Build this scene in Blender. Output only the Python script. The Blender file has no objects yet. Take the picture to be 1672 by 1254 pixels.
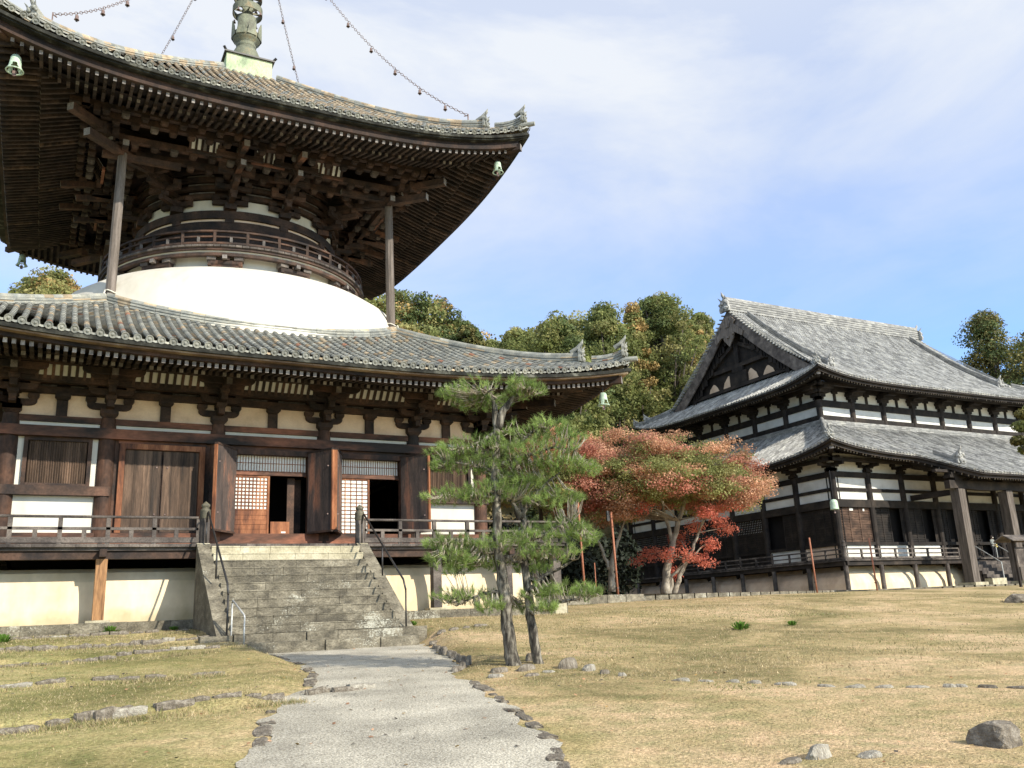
import bpy, math, random
import numpy as np
from mathutils import Vector, Matrix
R = math.radians
PI = math.pi
random.seed(7)
scn = bpy.context.scene
COL = scn.collection

# ---------------------------------------------------------------- camera
cam_d = bpy.data.cameras.new("camera")
cam = bpy.data.objects.new("camera", cam_d)
COL.objects.link(cam)
scn.camera = cam
cam_d.sensor_width = 36.0
cam_d.lens = 1435.05 / 1672 * 36
cam_d.clip_start = 0.1
cam_d.clip_end = 3000
PITCH, ROLL, YAW = (0.257383, -0.043696, 0.492464)
fw = Vector((math.sin(YAW) * math.cos(PITCH), math.cos(YAW) * math.cos(PITCH), math.sin(PITCH)))
rt = Vector((math.cos(YAW), -math.sin(YAW), 0))
up = rt.cross(fw)
cr, sr = math.cos(ROLL), math.sin(ROLL)
rt, up = cr * rt + sr * up, -sr * rt + cr * up
m = Matrix.Identity(4)
for i in range(3):
    m[i][0], m[i][1], m[i][2] = rt[i], up[i], -fw[i]
m[0][3], m[1][3], m[2][3] = (-6.3065, -35.8399, -0.2749)
cam.matrix_world = m

# ---------------------------------------------------------------- sky and sun
SUN_EL, SUN_AZ = R(30), R(24)      # azimuth measured from -Y towards +X
sun_dir = Vector((math.sin(SUN_AZ) * math.cos(SUN_EL), -math.cos(SUN_AZ) * math.cos(SUN_EL), math.sin(SUN_EL)))
sl = bpy.data.lights.new("sun", 'SUN')
sl.energy = 3.9
sl.angle = R(0.55)
sl.color = (1.0, 0.93, 0.80)
so = bpy.data.objects.new("sun", sl)
COL.objects.link(so)
so.rotation_euler = (-sun_dir).to_track_quat('-Z', 'Y').to_euler()
so.location = (0, 0, 80)

world = bpy.data.worlds.new("World")
scn.world = world
world.use_nodes = True
nt = world.node_tree
nt.nodes.clear()
def N(t, typ, **kw):
    n = t.nodes.new(typ)
    for k, v in kw.items():
        setattr(n, k, v)
    return n
wo = N(nt, 'ShaderNodeOutputWorld')
bg = N(nt, 'ShaderNodeBackground')
sky = N(nt, 'ShaderNodeTexSky', sky_type='NISHITA')
sky.sun_disc = False
sky.sun_elevation = SUN_EL
sky.sun_rotation = PI - SUN_AZ
sky.altitude = 100
sky.air_density = 1.1
sky.dust_density = 0.6
sky.ozone_density = 2.0
tc = N(nt, 'ShaderNodeTexCoord')
mp = N(nt, 'ShaderNodeMapping')
mp.inputs['Scale'].default_value = (1.0, 1.0, 2.6)
mp.inputs['Rotation'].default_value = (0.15, 0.35, 0.4)
nz = N(nt, 'ShaderNodeTexNoise')
nz.inputs['Scale'].default_value = 1.9
nz.inputs['Detail'].default_value = 9
nz.inputs['Roughness'].default_value = 0.58
nz.inputs['Distortion'].default_value = 0.5
rmp = N(nt, 'ShaderNodeValToRGB')
rmp.color_ramp.elements[0].position = 0.36
rmp.color_ramp.elements[0].color = (0.46, 0.46, 0.46, 1)
rmp.color_ramp.elements[1].position = 0.68
rmp.color_ramp.elements[1].color = (1.0, 1.0, 1.0, 1)
# thin high cloud, thicker above, thinner close to the hills
sepx = N(nt, 'ShaderNodeSeparateXYZ')
mr = N(nt, 'ShaderNodeMapRange')
mr.inputs['From Min'].default_value = 0.20
mr.inputs['From Max'].default_value = 0.60
mr.inputs['To Min'].default_value = 0.12
mr.inputs['To Max'].default_value = 1.6
mul = N(nt, 'ShaderNodeMath', operation='MULTIPLY', use_clamp=True)
mix = N(nt, 'ShaderNodeMixRGB')
mix.inputs[2].default_value = (4.55, 4.78, 5.15, 1)
tintc = N(nt, 'ShaderNodeMixRGB', blend_type='MULTIPLY')
tintc.inputs[0].default_value = 1.0
tintc.inputs[2].default_value = (0.88, 1.18, 1.60, 1)
nt.links.new(tc.outputs['Generated'], mp.inputs['Vector'])
nt.links.new(mp.outputs[0], nz.inputs['Vector'])
nt.links.new(nz.outputs[0], rmp.inputs[0])
nt.links.new(tc.outputs['Generated'], sepx.inputs[0])
nt.links.new(sepx.outputs['Z'], mr.inputs['Value'])
nt.links.new(mr.outputs[0], mul.inputs[0])
nt.links.new(rmp.outputs[0], mul.inputs[1])
nt.links.new(mul.outputs[0], mix.inputs[0])
nt.links.new(sky.outputs[0], tintc.inputs[1])
nt.links.new(tintc.outputs[0], mix.inputs[1])
nt.links.new(mix.outputs[0], bg.inputs['Color'])
bg.inputs['Strength'].default_value = 0.12
nt.links.new(bg.outputs[0], wo.inputs[0])
scn.view_settings.view_transform = 'Standard'
scn.view_settings.look = 'None'
scn.view_settings.exposure = 0.66
scn.view_settings.gamma = 1.0
scn.cycles.max_bounces = 6
scn.cycles.diffuse_bounces = 3
scn.cycles.transparent_max_bounces = 8

# ---------------------------------------------------------------- materials
def mat(name, cols, scale=2.0, stretch=(1, 1, 1), rough=0.85, bump=0.3, bscale=None, tint=0.35,
        pos=(0.32, 0.5, 0.68), fine=0.25, fscale=18, spec=0.3, metallic=0.0, trans=0.0, tcol=None, bdist=0.02, emit=None):
    M = bpy.data.materials.new(name)
    M.use_nodes = True
    t = M.node_tree
    b = t.nodes['Principled BSDF']
    out = t.nodes['Material Output']
    b.inputs['Roughness'].default_value = rough
    b.inputs['Metallic'].default_value = metallic
    b.inputs['Specular IOR Level'].default_value = spec
    tcn = N(t, 'ShaderNodeTexCoord')
    mpn = N(t, 'ShaderNodeMapping')
    mpn.inputs['Scale'].default_value = stretch
    t.links.new(tcn.outputs['Object'], mpn.inputs[0])
    n1 = N(t, 'ShaderNodeTexNoise')
    n1.inputs['Scale'].default_value = scale
    n1.inputs['Detail'].default_value = 7
    n1.inputs['Roughness'].default_value = 0.6
    n1.inputs['Distortion'].default_value = 0.3
    t.links.new(mpn.outputs[0], n1.inputs['Vector'])
    cr_ = N(t, 'ShaderNodeValToRGB')
    el = cr_.color_ramp.elements
    cols = list(cols)
    while len(el) < len(cols):
        el.new(0.5)
    ps = pos if len(cols) == 3 else [0.3 + 0.4 * i / max(1, len(cols) - 1) for i in range(len(cols))]
    if len(cols) == 1:
        cols = cols * 2
        ps = (0.3, 0.7)
    for i, c in enumerate(cols):
        el[i].position = ps[i]
        el[i].color = (c[0], c[1], c[2], 1)
    t.links.new(n1.outputs[0], cr_.inputs[0])
    last = cr_.outputs[0]
    if tint or fine:
        n2 = N(t, 'ShaderNodeTexNoise')
        n2.inputs['Scale'].default_value = fscale
        n2.inputs['Detail'].default_value = 5
        t.links.new(mpn.outputs[0], n2.inputs['Vector'])
        at = N(t, 'ShaderNodeAttribute', attribute_name='tint')
        a1 = N(t, 'ShaderNodeMath', operation='MULTIPLY_ADD')
        a1.inputs[1].default_value = tint
        a1.inputs[2].default_value = 1.0
        t.links.new(at.outputs['Fac'], a1.inputs[0])
        a2 = N(t, 'ShaderNodeMapRange')
        a2.inputs['From Min'].default_value = 0.25
        a2.inputs['From Max'].default_value = 0.75
        a2.inputs['To Min'].default_value = 1 - fine
        a2.inputs['To Max'].default_value = 1 + fine
        t.links.new(n2.outputs[0], a2.inputs[0])
        a3 = N(t, 'ShaderNodeMath', operation='MULTIPLY')
        t.links.new(a1.outputs[0], a3.inputs[0])
        t.links.new(a2.outputs[0], a3.inputs[1])
        vm = N(t, 'ShaderNodeVectorMath', operation='SCALE')
        t.links.new(last, vm.inputs[0])
        t.links.new(a3.outputs[0], vm.inputs['Scale'])
        last = vm.outputs[0]
    t.links.new(last, b.inputs['Base Color'])
    if bump:
        n3 = N(t, 'ShaderNodeTexNoise')
        n3.inputs['Scale'].default_value = bscale or scale * 6
        n3.inputs['Detail'].default_value = 6
        t.links.new(mpn.outputs[0], n3.inputs['Vector'])
        bn = N(t, 'ShaderNodeBump')
        bn.inputs['Strength'].default_value = bump
        bn.inputs['Distance'].default_value = bdist
        t.links.new(n3.outputs[0], bn.inputs['Height'])
        t.links.new(bn.outputs[0], b.inputs['Normal'])
    if trans:
        tr = N(t, 'ShaderNodeBsdfTranslucent')
        ms = N(t, 'ShaderNodeMixShader')
        ms.inputs[0].default_value = trans
        t.links.new(last, tr.inputs['Color'])
        t.links.new(b.outputs[0], ms.inputs[1])
        t.links.new(tr.outputs[0], ms.inputs[2])
        t.links.new(ms.outputs[0], out.inputs['Surface'])
    return M

M = {}
M['wood'] = mat('dark_old_wood', [(0.017, 0.013, 0.012), (0.047, 0.029, 0.021), (0.105, 0.056, 0.037)], 1.3, (1, 1, 1), 0.8, 0.35, 9, 0.5, pos=(0.36, 0.52, 0.72), fine=0.3)
M['woodred'] = mat('reddish_weathered_wood', [(0.025, 0.019, 0.016), (0.085, 0.044, 0.028), (0.18, 0.085, 0.05)], 1.1, (1, 1, 0.6), 0.75, 0.4, 8, 0.5, pos=(0.38, 0.52, 0.66), fine=0.35, fscale=12)
M['woodh'] = mat('reddish_beam_wood', [(0.026, 0.020, 0.017), (0.11, 0.052, 0.033), (0.26, 0.105, 0.06)], 1.2, (0.4, 0.4, 1.2), 0.75, 0.4, 8, 0.4, pos=(0.40, 0.52, 0.68), fine=0.3, fscale=10)
M['door'] = mat('old_door_boards', [(0.032, 0.024, 0.019), (0.085, 0.055, 0.037), (0.165, 0.105, 0.07)], 1.0, (5, 5, 0.45), 0.8, 0.35, 14, 0.45, pos=(0.34, 0.5, 0.68), fine=0.3)
M['doordark'] = mat('blackened_door_boards', [(0.045, 0.037, 0.034), (0.092, 0.066, 0.055), (0.26, 0.12, 0.075)], 0.9, (3, 3, 0.6), 0.75, 0.35, 14, 0.4, pos=(0.35, 0.52, 0.66), fine=0.3)
M['jamb'] = mat('orange_brown_jamb_wood', [(0.07, 0.03, 0.02), (0.26, 0.10, 0.045), (0.42, 0.19, 0.09)], 1.4, (2, 2, 0.4), 0.75, 0.3, 12, 0.3, fine=0.25)
M['woodgrey'] = mat('silvery_weathered_wood', [(0.04, 0.033, 0.03), (0.095, 0.08, 0.07), (0.19, 0.16, 0.135)], 1.6, (1, 1, 1), 0.85, 0.4, 14, 0.35, fine=0.35, fscale=30)
M['raf'] = mat('rafter_wood', [(0.016, 0.013, 0.011), (0.036, 0.025, 0.020), (0.075, 0.05, 0.038)], 2.0, (1, 1, 1), 0.85, 0.3, 12, 0.6, fine=0.3)
M['rafend'] = mat('bleached_rafter_ends', [(0.13, 0.115, 0.105), (0.20, 0.18, 0.165), (0.30, 0.27, 0.245)], 4, (1, 1, 1), 0.85, 0.2, 20, 0.5)
M['boardlight'] = mat('bleached_eave_board', [(0.06, 0.04, 0.03), (0.22, 0.15, 0.10), (0.42, 0.33, 0.22)], 0.7, (1, 1, 3), 0.85, 0.3, 10, 0.3)
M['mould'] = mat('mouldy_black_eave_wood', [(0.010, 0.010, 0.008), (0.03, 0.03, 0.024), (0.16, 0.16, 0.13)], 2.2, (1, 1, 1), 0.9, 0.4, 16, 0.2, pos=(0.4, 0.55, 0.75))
M['post'] = mat('tan_new_post_wood', [(0.10, 0.05, 0.025), (0.34, 0.18, 0.08), (0.50, 0.29, 0.14)], 1.2, (6, 6, 0.5), 0.75, 0.25, 12, 0.2)
M['prop'] = mat('grey_prop_wood', [(0.07, 0.058, 0.05), (0.14, 0.115, 0.095), (0.22, 0.185, 0.16)], 1.2, (6, 6, 0.5), 0.85, 0.3, 12, 0.2)
M['white'] = mat('white_lime_plaster', [(0.56, 0.52, 0.43), (0.64, 0.60, 0.51), (0.70, 0.66, 0.575)], 0.8, (1, 1, .35), rough=0.9, bump=0.12, bscale=5, tint=0, fine=0.05, fscale=5)
M['cream'] = mat('cream_plaster', [(0.58, 0.42, 0.285), (0.71, 0.525, 0.37), (0.79, 0.61, 0.44)], 1.1, rough=0.9, bump=0.12, bscale=6, tint=0.1, fine=0.06)
M['yellow'] = mat('yellow_wall_plaster', [(0.62, 0.49, 0.30), (0.73, 0.59, 0.39), (0.80, 0.68, 0.48)], 0.9, (1, 1, .4), rough=0.9, bump=0.15, bscale=6, tint=0.1, fine=0.08, fscale=4)
M['tile'] = mat('lichened_grey_roof_tile', [(0.17, 0.18, 0.17), (0.26, 0.262, 0.232), (0.35, 0.338, 0.28)], 3.2, rough=0.75, bump=0.35, bscale=25, tint=0.34, fine=0.3, fscale=40)
M['tilewarm'] = mat('rust_stained_roof_tile', [(0.24, 0.205, 0.15), (0.36, 0.28, 0.185), (0.46, 0.385, 0.27)], 3.0, rough=0.8, bump=0.35, bscale=25, tint=0.45, fine=0.3, fscale=40)
M['tilered'] = mat('reddish_roof_tile', [(0.24, 0.10, 0.065), (0.32, 0.16, 0.10), (0.30, 0.22, 0.16)], 3.0, rough=0.8, bump=0.35, bscale=25, tint=0.35, fine=0.3, fscale=40)
M['htile'] = mat('silver_grey_roof_tile', [(0.225, 0.22, 0.205), (0.32, 0.315, 0.295), (0.43, 0.42, 0.37)], 1.6, rough=0.6, bump=0.3, bscale=12, tint=0.6, fine=0.2, fscale=9, spec=0.5)
M['copper'] = mat('verdigris_copper', [(0.26, 0.32, 0.20), (0.42, 0.50, 0.30), (0.55, 0.58, 0.36)], 2.5, (1, 1, 0.5), 0.7, 0.2, 20, 0.3)
M['bronze'] = mat('green_brown_bronze', [(0.10, 0.10, 0.075), (0.19, 0.20, 0.14), (0.30, 0.21, 0.11)], 2.0, (1, 1, 0.7), 0.65, 0.2, 20, 0.3, pos=(0.35, 0.55, 0.75))
M['bellgreen'] = mat('pale_green_bronze', [(0.30, 0.40, 0.30), (0.46, 0.58, 0.44), (0.56, 0.66, 0.52)], 6, rough=0.6, bump=0.1, tint=0.2)
M['rust'] = mat('rusty_iron', [(0.10, 0.075, 0.07), (0.18, 0.125, 0.11), (0.26, 0.20, 0.18)], 8, rough=0.8, bump=0.1, tint=0.2)
M['iron'] = mat('black_painted_iron', [(0.02, 0.02, 0.02), (0.035, 0.032, 0.03)], 5, rough=0.45, bump=0.05, tint=0, spec=0.5)
M['steel'] = mat('pale_steel', [(0.42, 0.42, 0.40), (0.55, 0.55, 0.52)], 5, rough=0.4, bump=0.05, tint=0, spec=0.5, metallic=0.3)
M['pole'] = mat('red_brown_pole_paint', [(0.30, 0.11, 0.06), (0.40, 0.17, 0.10)], 5, rough=0.6, bump=0.05, tint=0)
M['stone'] = mat('lichen_spotted_step_stone', [(0.09, 0.08, 0.06), (0.155, 0.137, 0.10), (0.235, 0.21, 0.157)], 2.6, (1, 1, 1.6), 0.9, 0.6, 14, 0.35, pos=(0.36, 0.52, 0.66), fine=0.45, fscale=22)
M['stonelight'] = mat('fresh_tan_stone', [(0.28, 0.25, 0.17), (0.40, 0.36, 0.25), (0.50, 0.46, 0.34)], 2.0, rough=0.9, bump=0.3, bscale=20, tint=0.2)
M['rock'] = mat('purple_grey_rock', [(0.09, 0.075, 0.058), (0.17, 0.145, 0.112), (0.31, 0.275, 0.225)], 2.6, rough=0.9, bump=0.7, bscale=8, tint=0.5, fine=0.3, bdist=0.05)
M['rocklight'] = mat('pale_lichened_rock', [(0.19, 0.165, 0.135), (0.30, 0.275, 0.225), (0.44, 0.41, 0.34)], 3.2, rough=0.9, bump=0.7, bscale=8, tint=0.4, fine=0.3, bdist=0.05)
M['black'] = mat('unlit_interior_boards', [(0.006, 0.005, 0.005), (0.012, 0.010, 0.009)], 2, rough=0.9, bump=0, tint=0, fine=0.1)  # near-black colour stands in for the dark of unlit rooms
M['paper'] = mat('shoji_paper', [(0.74, 0.71, 0.63), (0.82, 0.80, 0.73)], 3, rough=0.9, bump=0, tint=0.15, fine=0.03)
M['hdark'] = mat('dark_hall_timber', [(0.010, 0.008, 0.007), (0.022, 0.017, 0.014), (0.045, 0.034, 0.026)], 1.2, (1, 1, 1), 0.8, 0.3, 8, 0.4, fine=0.25)
M['aged'] = mat('aged_brass', [(0.06, 0.055, 0.04), (0.11, 0.10, 0.07), (0.17, 0.15, 0.10)], 6, rough=.6, bump=.1, tint=.2)
M['shade'] = mat('painted_shade_leaves', [(0.004, 0.008, 0.004), (0.009, 0.014, 0.006), (0.017, 0.024, 0.009)], .5, rough=.7, bump=0, tint=.5)  # near-black leaf colour carries the shade behind the maples
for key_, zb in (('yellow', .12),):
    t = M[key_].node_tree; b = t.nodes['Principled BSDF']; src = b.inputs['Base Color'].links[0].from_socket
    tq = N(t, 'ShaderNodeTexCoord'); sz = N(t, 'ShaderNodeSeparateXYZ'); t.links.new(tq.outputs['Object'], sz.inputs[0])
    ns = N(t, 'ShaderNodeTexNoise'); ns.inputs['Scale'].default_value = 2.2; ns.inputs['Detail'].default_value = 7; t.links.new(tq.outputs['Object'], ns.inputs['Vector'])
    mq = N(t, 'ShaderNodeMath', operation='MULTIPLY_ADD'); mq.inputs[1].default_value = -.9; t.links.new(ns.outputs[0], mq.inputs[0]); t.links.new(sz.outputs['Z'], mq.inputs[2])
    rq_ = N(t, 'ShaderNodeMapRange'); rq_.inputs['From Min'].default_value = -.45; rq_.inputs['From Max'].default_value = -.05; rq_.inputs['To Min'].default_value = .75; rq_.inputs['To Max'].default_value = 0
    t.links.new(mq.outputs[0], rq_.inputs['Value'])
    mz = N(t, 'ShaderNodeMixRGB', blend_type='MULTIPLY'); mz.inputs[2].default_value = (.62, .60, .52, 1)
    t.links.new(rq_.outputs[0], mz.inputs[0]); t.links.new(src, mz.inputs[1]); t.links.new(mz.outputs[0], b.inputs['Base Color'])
M['hlat'] = mat('brown_hall_lattice', [(0.035, 0.022, 0.016), (0.085, 0.05, 0.034), (0.15, 0.09, 0.06)], 1.5, (1, 1, 2), 0.8, 0.3, 12, 0.4)
M['hwhite'] = mat('off_white_hall_plaster', [(0.58, 0.56, 0.50), (0.70, 0.68, 0.62), (0.78, 0.76, 0.70)], 0.8, rough=0.9, bump=0.1, bscale=5, tint=0.1, fine=0.04)
M['gravel'] = mat('pale_gravel', [(0.20, 0.18, 0.145), (0.43, 0.395, 0.315), (0.64, 0.60, 0.50)], 42, rough=0.95, bump=0.9, bscale=45, tint=0.0, fine=0.38, fscale=0.9, pos=(0.35, 0.5, 0.66), bdist=0.03)
M['barkp'] = mat('rugged_pine_bark', [(0.035, 0.030, 0.025), (0.13, 0.115, 0.09), (0.30, 0.27, 0.22)], 16, (1, 1, 0.28), 0.95, 1.0, 14, 0.3, pos=(0.40, 0.52, 0.66), bdist=0.03)
M['barkm'] = mat('pale_smooth_bark', [(0.16, 0.13, 0.10), (0.30, 0.26, 0.20), (0.42, 0.38, 0.31)], 4, (1, 1, 0.5), 0.9, 0.4, 14, 0.3)
M['barkd'] = mat('dark_bark', [(0.05, 0.04, 0.03), (0.12, 0.10, 0.08)], 4, (1, 1, 0.4), 0.9, 0.4, 14, 0.3)
def leafmat(name, c, tint=0.6, trans=0.25, scale=0.8):
    return mat(name, c, scale, rough=0.6, bump=0, tint=tint, fine=0.15, fscale=6, trans=trans, spec=0.2)
M['needle'] = leafmat('pine_needles', [(0.15, 0.22, 0.06), (0.26, 0.355, 0.105), (0.38, 0.47, 0.165)], 0.6, 0.5, 3)
M['leafg'] = leafmat('evergreen_leaves', [(0.14, 0.165, 0.055), (0.225, 0.25, 0.085), (0.32, 0.33, 0.125)], 0.45, 0.45, 0.35)
M['leafd'] = leafmat('deep_green_leaves', [(0.07, 0.10, 0.035), (0.125, 0.16, 0.058), (0.185, 0.215, 0.085)], 0.5, 0.35, 0.5)
M['leafy'] = leafmat('olive_yellow_leaves', [(0.23, 0.235, 0.085), (0.34, 0.325, 0.125), (0.44, 0.39, 0.17)], 0.45, 0.45, 0.4)
M['leafo'] = leafmat('autumn_brown_leaves', [(0.24, 0.19, 0.07), (0.38, 0.26, 0.10), (0.48, 0.30, 0.12)], 0.5, 0.25, 0.5)
M['mred'] = leafmat('crimson_maple_leaves', [(0.36, 0.14, 0.10), (0.54, 0.23, 0.16), (0.64, 0.34, 0.24)], 0.45, 0.45, 0.8)
M['mcoral'] = leafmat('bright_coral_maple_leaves', [(0.52, 0.13, 0.085), (0.66, 0.21, 0.14), (0.74, 0.31, 0.21)], 0.35, 0.5, 0.8)
M['morange'] = leafmat('orange_maple_leaves', [(0.40, 0.21, 0.12), (0.56, 0.31, 0.185), (0.66, 0.41, 0.26)], 0.45, 0.45, 0.8)
M['mgreen'] = leafmat('olive_maple_leaves', [(0.17, 0.20, 0.065), (0.29, 0.30, 0.11), (0.42, 0.36, 0.155)], 0.45, 0.45, 0.6)
M['conif'] = leafmat('conifer_foliage', [(0.09, 0.095, 0.03), (0.175, 0.155, 0.05), (0.27, 0.225, 0.085)], 0.7, 0.15, 0.5)
M['weed'] = leafmat('fresh_weed', [(0.10, 0.19, 0.03), (0.16, 0.30, 0.05)], 0.4, 0.3, 4)

# white lichen blotches on the old step stone, dense in patches
t = M['stone'].node_tree
b = t.nodes['Principled BSDF']; src = b.inputs['Base Color'].links[0].from_socket
tcn = N(t, 'ShaderNodeTexCoord')
na = N(t, 'ShaderNodeTexNoise'); na.inputs['Scale'].default_value = 24; na.inputs['Detail'].default_value = 8; na.inputs['Roughness'].default_value = .75
nb = N(t, 'ShaderNodeTexNoise'); nb.inputs['Scale'].default_value = .9; nb.inputs['Detail'].default_value = 3
for q in (na, nb): t.links.new(tcn.outputs['Object'], q.inputs['Vector'])
ad = N(t, 'ShaderNodeMath', operation='ADD'); t.links.new(na.outputs[0], ad.inputs[0]); t.links.new(nb.outputs[0], ad.inputs[1])
rr_ = N(t, 'ShaderNodeMapRange'); rr_.inputs['From Min'].default_value = 1.155; rr_.inputs['From Max'].default_value = 1.25; t.links.new(ad.outputs[0], rr_.inputs['Value'])
mm_ = N(t, 'ShaderNodeMixRGB'); mm_.inputs[2].default_value = (.42, .41, .34, 1)
t.links.new(rr_.outputs[0], mm_.inputs[0]); t.links.new(src, mm_.inputs[1]); t.links.new(mm_.outputs[0], b.inputs['Base Color'])

# ---------------------------------------------------------------- mesh builder
class MB:
    def __init__(s):
        s.v, s.f, s.m, s.t, s.mats = [], [], [], [], []
        s.cur, s.tint = 0, 0.0
    def use(s, key, tint=None):
        mm = M[key]
        if mm not in s.mats:
            s.mats.append(mm)
        s.cur = s.mats.index(mm)
        if tint is not None:
            s.tint = tint
        return s
    def rnd(s, a=1.0):
        s.tint = random.uniform(-a, a)
        return s
    def face(s, idx):
        s.f.append(idx); s.m.append(s.cur); s.t.append(s.tint)
    def poly(s, pts):
        b = len(s.v)
        s.v.extend([tuple(p) for p in pts])
        s.face(tuple(range(b, b + len(pts))))
    def hexa(s, p):            # 8 points: bottom loop 0-3, top loop 4-7
        b = len(s.v)
        s.v.extend([tuple(q) for q in p])
        for q in ((0, 3, 2, 1), (4, 5, 6, 7), (0, 1, 5, 4), (1, 2, 6, 5), (2, 3, 7, 6), (3, 0, 4, 7)):
            s.face(tuple(b + i for i in q))
    def box(s, x0, x1, y0, y1, z0, z1):
        s.hexa([(x0, y0, z0), (x1, y0, z0), (x1, y1, z0), (x0, y1, z0), (x0, y0, z1), (x1, y0, z1), (x1, y1, z1), (x0, y1, z1)])
    def beam(s, p0, p1, w, h, end=None, upv=(0, 0, 1)):
        p0, p1 = Vector(p0), Vector(p1)
        d = (p1 - p0).normalized()
        a = d.cross(Vector(upv))
        if a.length < 1e-4:
            a = d.cross(Vector((1, 0, 0)))
        a.normalize()
        u = a.cross(d).normalized()
        a *= w / 2; u *= h / 2
        b = len(s.v)
        for p in (p0, p1):
            for q in (-a - u, a - u, a + u, -a + u):
                s.v.append(tuple(p + q))
        for q in ((0, 1, 5, 4), (1, 2, 6, 5), (2, 3, 7, 6), (3, 0, 4, 7)):
            s.face(tuple(b + i for i in q))
        cur = s.cur
        if end: s.use(end)
        s.face((b + 3, b + 2, b + 1, b)); s.face((b + 4, b + 5, b + 6, b + 7))
        s.cur = cur
    def tube(s, pts, rad, n=8, cap=True):
        pts = [Vector(p) for p in pts]
        if not hasattr(rad, '__len__'): rad = [rad] * len(pts)
        b = len(s.v)
        prev = None
        for i, p in enumerate(pts):
            d = (pts[min(i + 1, len(pts) - 1)] - pts[max(i - 1, 0)]).normalized()
            if prev is None:
                a = d.cross(Vector((0, 0, 1)))
                if a.length < 0.05: a = d.cross(Vector((1, 0, 0)))
            else:
                a = prev - d * prev.dot(d)
            a.normalize(); prev = a
            c = d.cross(a)
            for k in range(n):
                th = 2 * PI * k / n
                s.v.append(tuple(p + (a * math.cos(th) + c * math.sin(th)) * rad[i]))
        for i in range(len(pts) - 1):
            for k in range(n):
                k2 = (k + 1) % n
                s.face((b + i * n + k, b + i * n + k2, b + (i + 1) * n + k2, b + (i + 1) * n + k))
        if cap:
            s.face(tuple(b + k for k in reversed(range(n))))
            s.face(tuple(b + (len(pts) - 1) * n + k for k in range(n)))
    def lathe(s, prof, c=(0, 0, 0), n=24, a0=0, a1=2 * PI, tints=False):
        b = len(s.v)
        full = abs(a1 - a0 - 2 * PI) < 1e-6
        m_ = n if full else n + 1
        for r_, z in prof:
            for k in range(m_):
                th = a0 + (a1 - a0) * k / n
                s.v.append((c[0] + r_ * math.cos(th), c[1] + r_ * math.sin(th), c[2] + z))
        for i in range(len(prof) - 1):
            for k in range(n):
                k2 = (k + 1) % m_
                s.face((b + i * m_ + k, b + i * m_ + k2, b + (i + 1) * m_ + k2, b + (i + 1) * m_ + k))
    def sweep(s, pts, sec, lat=None):      # sec: closed loop of (lateral, up)
        pts = [Vector(p) for p in pts]
        b = len(s.v); n = len(sec)
        for i, p in enumerate(pts):
            if lat is None:
                d = pts[min(i + 1, len(pts) - 1)] - pts[max(i - 1, 0)]
                a = Vector((d.y, -d.x, 0)).normalized()
            else:
                a = Vector(lat)
            for (l, h) in sec:
                s.v.append((p.x + a.x * l, p.y + a.y * l, p.z + h))
        for i in range(len(pts) - 1):
            for k in range(n):
                k2 = (k + 1) % n
                s.face((b + i * n + k, b + (i + 1) * n + k, b + (i + 1) * n + k2, b + i * n + k2))
        s.face(tuple(b + k for k in range(n)))
        s.face(tuple(b + (len(pts) - 1) * n + k for k in reversed(range(n))))
    def mesh(s, name, smooth=False):
        me = bpy.data.meshes.new(name)
        me.from_pydata(s.v, [], s.f)
        for mm in s.mats: me.materials.append(mm)
        me.polygons.foreach_set('material_index', s.m)
        at = me.attributes.new('tint', 'FLOAT', 'FACE')
        at.data.foreach_set('value', s.t)
        if smooth:
            me.polygons.foreach_set('use_smooth', [True] * len(me.polygons))
        me.update()
        return me
    def obj(s, name, parent=None, smooth=False, label=None, cat=None, group=None, kind=None):
        o = bpy.data.objects.new(name, s.mesh(name, smooth))
        COL.objects.link(o)
        put(o, parent)
        tag(o, label, cat, group, kind)
        return o

def put(o, parent):
    if parent is not None:
        o.parent = parent
        # geometry is written in world space, so undo the parent's offset
        off = Vector((0, 0, 0)); p = parent
        while p is not None:
            off += Vector(p.location); p = p.parent
        o.location = -off
def tag(o, label=None, cat=None, group=None, kind=None):
    if label: o['label'] = label
    if cat: o['category'] = cat
    if group: o['group'] = group
    if kind: o['kind'] = kind
    return o
def empty(name, loc, label, cat, group=None):
    o = bpy.data.objects.new(name, None)
    COL.objects.link(o)
    o.location = loc
    return tag(o, label, cat, group)
def copy_tree(o, parent=None):
    c = o.copy(); COL.objects.link(c); c.parent = parent
    for ch in list(o.children):
        copy_tree(ch, c)
    return c

def fastmesh(name, verts, quads, mats, midx=None, tint=None, tri=False):
    me = bpy.data.meshes.new(name)
    k = 3 if tri else 4
    nf = len(quads)
    me.vertices.add(len(verts))
    me.vertices.foreach_set('co', np.asarray(verts, np.float32).ravel())
    me.loops.add(nf * k)
    me.loops.foreach_set('vertex_index', np.asarray(quads, np.int32).ravel())
    me.polygons.add(nf)
    me.polygons.foreach_set('loop_start', np.arange(0, nf * k, k, dtype=np.int32))
    for mm in mats: me.materials.append(mm)
    if midx is not None:
        me.polygons.foreach_set('material_index', np.asarray(midx, np.int32))
    me.update(calc_edges=True)
    if tint is not None:
        at = me.attributes.new('tint', 'FLOAT', 'FACE')
        at.data.foreach_set('value', np.asarray(tint, np.float32))
    return me

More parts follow.
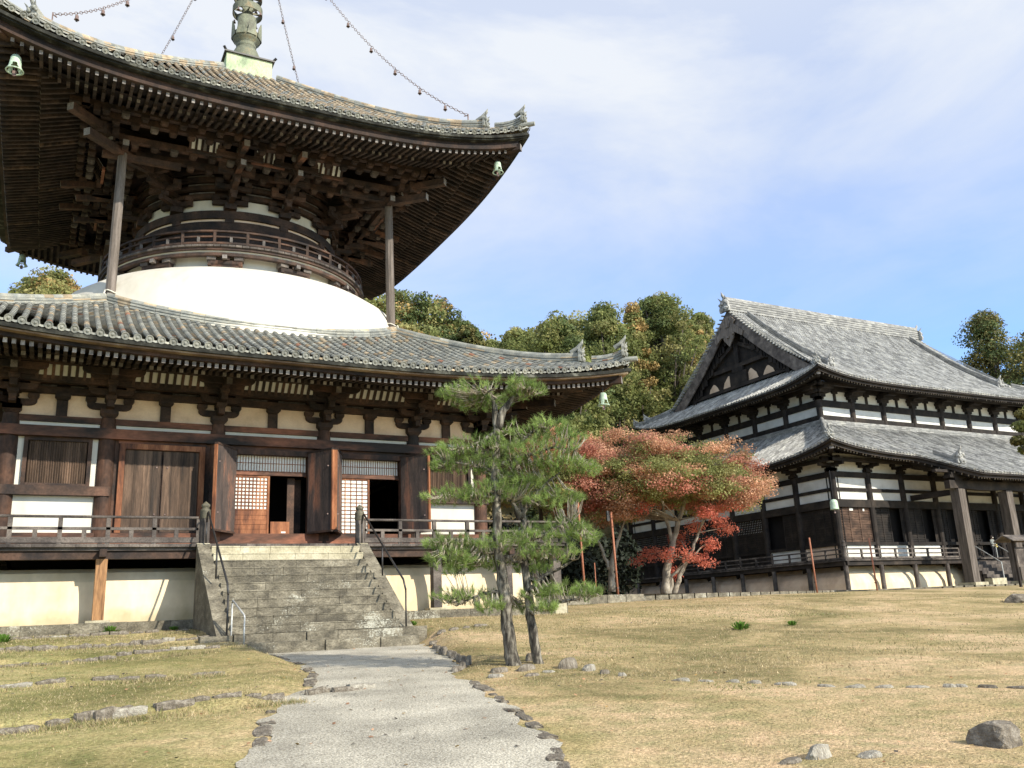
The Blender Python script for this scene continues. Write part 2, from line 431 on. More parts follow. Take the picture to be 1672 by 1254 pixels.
# ---------------------------------------------------------------- terrain
KY = [-80, -36, -28, -23.5, -20, -16, -13.8, -11.5, -9, -4, 2, 8, 20, 34, 42, 50, 60, 75, 100, 200]
KZ = [-2.6, -1.85, -1.53, -1.27, -1.03, -.78, -.6, -.34, -.25, .07, .25, .33, .36, .4, 3, 10, 17, 24, 31, 45]
PYs = [-60, -40, -36, -28, -23, -18, -14, -12]
PZs = [-2.3, -2.0, -1.88, -1.53, -1.27, -1.05, -.90, -.88]
PL = [(-7.5, -36), (-4.75, -28.3), (-4.58, -27.35), (-3.99, -25.37), (-3.36, -23.23), (-2.69, -22.08), (-1.95, -20), (-1.6, -17.46), (-1.6, -14.6), (-1.7, -13.4)]
PR = [(-4.2, -36), (-2.35, -29.4), (-2.2, -28.91), (-1.65, -27.58), (-1.08, -25.8), (-0.58, -24.1), (-0.16, -22.38), (0.1, -21.3), (0.84, -20.2), (1.55, -17.43), (2.3, -15.1), (2.5, -13.4)]
def px0(y): return np.interp(y, [p[1] for p in PL], [p[0] for p in PL])
def px1(y): return np.interp(y, [p[1] for p in PR], [p[0] for p in PR])
def G(x, y):
    x = np.asarray(x, float); y = np.asarray(y, float)
    g = np.interp(y, KY, KZ)
    # worn stone-edged terraces on the left lawn
    for (ly, h) in ((-23.3, 0.14), (-19.7, 0.09), (-15.6, 0.12), (-13.2, 0.12), (-11.0, 0.08)):
        w = np.clip((-(x + 2.4)) / 1.5, 0, 1)
        st = 1 / (1 + np.exp(-(y - ly) / 0.06)) - np.clip((y - ly) / 2.4 + 0.5, 0, 1)
        g = g + w * h * st
    g = g + 0.03 * np.sin(x * 0.9 + y * 0.35) * np.cos(y * 0.6 - x * 0.2) * np.clip((y + 40) / 10, 0, 1) * np.clip((10 - y) / 8, 0, 1)
    a, b = px0(y), px1(y)
    d = np.maximum(a - x, x - b)            # <0 inside the path
    k = np.clip(1 - d / 0.55, 0, 1) * np.clip((-12.6 - y) / 0.6, 0, 1)
    k = k * k * (3 - 2 * k)
    p = np.interp(y, PYs, PZs)
    g = g * (1 - k) + p * k
    # little mound under the pines
    g = g + 0.03 * np.exp(-((x - 1.45) ** 2 + (y + 21.6) ** 2) / 0.55)
    return g
def g1(x, y): return float(G(x, y))

def axis_pts(a, b, fine0, fine1, df, dc):
    out = []; t = a
    while t < b:
        out.append(t)
        t += df if fine0 <= t < fine1 else dc
    out.append(b)
    return np.array(out)
xs = axis_pts(-260, 330, -14, 14, 0.22, 2.5)
ys = axis_pts(-60, 260, -35, -9, 0.16, 1.6)
XX, YY = np.meshgrid(xs, ys)
ZZ = G(XX, YY)
nx, ny = len(xs), len(ys)
ii = (np.arange(ny - 1)[:, None] * nx + np.arange(nx - 1)[None, :]).ravel()
quads = np.stack([ii, ii + 1, ii + nx + 1, ii + nx], 1)

def lawn_mat():
    Mt = bpy.data.materials.new('dry_autumn_lawn'); Mt.use_nodes = True
    t = Mt.node_tree; b = t.nodes['Principled BSDF']
    b.inputs['Roughness'].default_value = 0.95
    b.inputs['Specular IOR Level'].default_value = 0.1
    c = N(t, 'ShaderNodeTexCoord')
    def noise(sc, det=6, dist=0.0, stretch=None):
        n = N(t, 'ShaderNodeTexNoise')
        n.inputs['Scale'].default_value = sc; n.inputs['Detail'].default_value = det
        n.inputs['Distortion'].default_value = dist
        if stretch:
            mm = N(t, 'ShaderNodeMapping'); mm.inputs['Scale'].default_value = stretch
            t.links.new(c.outputs['Object'], mm.inputs[0]); t.links.new(mm.outputs[0], n.inputs['Vector'])
        else:
            t.links.new(c.outputs['Object'], n.inputs['Vector'])
        return n
    n1 = noise(0.28, 7, 0.6); r1 = N(t, 'ShaderNodeValToRGB')
    e = r1.color_ramp.elements
    e[0].position = 0.36; e[0].color = (0.245, 0.205, 0.11, 1)
    e[1].position = 0.62; e[1].color = (0.53, 0.405, 0.27, 1)
    m_ = e.new(0.49); m_.color = (0.40, 0.32, 0.185, 1)
    t.links.new(n1.outputs[0], r1.inputs[0])
    n2 = noise(3.0, 8, 0.3); r2 = N(t, 'ShaderNodeValToRGB')
    e = r2.color_ramp.elements
    e[0].position = 0.3; e[0].color = (0.62, 0.72, 0.55, 1)
    e[1].position = 0.7; e[1].color = (1.25, 1.15, 1.1, 1)
    t.links.new(n2.outputs[0], r2.inputs[0])
    mx = N(t, 'ShaderNodeMixRGB', blend_type='MULTIPLY'); mx.inputs[0].default_value = 0.8
    t.links.new(r1.outputs[0], mx.inputs[1]); t.links.new(r2.outputs[0], mx.inputs[2])
    n3 = noise(22, 6, 0.2, (1, 1, 1)); r3 = N(t, 'ShaderNodeValToRGB')
    e = r3.color_ramp.elements
    e[0].position = 0.35; e[0].color = (0.62, 0.6, 0.55, 1)
    e[1].position = 0.65; e[1].color = (1.3, 1.28, 1.25, 1)
    t.links.new(n3.outputs[0], r3.inputs[0])
    m2 = N(t, 'ShaderNodeMixRGB', blend_type='MULTIPLY'); m2.inputs[0].default_value = 0.85
    t.links.new(mx.outputs[0], m2.inputs[1]); t.links.new(r3.outputs[0], m2.inputs[2])
    t.links.new(m2.outputs[0], b.inputs['Base Color'])
    sx_ = N(t, 'ShaderNodeSeparateXYZ'); t.links.new(c.outputs['Object'], sx_.inputs[0])
    n5 = noise(0.35, 4)
    ax = N(t, 'ShaderNodeMath', operation='MULTIPLY_ADD'); ax.inputs[1].default_value = 9.0; t.links.new(n5.outputs[0], ax.inputs[0]); t.links.new(sx_.outputs['X'], ax.inputs[2])
    gm = N(t, 'ShaderNodeMapRange'); gm.inputs['From Min'].default_value = -1.5; gm.inputs['From Max'].default_value = 4.5; gm.inputs['To Min'].default_value = 0.75; gm.inputs['To Max'].default_value = 0.0
    t.links.new(ax.outputs[0], gm.inputs['Value'])
    m3 = N(t, 'ShaderNodeMixRGB', blend_type='MULTIPLY'); m3.inputs[2].default_value = (.70, .84, .60, 1)
    t.links.new(gm.outputs[0], m3.inputs[0]); t.links.new(m2.outputs[0], m3.inputs[1]); t.links.new(m3.outputs[0], b.inputs['Base Color'])
    n4 = noise(30, 6)
    bn = N(t, 'ShaderNodeBump'); bn.inputs['Strength'].default_value = 0.9; bn.inputs['Distance'].default_value = 0.04
    t.links.new(n4.outputs[0], bn.inputs['Height']); t.links.new(bn.outputs[0], b.inputs['Normal'])
    return Mt
M['lawn'] = lawn_mat()
me = fastmesh('ground', np.stack([XX.ravel(), YY.ravel(), ZZ.ravel()], 1), quads, [M['lawn']])
me.polygons.foreach_set('use_smooth', [True] * len(me.polygons))
go = bpy.data.objects.new('ground', me); COL.objects.link(go); tag(go, kind='structure')

# gravel path
yy = np.arange(-36, -13.3, 0.2)
rows = []
nX = 22
for y in yy:
    a, b = float(px0(y)), float(px1(y))
    a += 0.10 * math.sin(y * 3.1) + 0.05 * math.sin(y * 7.7); b += 0.10 * math.sin(y * 2.7 + 1) + 0.05 * math.sin(y * 8.3)
    if y < -30: a -= 0; b += 0
    for k in range(nX + 1):
        x = a + (b - a) * k / nX
        rows.append((x, y))
P_ = np.array(rows)
Z_ = G(P_[:, 0], P_[:, 1]) + 0.012
# sink the rim slightly so it tucks under the grass
nr = len(yy)
ii = (np.arange(nr - 1)[:, None] * (nX + 1) + np.arange(nX)[None, :]).ravel()
me = fastmesh('path', np.column_stack([P_, Z_]), np.stack([ii, ii + 1, ii + nX + 2, ii + nX + 1], 1), [M['gravel']])
me.polygons.foreach_set('use_smooth', [True] * len(me.polygons))
po = bpy.data.objects.new('path', me); COL.objects.link(po); tag(po, kind='structure')

# ---------------------------------------------------------------- grass blades near the camera
rg = np.random.default_rng(3)
def blades(n, x0, x1, y0, y1, h, w, mats, probs):
    x = rg.uniform(x0, x1, n); y = y0 + (y1 - y0) * rg.uniform(0, 1, n) ** 1.5
    d = np.maximum(px0(y) - x, x - px1(y))
    keep = (d > -rg.uniform(0, 1, n) ** 3 * .35) | (y > -12.5)
    # patchiness
    pn = np.sin(x * 1.7 + 3 * np.sin(y * .8)) * np.cos(y * 1.3 + 2 * np.sin(x * .5))
    keep &= (pn > rg.uniform(-1.6, 0.5, n))
    x, y = x[keep], y[keep]; n = len(x)
    z = G(x, y)
    th = rg.uniform(0, 2 * np.pi, n); hh = h * rg.uniform(0.4, 1.3, n); ww = w * rg.uniform(0.6, 1.4, n)
    lx, ly = rg.normal(0, .6, n) * hh, rg.normal(0, .6, n) * hh
    dx, dy = np.cos(th) * ww, np.sin(th) * ww
    v = np.empty((n, 3, 3))
    v[:, 0] = np.stack([x - dx, y - dy, z - .004], 1)
    v[:, 1] = np.stack([x + dx, y + dy, z - .004], 1)
    v[:, 2] = np.stack([x + lx, y + ly, z + hh], 1)
    # greener in clumps
    gsel = (np.sin(x * .55 + 1.3 * np.sin(y * .45)) + np.cos(y * .7 + x * .3)) * .5
    mi = np.where(rg.uniform(-1, 1.1, n) < gsel - 0.25 + np.where(x < px0(y), .55, 0), 1, 0)
    mi = np.where(rg.uniform(0, 1, n) < .10, 2, mi)
    return v.reshape(-1, 3), mi, rg.uniform(-1, 1, n)
M['straw'] = leafmat('dry_grass_blades', [(0.32, 0.25, 0.14), (0.43, 0.345, 0.20), (0.53, 0.43, 0.265)], 0.4, 0.2, 3)
M['gblade'] = leafmat('green_grass_blades', [(0.16, 0.17, 0.065), (0.24, 0.24, 0.10), (0.32, 0.30, 0.14)], 0.4, 0.25, 3)
V, MI, TT = [], [], []
for a in ((90000, -9, 7, -32, -20, .021, .0035), (60000, -9, 12, -24, -11, .032, .005), (36000, -8, 20, -15, -8, .04, .008), (26000, 2, 34, -26, 0, .045, .010)):
    v, mi, tt = blades(*a, None, None)
    V.append(v); MI.append(mi); TT.append(tt)
for ly, xa, xb in ((-23.42, -8.5, -3.0), (-19.8, -8.5, -3.4), (-15.78, -9, -2.8), (-13.4, -9, -2.6), (-11.15, -9, -2.8)):
    n = int((xb - xa) * 900); x = rg.uniform(xa, xb, n); y = ly - .05 + rg.normal(0, .09, n) + .03 * (x + 5) * (ly < -23); z = G(x, y)
    k = np.sin(x * 2.3 + ly) + np.sin(x * 5.1) * .6 > rg.uniform(-1.6, 1.0, n); x, y, z = x[k], y[k], z[k]; n = len(x)
    th = rg.uniform(0, 2 * np.pi, n); hh = rg.uniform(.03, .085, n); dx, dy = np.cos(th) * .005, np.sin(th) * .005
    v = np.empty((n, 3, 3)); v[:, 0] = np.stack([x - dx, y - dy, z], 1); v[:, 1] = np.stack([x + dx, y + dy, z], 1)
    v[:, 2] = np.stack([x + rg.normal(0, .5, n) * hh, y + rg.normal(0, .5, n) * hh, z + hh], 1)
    V.append(v.reshape(-1, 3)); MI.append(np.where(rg.random(n) < .45, 1, 0)); TT.append(rg.uniform(-1, 1, n))
V = np.concatenate(V); MI = np.concatenate(MI); TT = np.concatenate(TT)
me = fastmesh('grass', V, np.arange(len(V)).reshape(-1, 3), [M['straw'], M['gblade'], M['straw']], MI, TT, tri=True)
gr = bpy.data.objects.new('grass', me); COL.objects.link(gr)
tag(gr, 'short dry yellow-green grass covering the lawns either side of the path', 'grass', kind='stuff')

# ---------------------------------------------------------------- stones
def rock_mesh(seed, key, sx=1, sy=1, sz=1, flat=0.0):
    r_ = random.Random(seed)
    import bmesh
    bm = bmesh.new()
    bmesh.ops.create_icosphere(bm, subdivisions=3, radius=1)
    ks = [(Vector((r_.gauss(0, 1), r_.gauss(0, 1), r_.gauss(0, 1))).normalized(), r_.uniform(.55, .95)) for _ in range(11)]
    for v in bm.verts:
        n = v.co.normalized(); s_ = 1.0
        for k, c in ks:
            dd = n.dot(k)
            if dd > 0: s_ = min(s_, c / max(dd, .3))
        s_ *= 1 + 0.035 * math.sin(9 * n.x + seed) * math.cos(8 * n.y - seed) + r_.uniform(-.012, .012)
        v.co = Vector((n.x * s_ * sx, n.y * s_ * sy, max(n.z * s_, -.6) * sz))
        if flat and v.co.z > flat: v.co.z = flat + (v.co.z - flat) * .2
    me = bpy.data.meshes.new('stone'); bm.to_mesh(me); bm.free()
    me.materials.append(M[key])
    return me
def slab_mesh(seed, key):
    import bmesh
    r_ = random.Random(seed); bm = bmesh.new()
    bmesh.ops.create_cube(bm, size=1.0)
    bmesh.ops.subdivide_edges(bm, edges=bm.edges[:], cuts=5, use_grid_fill=True)
    ph = [r_.uniform(0, 6) for _ in range(6)]
    for v in bm.verts:
        x, y, z = v.co
        k = 1 - .16 * (abs(x) * 2) ** 4 - .10 * (abs(z + .1) * 2) ** 4
        v.co.y = y * k * 1.15 + .05 * math.sin(5 * x + ph[0]) + r_.uniform(-.02, .02)
        v.co.x = x * 1.95 * (1 - .06 * (abs(y) * 2) ** 4) + .03 * math.sin(7 * y + ph[1]) + r_.uniform(-.02, .02)
        v.co.z = z * .9 + .05 * math.sin(4 * x + ph[2]) + .04 * math.sin(9 * x + ph[3]) + r_.uniform(-.03, .03) - .12
    me = bpy.data.meshes.new('stone'); bm.to_mesh(me); bm.free(); me.materials.append(M[key])
    return me
slabs = [slab_mesh(40 + i, 'rock') for i in range(5)] + [slab_mesh(50 + i, 'rocklight') for i in range(2)]
rocksA = [rock_mesh(i, 'rock', 1, .62, .5, .3) for i in range(5)]
rocksB = [rock_mesh(20 + i, 'rocklight', 1, .62, .5, .3) for i in range(4)]
def place_rock(me, x, y, L, H, rz, label, group, dz=0.0, cat='stone', name='stone'):
    o = bpy.data.objects.new(name, me); COL.objects.link(o)
    o.location = (x, y, g1(x, y) + dz); o.rotation_euler = (random.uniform(-.08, .08), random.uniform(-.08, .08), rz)
    o.location.z -= .005
    o.scale = (L / 2, (.5 * L if name == 'rock' else .32 * L) * random.uniform(.8, 1.15), H / .35)
    return tag(o, label, cat, group)
def row(pts, L, H, lab, grp, sets, gap=0.25, jit=.08, dz=0.0, fill=1.0):
    for (a, b) in zip(pts[:-1], pts[1:]):
        a, b = Vector(a + (0,)), Vector(b + (0,))
        D = (b - a).length; t = 0
        while t < D:
            l = L * random.uniform(.6, 1.4)
            if random.random() < fill:
                p = a + (b - a) * min(1, (t + l / 2) / D)
                place_rock(random.choice(sets), p.x + random.uniform(-jit, jit) * .5, p.y + random.uniform(-jit, jit), l, H * random.uniform(.6, 1.25),
                           math.atan2(b.y - a.y, b.x - a.x) + random.uniform(-.15, .15), lab, grp, dz)
            t += l * (1 + gap * random.uniform(0, 1.4))
mixs = slabs
row([(-7.6, -23.65), (-6.58, -23.5), (-5.4, -23.26), (-4.13, -23.06), (-3.4, -23.0), (-2.7, -22.65), (-1.9, -22.5)], .36, .075, 'worn edging stone in the nearest row across the left lawn', 'nearest row of edging stones in the left lawn', mixs, .12, .06, fill=.88)
row([(-7.8, -19.7), (-5.44, -19.6), (-3.6, -19.75)], .32, .05, 'half buried stone in the second row up the left lawn', 'second row of stones in the left lawn', mixs, .1, .05, fill=.72)
row([(-8.4, -15.8), (-5.81, -15.75), (-2.9, -15.2)], .32, .055, 'flat stone in the middle row across the left lawn', 'middle row of stones in the left lawn', mixs, .02, .05, fill=.9)
row([(-9, -13.4), (-4.78, -13.3), (-2.7, -12.95)], .38, .08, 'pale worn stone in the fourth row, running into the foot of the stairs', 'fourth row of stones in the left lawn', slabs, .0, .04)
row([(-10, -11.2), (-5.6, -11.0), (-2.9, -10.6)], .4, .06, 'flat stone in the row just below the plastered base wall', 'row of stones nearest the pagoda', slabs, .05, .04, fill=.9)
row([(-4.7, -28.1), (-4.0, -25.4), (-3.4, -23.4)], .5, .022, 'flat dark stone along the left edge of the gravel path', 'stones along the left path edge', slabs[:5], .5, .08, fill=.4)
row([(-2.6, -22.0), (-1.95, -20), (-1.6, -17.4), (-1.6, -15.2)], .42, .035, 'dark stone edging the path between the lawn and the stairs', 'stones along the upper left path edge', slabs[:5], .4, .1, fill=.65)
row([(-2.25, -29.0), (-1.6, -27.5), (-1.05, -25.8), (-.55, -24.1), (-.2, -22.8)], .46, .028, 'flat purplish stone along the right edge of the gravel path', 'stones along the right path edge', slabs[:5], .12, .08, fill=.72)
row([(.15, -21.2), (.95, -20.1), (1.6, -17.4), (2.1, -15.6)], .45, .16, 'dark rounded stone in the low bank between the pines and the stairs', 'stones in the bank right of the path', rocksA, .12, .08)
row([(2.3, -14.9), (3.2, -13.9), (4.6, -13.2)], .5, .07, 'low stone at the lawn edge right of the staircase', 'low stones right of the staircase', rocksA, .3, .1)
row([(2.25, -24.5), (3.0, -25.3), (3.9, -26.5), (5.0, -27.3), (6.0, -28.6)], .26, .05, 'small stone in the broken line across the right lawn', 'broken line of stones across the right lawn', rocksA + rocksB * 2, .7, .05)
for (x, y, L, H, k, lab) in [(1.05, -22.15, .42, .13, 'A', 'dark rounded rock at the foot of the thick pine trunk'), (.62, -22.05, .34, .1, 'A', 'low dark rock just left of the thick pine trunk'),
        (.35, -22.5, .34, .07, 'B', 'pale flat rock at the path edge left of the pines'), (.85, -22.75, .40, .06, 'A', 'long flat grey rock in front of the thick pine'),
        (1.75, -22.35, .40, .20, 'A', 'upright pointed dark rock right of the thin pine'), (1.93, -22.75, .30, .13, 'B', 'grey sloping rock right of the upright one beside the pines'),
        (1.92, -23.25, .20, .09, 'A', 'small purple cobble in the grass right of the pines'), (2.0, -23.65, .17, .08, 'B', 'small white stone alone in the grass right of the pines'),
        (1.3, -22.55, .28, .05, 'B', 'thin pale slab between the two pine trunks and the lawn'), (1.75, -21.2, .34, .16, 'A', 'mossy rock behind the thin pine trunk'),
        (-.15, -29.75, .38, .13, 'B', 'large cream lichened rock lying at the bottom of the right lawn'), (.22, -29.95, .30, .06, 'B', 'flat pale rock right of the cream rock on the lawn'),
        (-.50, -29.75, .30, .05, 'A', 'low brown rock left of the cream rock on the lawn')]:
    place_rock(random.choice(rocksA if k == 'A' else rocksB), x, y, L, H, random.uniform(-.4, .4), lab, None, -.01, 'rock', 'rock')
bo = bpy.data.objects.new('boulder', rock_mesh(77, 'rock', 1, .8, .75)); COL.objects.link(bo)
bo.location = (1.72, -30.15, g1(1.72, -30.15) + .05); bo.scale = (.34, .3, .22); tag(bo, 'smooth rounded grey boulder in the near right corner of the lawn', 'boulder')
bo = bpy.data.objects.new('boulder', rock_mesh(78, 'rock', 1, .8, .75)); COL.objects.link(bo)
bo.location = (27.1, -14.0, g1(27.1, -14.) + .12); bo.scale = (.75, .6, .38); tag(bo, 'dark low boulder at the far right edge of the lawn by the hall', 'boulder')

def weed(x, y, sz, lab):
    v = []; n = 70
    th = rg.uniform(0, 2 * np.pi, n); rr = sz * rg.uniform(.2, 1, n); hh = sz * rg.uniform(.2, .8, n)
    z0 = g1(x, y)
    for t_, r_, h_ in zip(th, rr, hh):
        c, s_ = math.cos(t_), math.sin(t_); w = sz * .09
        cx, cy = x + c * r_ * .5, y + s_ * r_ * .5
        v += [(cx, cy, z0), (cx + c * r_ * .3 - s_ * w, cy + s_ * r_ * .3 + c * w, z0 + h_ * .8), (cx + c * r_ * .6, cy + s_ * r_ * .6, z0 + h_), (cx + c * r_ * .3 + s_ * w, cy + s_ * r_ * .3 - c * w, z0 + h_ * .75)]
    me = fastmesh('weed', v, np.arange(len(v)).reshape(-1, 4), [M['weed']], None, rg.uniform(-1, 1, n))
    o = bpy.data.objects.new('weed', me); COL.objects.link(o); tag(o, lab, 'weed')
weed(9.6, -17.9, .30, 'larger bright green weed tuft on the right lawn')
weed(12.3, -17.0, .18, 'smaller green weed tuft right of the larger one on the right lawn')
weed(-4.55, -9.75, .26, 'leafy green weed below the plastered wall left of the staircase')
weed(-3.0, -9.7, .16, 'small green weed by the stone kerb next to the left stair wall')
weed(2.95, -12.2, .16, 'low green weed on the grass right of the stair foot')
weed(-6.95, -12.0, .26, 'green weed at the far left edge of the left lawn')

# ================================================================ PAGODA
H = 7.425
CO = [-7.425, -4.875, -1.7, 1.7, 4.875, 7.425]      # column centres
def S(k, s, o, z):
    return [(s, -o, z), (o, s, z), (-s, o, z), (-o, -s, z)][k]
def sbox(mb, k, s0, s1, o0, o1, z0, z1):
    mb.hexa([S(k, s0, o1, z0), S(k, s1, o1, z0), S(k, s1, o0, z0), S(k, s0, o0, z0), S(k, s0, o1, z1), S(k, s1, o1, z1), S(k, s1, o0, z1), S(k, s0, o0, z1)])
def sbeam(mb, k, a, b, w, h, end=None):
    mb.beam(S(k, *a), S(k, *b), w, h, end)
PG = empty('pagoda', (0, 0, 0), 'huge two-storeyed wooden pagoda with a white plaster dome and wide tiled roofs', 'pagoda')

# ---- base: stone kerb, yellow plastered wall
mb = MB().use('stone')
for k in range(4):
    s = -9.56
    while s < 9.55:
        l = min(random.uniform(.9, 1.6), 9.56 - s)
        mb.rnd(.6); sbox(mb, k, s + .004, s + l - .004, 7.9, 9.56 + random.uniform(-.012, .012), -.55, random.uniform(-.012, .005)); s += l
mb.obj('stone_kerb', PG)
for k in range(4):
    mb = MB().use('yellow', 0)
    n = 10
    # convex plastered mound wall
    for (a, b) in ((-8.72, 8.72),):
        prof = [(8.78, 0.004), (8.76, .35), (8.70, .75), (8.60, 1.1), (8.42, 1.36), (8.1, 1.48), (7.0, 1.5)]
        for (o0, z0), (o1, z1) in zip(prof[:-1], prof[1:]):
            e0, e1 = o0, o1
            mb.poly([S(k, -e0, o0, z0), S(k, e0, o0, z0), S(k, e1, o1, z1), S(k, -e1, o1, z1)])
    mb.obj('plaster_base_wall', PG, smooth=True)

# ---- veranda
for k in range(4):
    mb = MB().use('woodgrey')
    s = -9.7
    while s < 9.69:
        l = min(.26, 9.7 - s); mb.rnd(.8)
        sbox(mb, k, s + .003, s + l - .003, max(7.3, abs(s + l / 2) if abs(s + l / 2) > 7.3 else 7.3), 9.62 + random.uniform(-.008, .008), 1.965, 2.05 + random.uniform(-.004, .004)); s += l
    mb.obj('veranda_deck', PG)
    mb = MB().use('wood', .5)
    sbox(mb, k, -9.75, 9.75, 9.2, 9.42, 1.66, 1.88)
    mb.use('woodgrey', -.2)
    sbox(mb, k, -9.5, 9.5, 9.36, 9.50, 1.88, 1.963)
    mb.use('wood', 0)
    for s in CO:
        sbox(mb, k, s - .09, s + .09, 7.4, 9.75, 1.70, 1.90)
    mb.obj('veranda_beam', PG)
    for s in (-9.3, -4.875, 4.875, 7.42) + ((-1.7, 1.7) if k else (-7.42,)):
        if k == 0 and s == -7.42: continue
        mb = MB().use('post' if (k == 0 and s == -4.875) else 'woodgrey', -.3 if k == 0 else 0)
        sbox(mb, k, s - .14, s + .14, 9.16, 9.44, .07, 1.66)
        p = mb.obj('veranda_post', PG, label='orange-tan newer post' if (k == 0 and s == -4.875) else None)
        mb = MB().use('stonelight', 0); sbox(mb, k, s - .30, s + .30, 9.05, 9.5, -.35, .06); mb.obj('base_stone', p)
    # railing
    segs = [(-9.45, -2.45), (2.45, 9.45)] if k == 0 else [(-9.45, 9.45)]
    for (a, b) in segs:
        mb = MB().use('woodgrey')
        mb.rnd(.4); mb.tube([S(k, a, 9.45, 2.79), S(k, (a + b) / 2, 9.45, 2.785), S(k, b, 9.45, 2.79)], .038, 8)
        mb.rnd(.4); sbox(mb, k, a, b, 9.40, 9.50, 2.435, 2.505)
        mb.rnd(.4); sbox(mb, k, a, b, 9.38, 9.52, 2.09, 2.235)
        n = round((b - a) / 1.26)
        for i in range(n + 1):
            s = a + (b - a) * i / n
            mb.rnd(.4); sbox(mb, k, s - .055, s + .055, 9.40, 9.50, 2.05, 2.755)
            if i < n:
                s2 = s + (b - a) / n / 2
                mb.rnd(.4); sbox(mb, k, s2 - .055, s2 + .055, 9.405, 9.495, 2.235, 2.435)
        mb.obj('railing', PG)
    news = [-9.55] + ([-2.28, 2.28] if k == 0 else [])
    for s in news:
        mb = MB().use('woodgrey', -.2)
        c = S(k, s, 9.5, 0)
        mb.lathe([(.0, 2.05), (.135, 2.05), (.135, 2.78), (0, 2.78)], c, 16)
        nw = mb.obj('newel_post', PG, smooth=False)
        mb = MB().use('aged', 0)
        mb.lathe([(.142, 2.76), (.15, 2.78), (.145, 2.98), (.15, 3.0), (.10, 3.05), (.085, 3.06), (.10, 3.08), (.125, 3.12), (.12, 3.16), (.06, 3.21), (.0, 3.26)], c, 16)
        mb.obj('onion_finial', nw, smooth=True)

# ---- columns
for k in range(4):
    for s in CO[:-1]:
        mb = MB().use('woodred', random.uniform(-.5, .3))
        c = S(k, s, H, 0)
        mb.lathe([(0, 2.05), (.245, 2.05), (.245, 4.5), (.235, 5.6), (.21, 5.95), (0, 5.95)], c, 20)
        mb.obj('column', PG, smooth=False)

# ---- beams, bands and plaster on each side
for k in range(4):
    mb = MB().use('woodh')
    for (a, b, c, d, z0, z1) in ((-7.7, 7.7, 7.30, 7.66, 2.05, 2.30), (-7.6, 7.6, 7.30, 7.60, 2.30, 2.54), (-7.72, 7.72, 7.33, 7.73, 5.30, 5.60)):
        mb.rnd(.2); sbox(mb, k, a, b, c, d, z0, z1)
    for (a, b) in zip(CO[:-1], CO[1:]):
        mb.rnd(.3); sbox(mb, k, a + .2, b - .2, 7.33, 7.53, 5.76, 5.94)
    mb.obj('long_beam', PG)
    mb = MB().use('white', 0)
    sbox(mb, k, -7.4, 7.4, 7.36, 7.44, 5.602, 5.758)
    mb.obj('plaster_strip', PG)
    mb = MB().use('cream', 0)
    sbox(mb, k, -7.4, 7.4, 7.34, 7.40, 5.942, 6.62)
    mb.obj('plaster_band', PG)
    # upper wall ties
    mb = MB().use('wood')
    mb.rnd(.4); sbox(mb, k, -7.9, 7.9, 7.33, 7.56, 6.60, 6.80)
    mb.rnd(.4); sbox(mb, k, -7.9, 7.9, 7.33, 7.52, 6.90, 7.08)
    mb.rnd(.4); sbox(mb, k, -8.6, 8.6, 7.70, 7.90, 6.98, 7.16)
    mb.use('wood', -.5); sbox(mb, k, -7.4, 7.4, 7.28, 7.36, 6.62, 7.9)
    mb.use('rafend', -.2)
    for (a, b) in zip(CO[:-1], CO[1:]):
        mm = (a + b) / 2
        for (u, v) in ((a + .62, mm - .18), (mm + .18, b - .62)):
            sbox(mb, k, u, v, 7.37, 7.40, 6.802, 6.895)
    mb.obj('wall_tie', PG)

def prof_arm(mb, k, s0, s1, o0, o1, z0, z1, cut=.14):
    # bracket arm with rounded lower ends, runs along s
    def ring(o):
        p = []
        for i in range(5):
            th = PI / 2 * i / 4
            p.append((s0 + cut * 1.6 * (1 - math.sin(th)), z0 + cut * (1 - math.cos(th)) * 1.0))
        return None
    pts = []
    for i in range(5):
        th = PI / 2 * i / 4
        pts.append((s1 - cut * 1.7 * (1 - math.sin(th)), z0 + cut * (1 - math.cos(th))))
    pts.append((s1, z1)); pts.append((s0, z1))
    for i in range(5):
        th = PI / 2 * (4 - i) / 4
        pts.append((s0 + cut * 1.7 * (1 - math.sin(th)), z0 + cut * (1 - math.cos(th))))
    b = len(mb.v); n = len(pts)
    for o in (o1, o0):
        for (s, z) in pts: mb.v.append(S(k, s, o, z))
    mb.face(tuple(b + i for i in range(n))); mb.face(tuple(b + n + i for i in reversed(range(n))))
    for i in range(n):
        j = (i + 1) % n
        mb.face((b + i, b + n + i, b + n + j, b + j))
def block(mb, k, s, o, z, w=.34, h=.2):
    w0 = w * .62
    mb.hexa([S(k, s - w0 / 2, o + w0 / 2, z), S(k, s + w0 / 2, o + w0 / 2, z), S(k, s + w0 / 2, o - w0 / 2, z), S(k, s - w0 / 2, o - w0 / 2, z),
             S(k, s - w / 2, o + w / 2, z + h * .45), S(k, s + w / 2, o + w / 2, z + h * .45), S(k, s + w / 2, o - w / 2, z + h * .45), S(k, s - w / 2, o - w / 2, z + h * .45)])
    sbox(mb, k, s - w / 2, s + w / 2, o - w / 2, o + w / 2, z + h * .45 + .001, z + h)
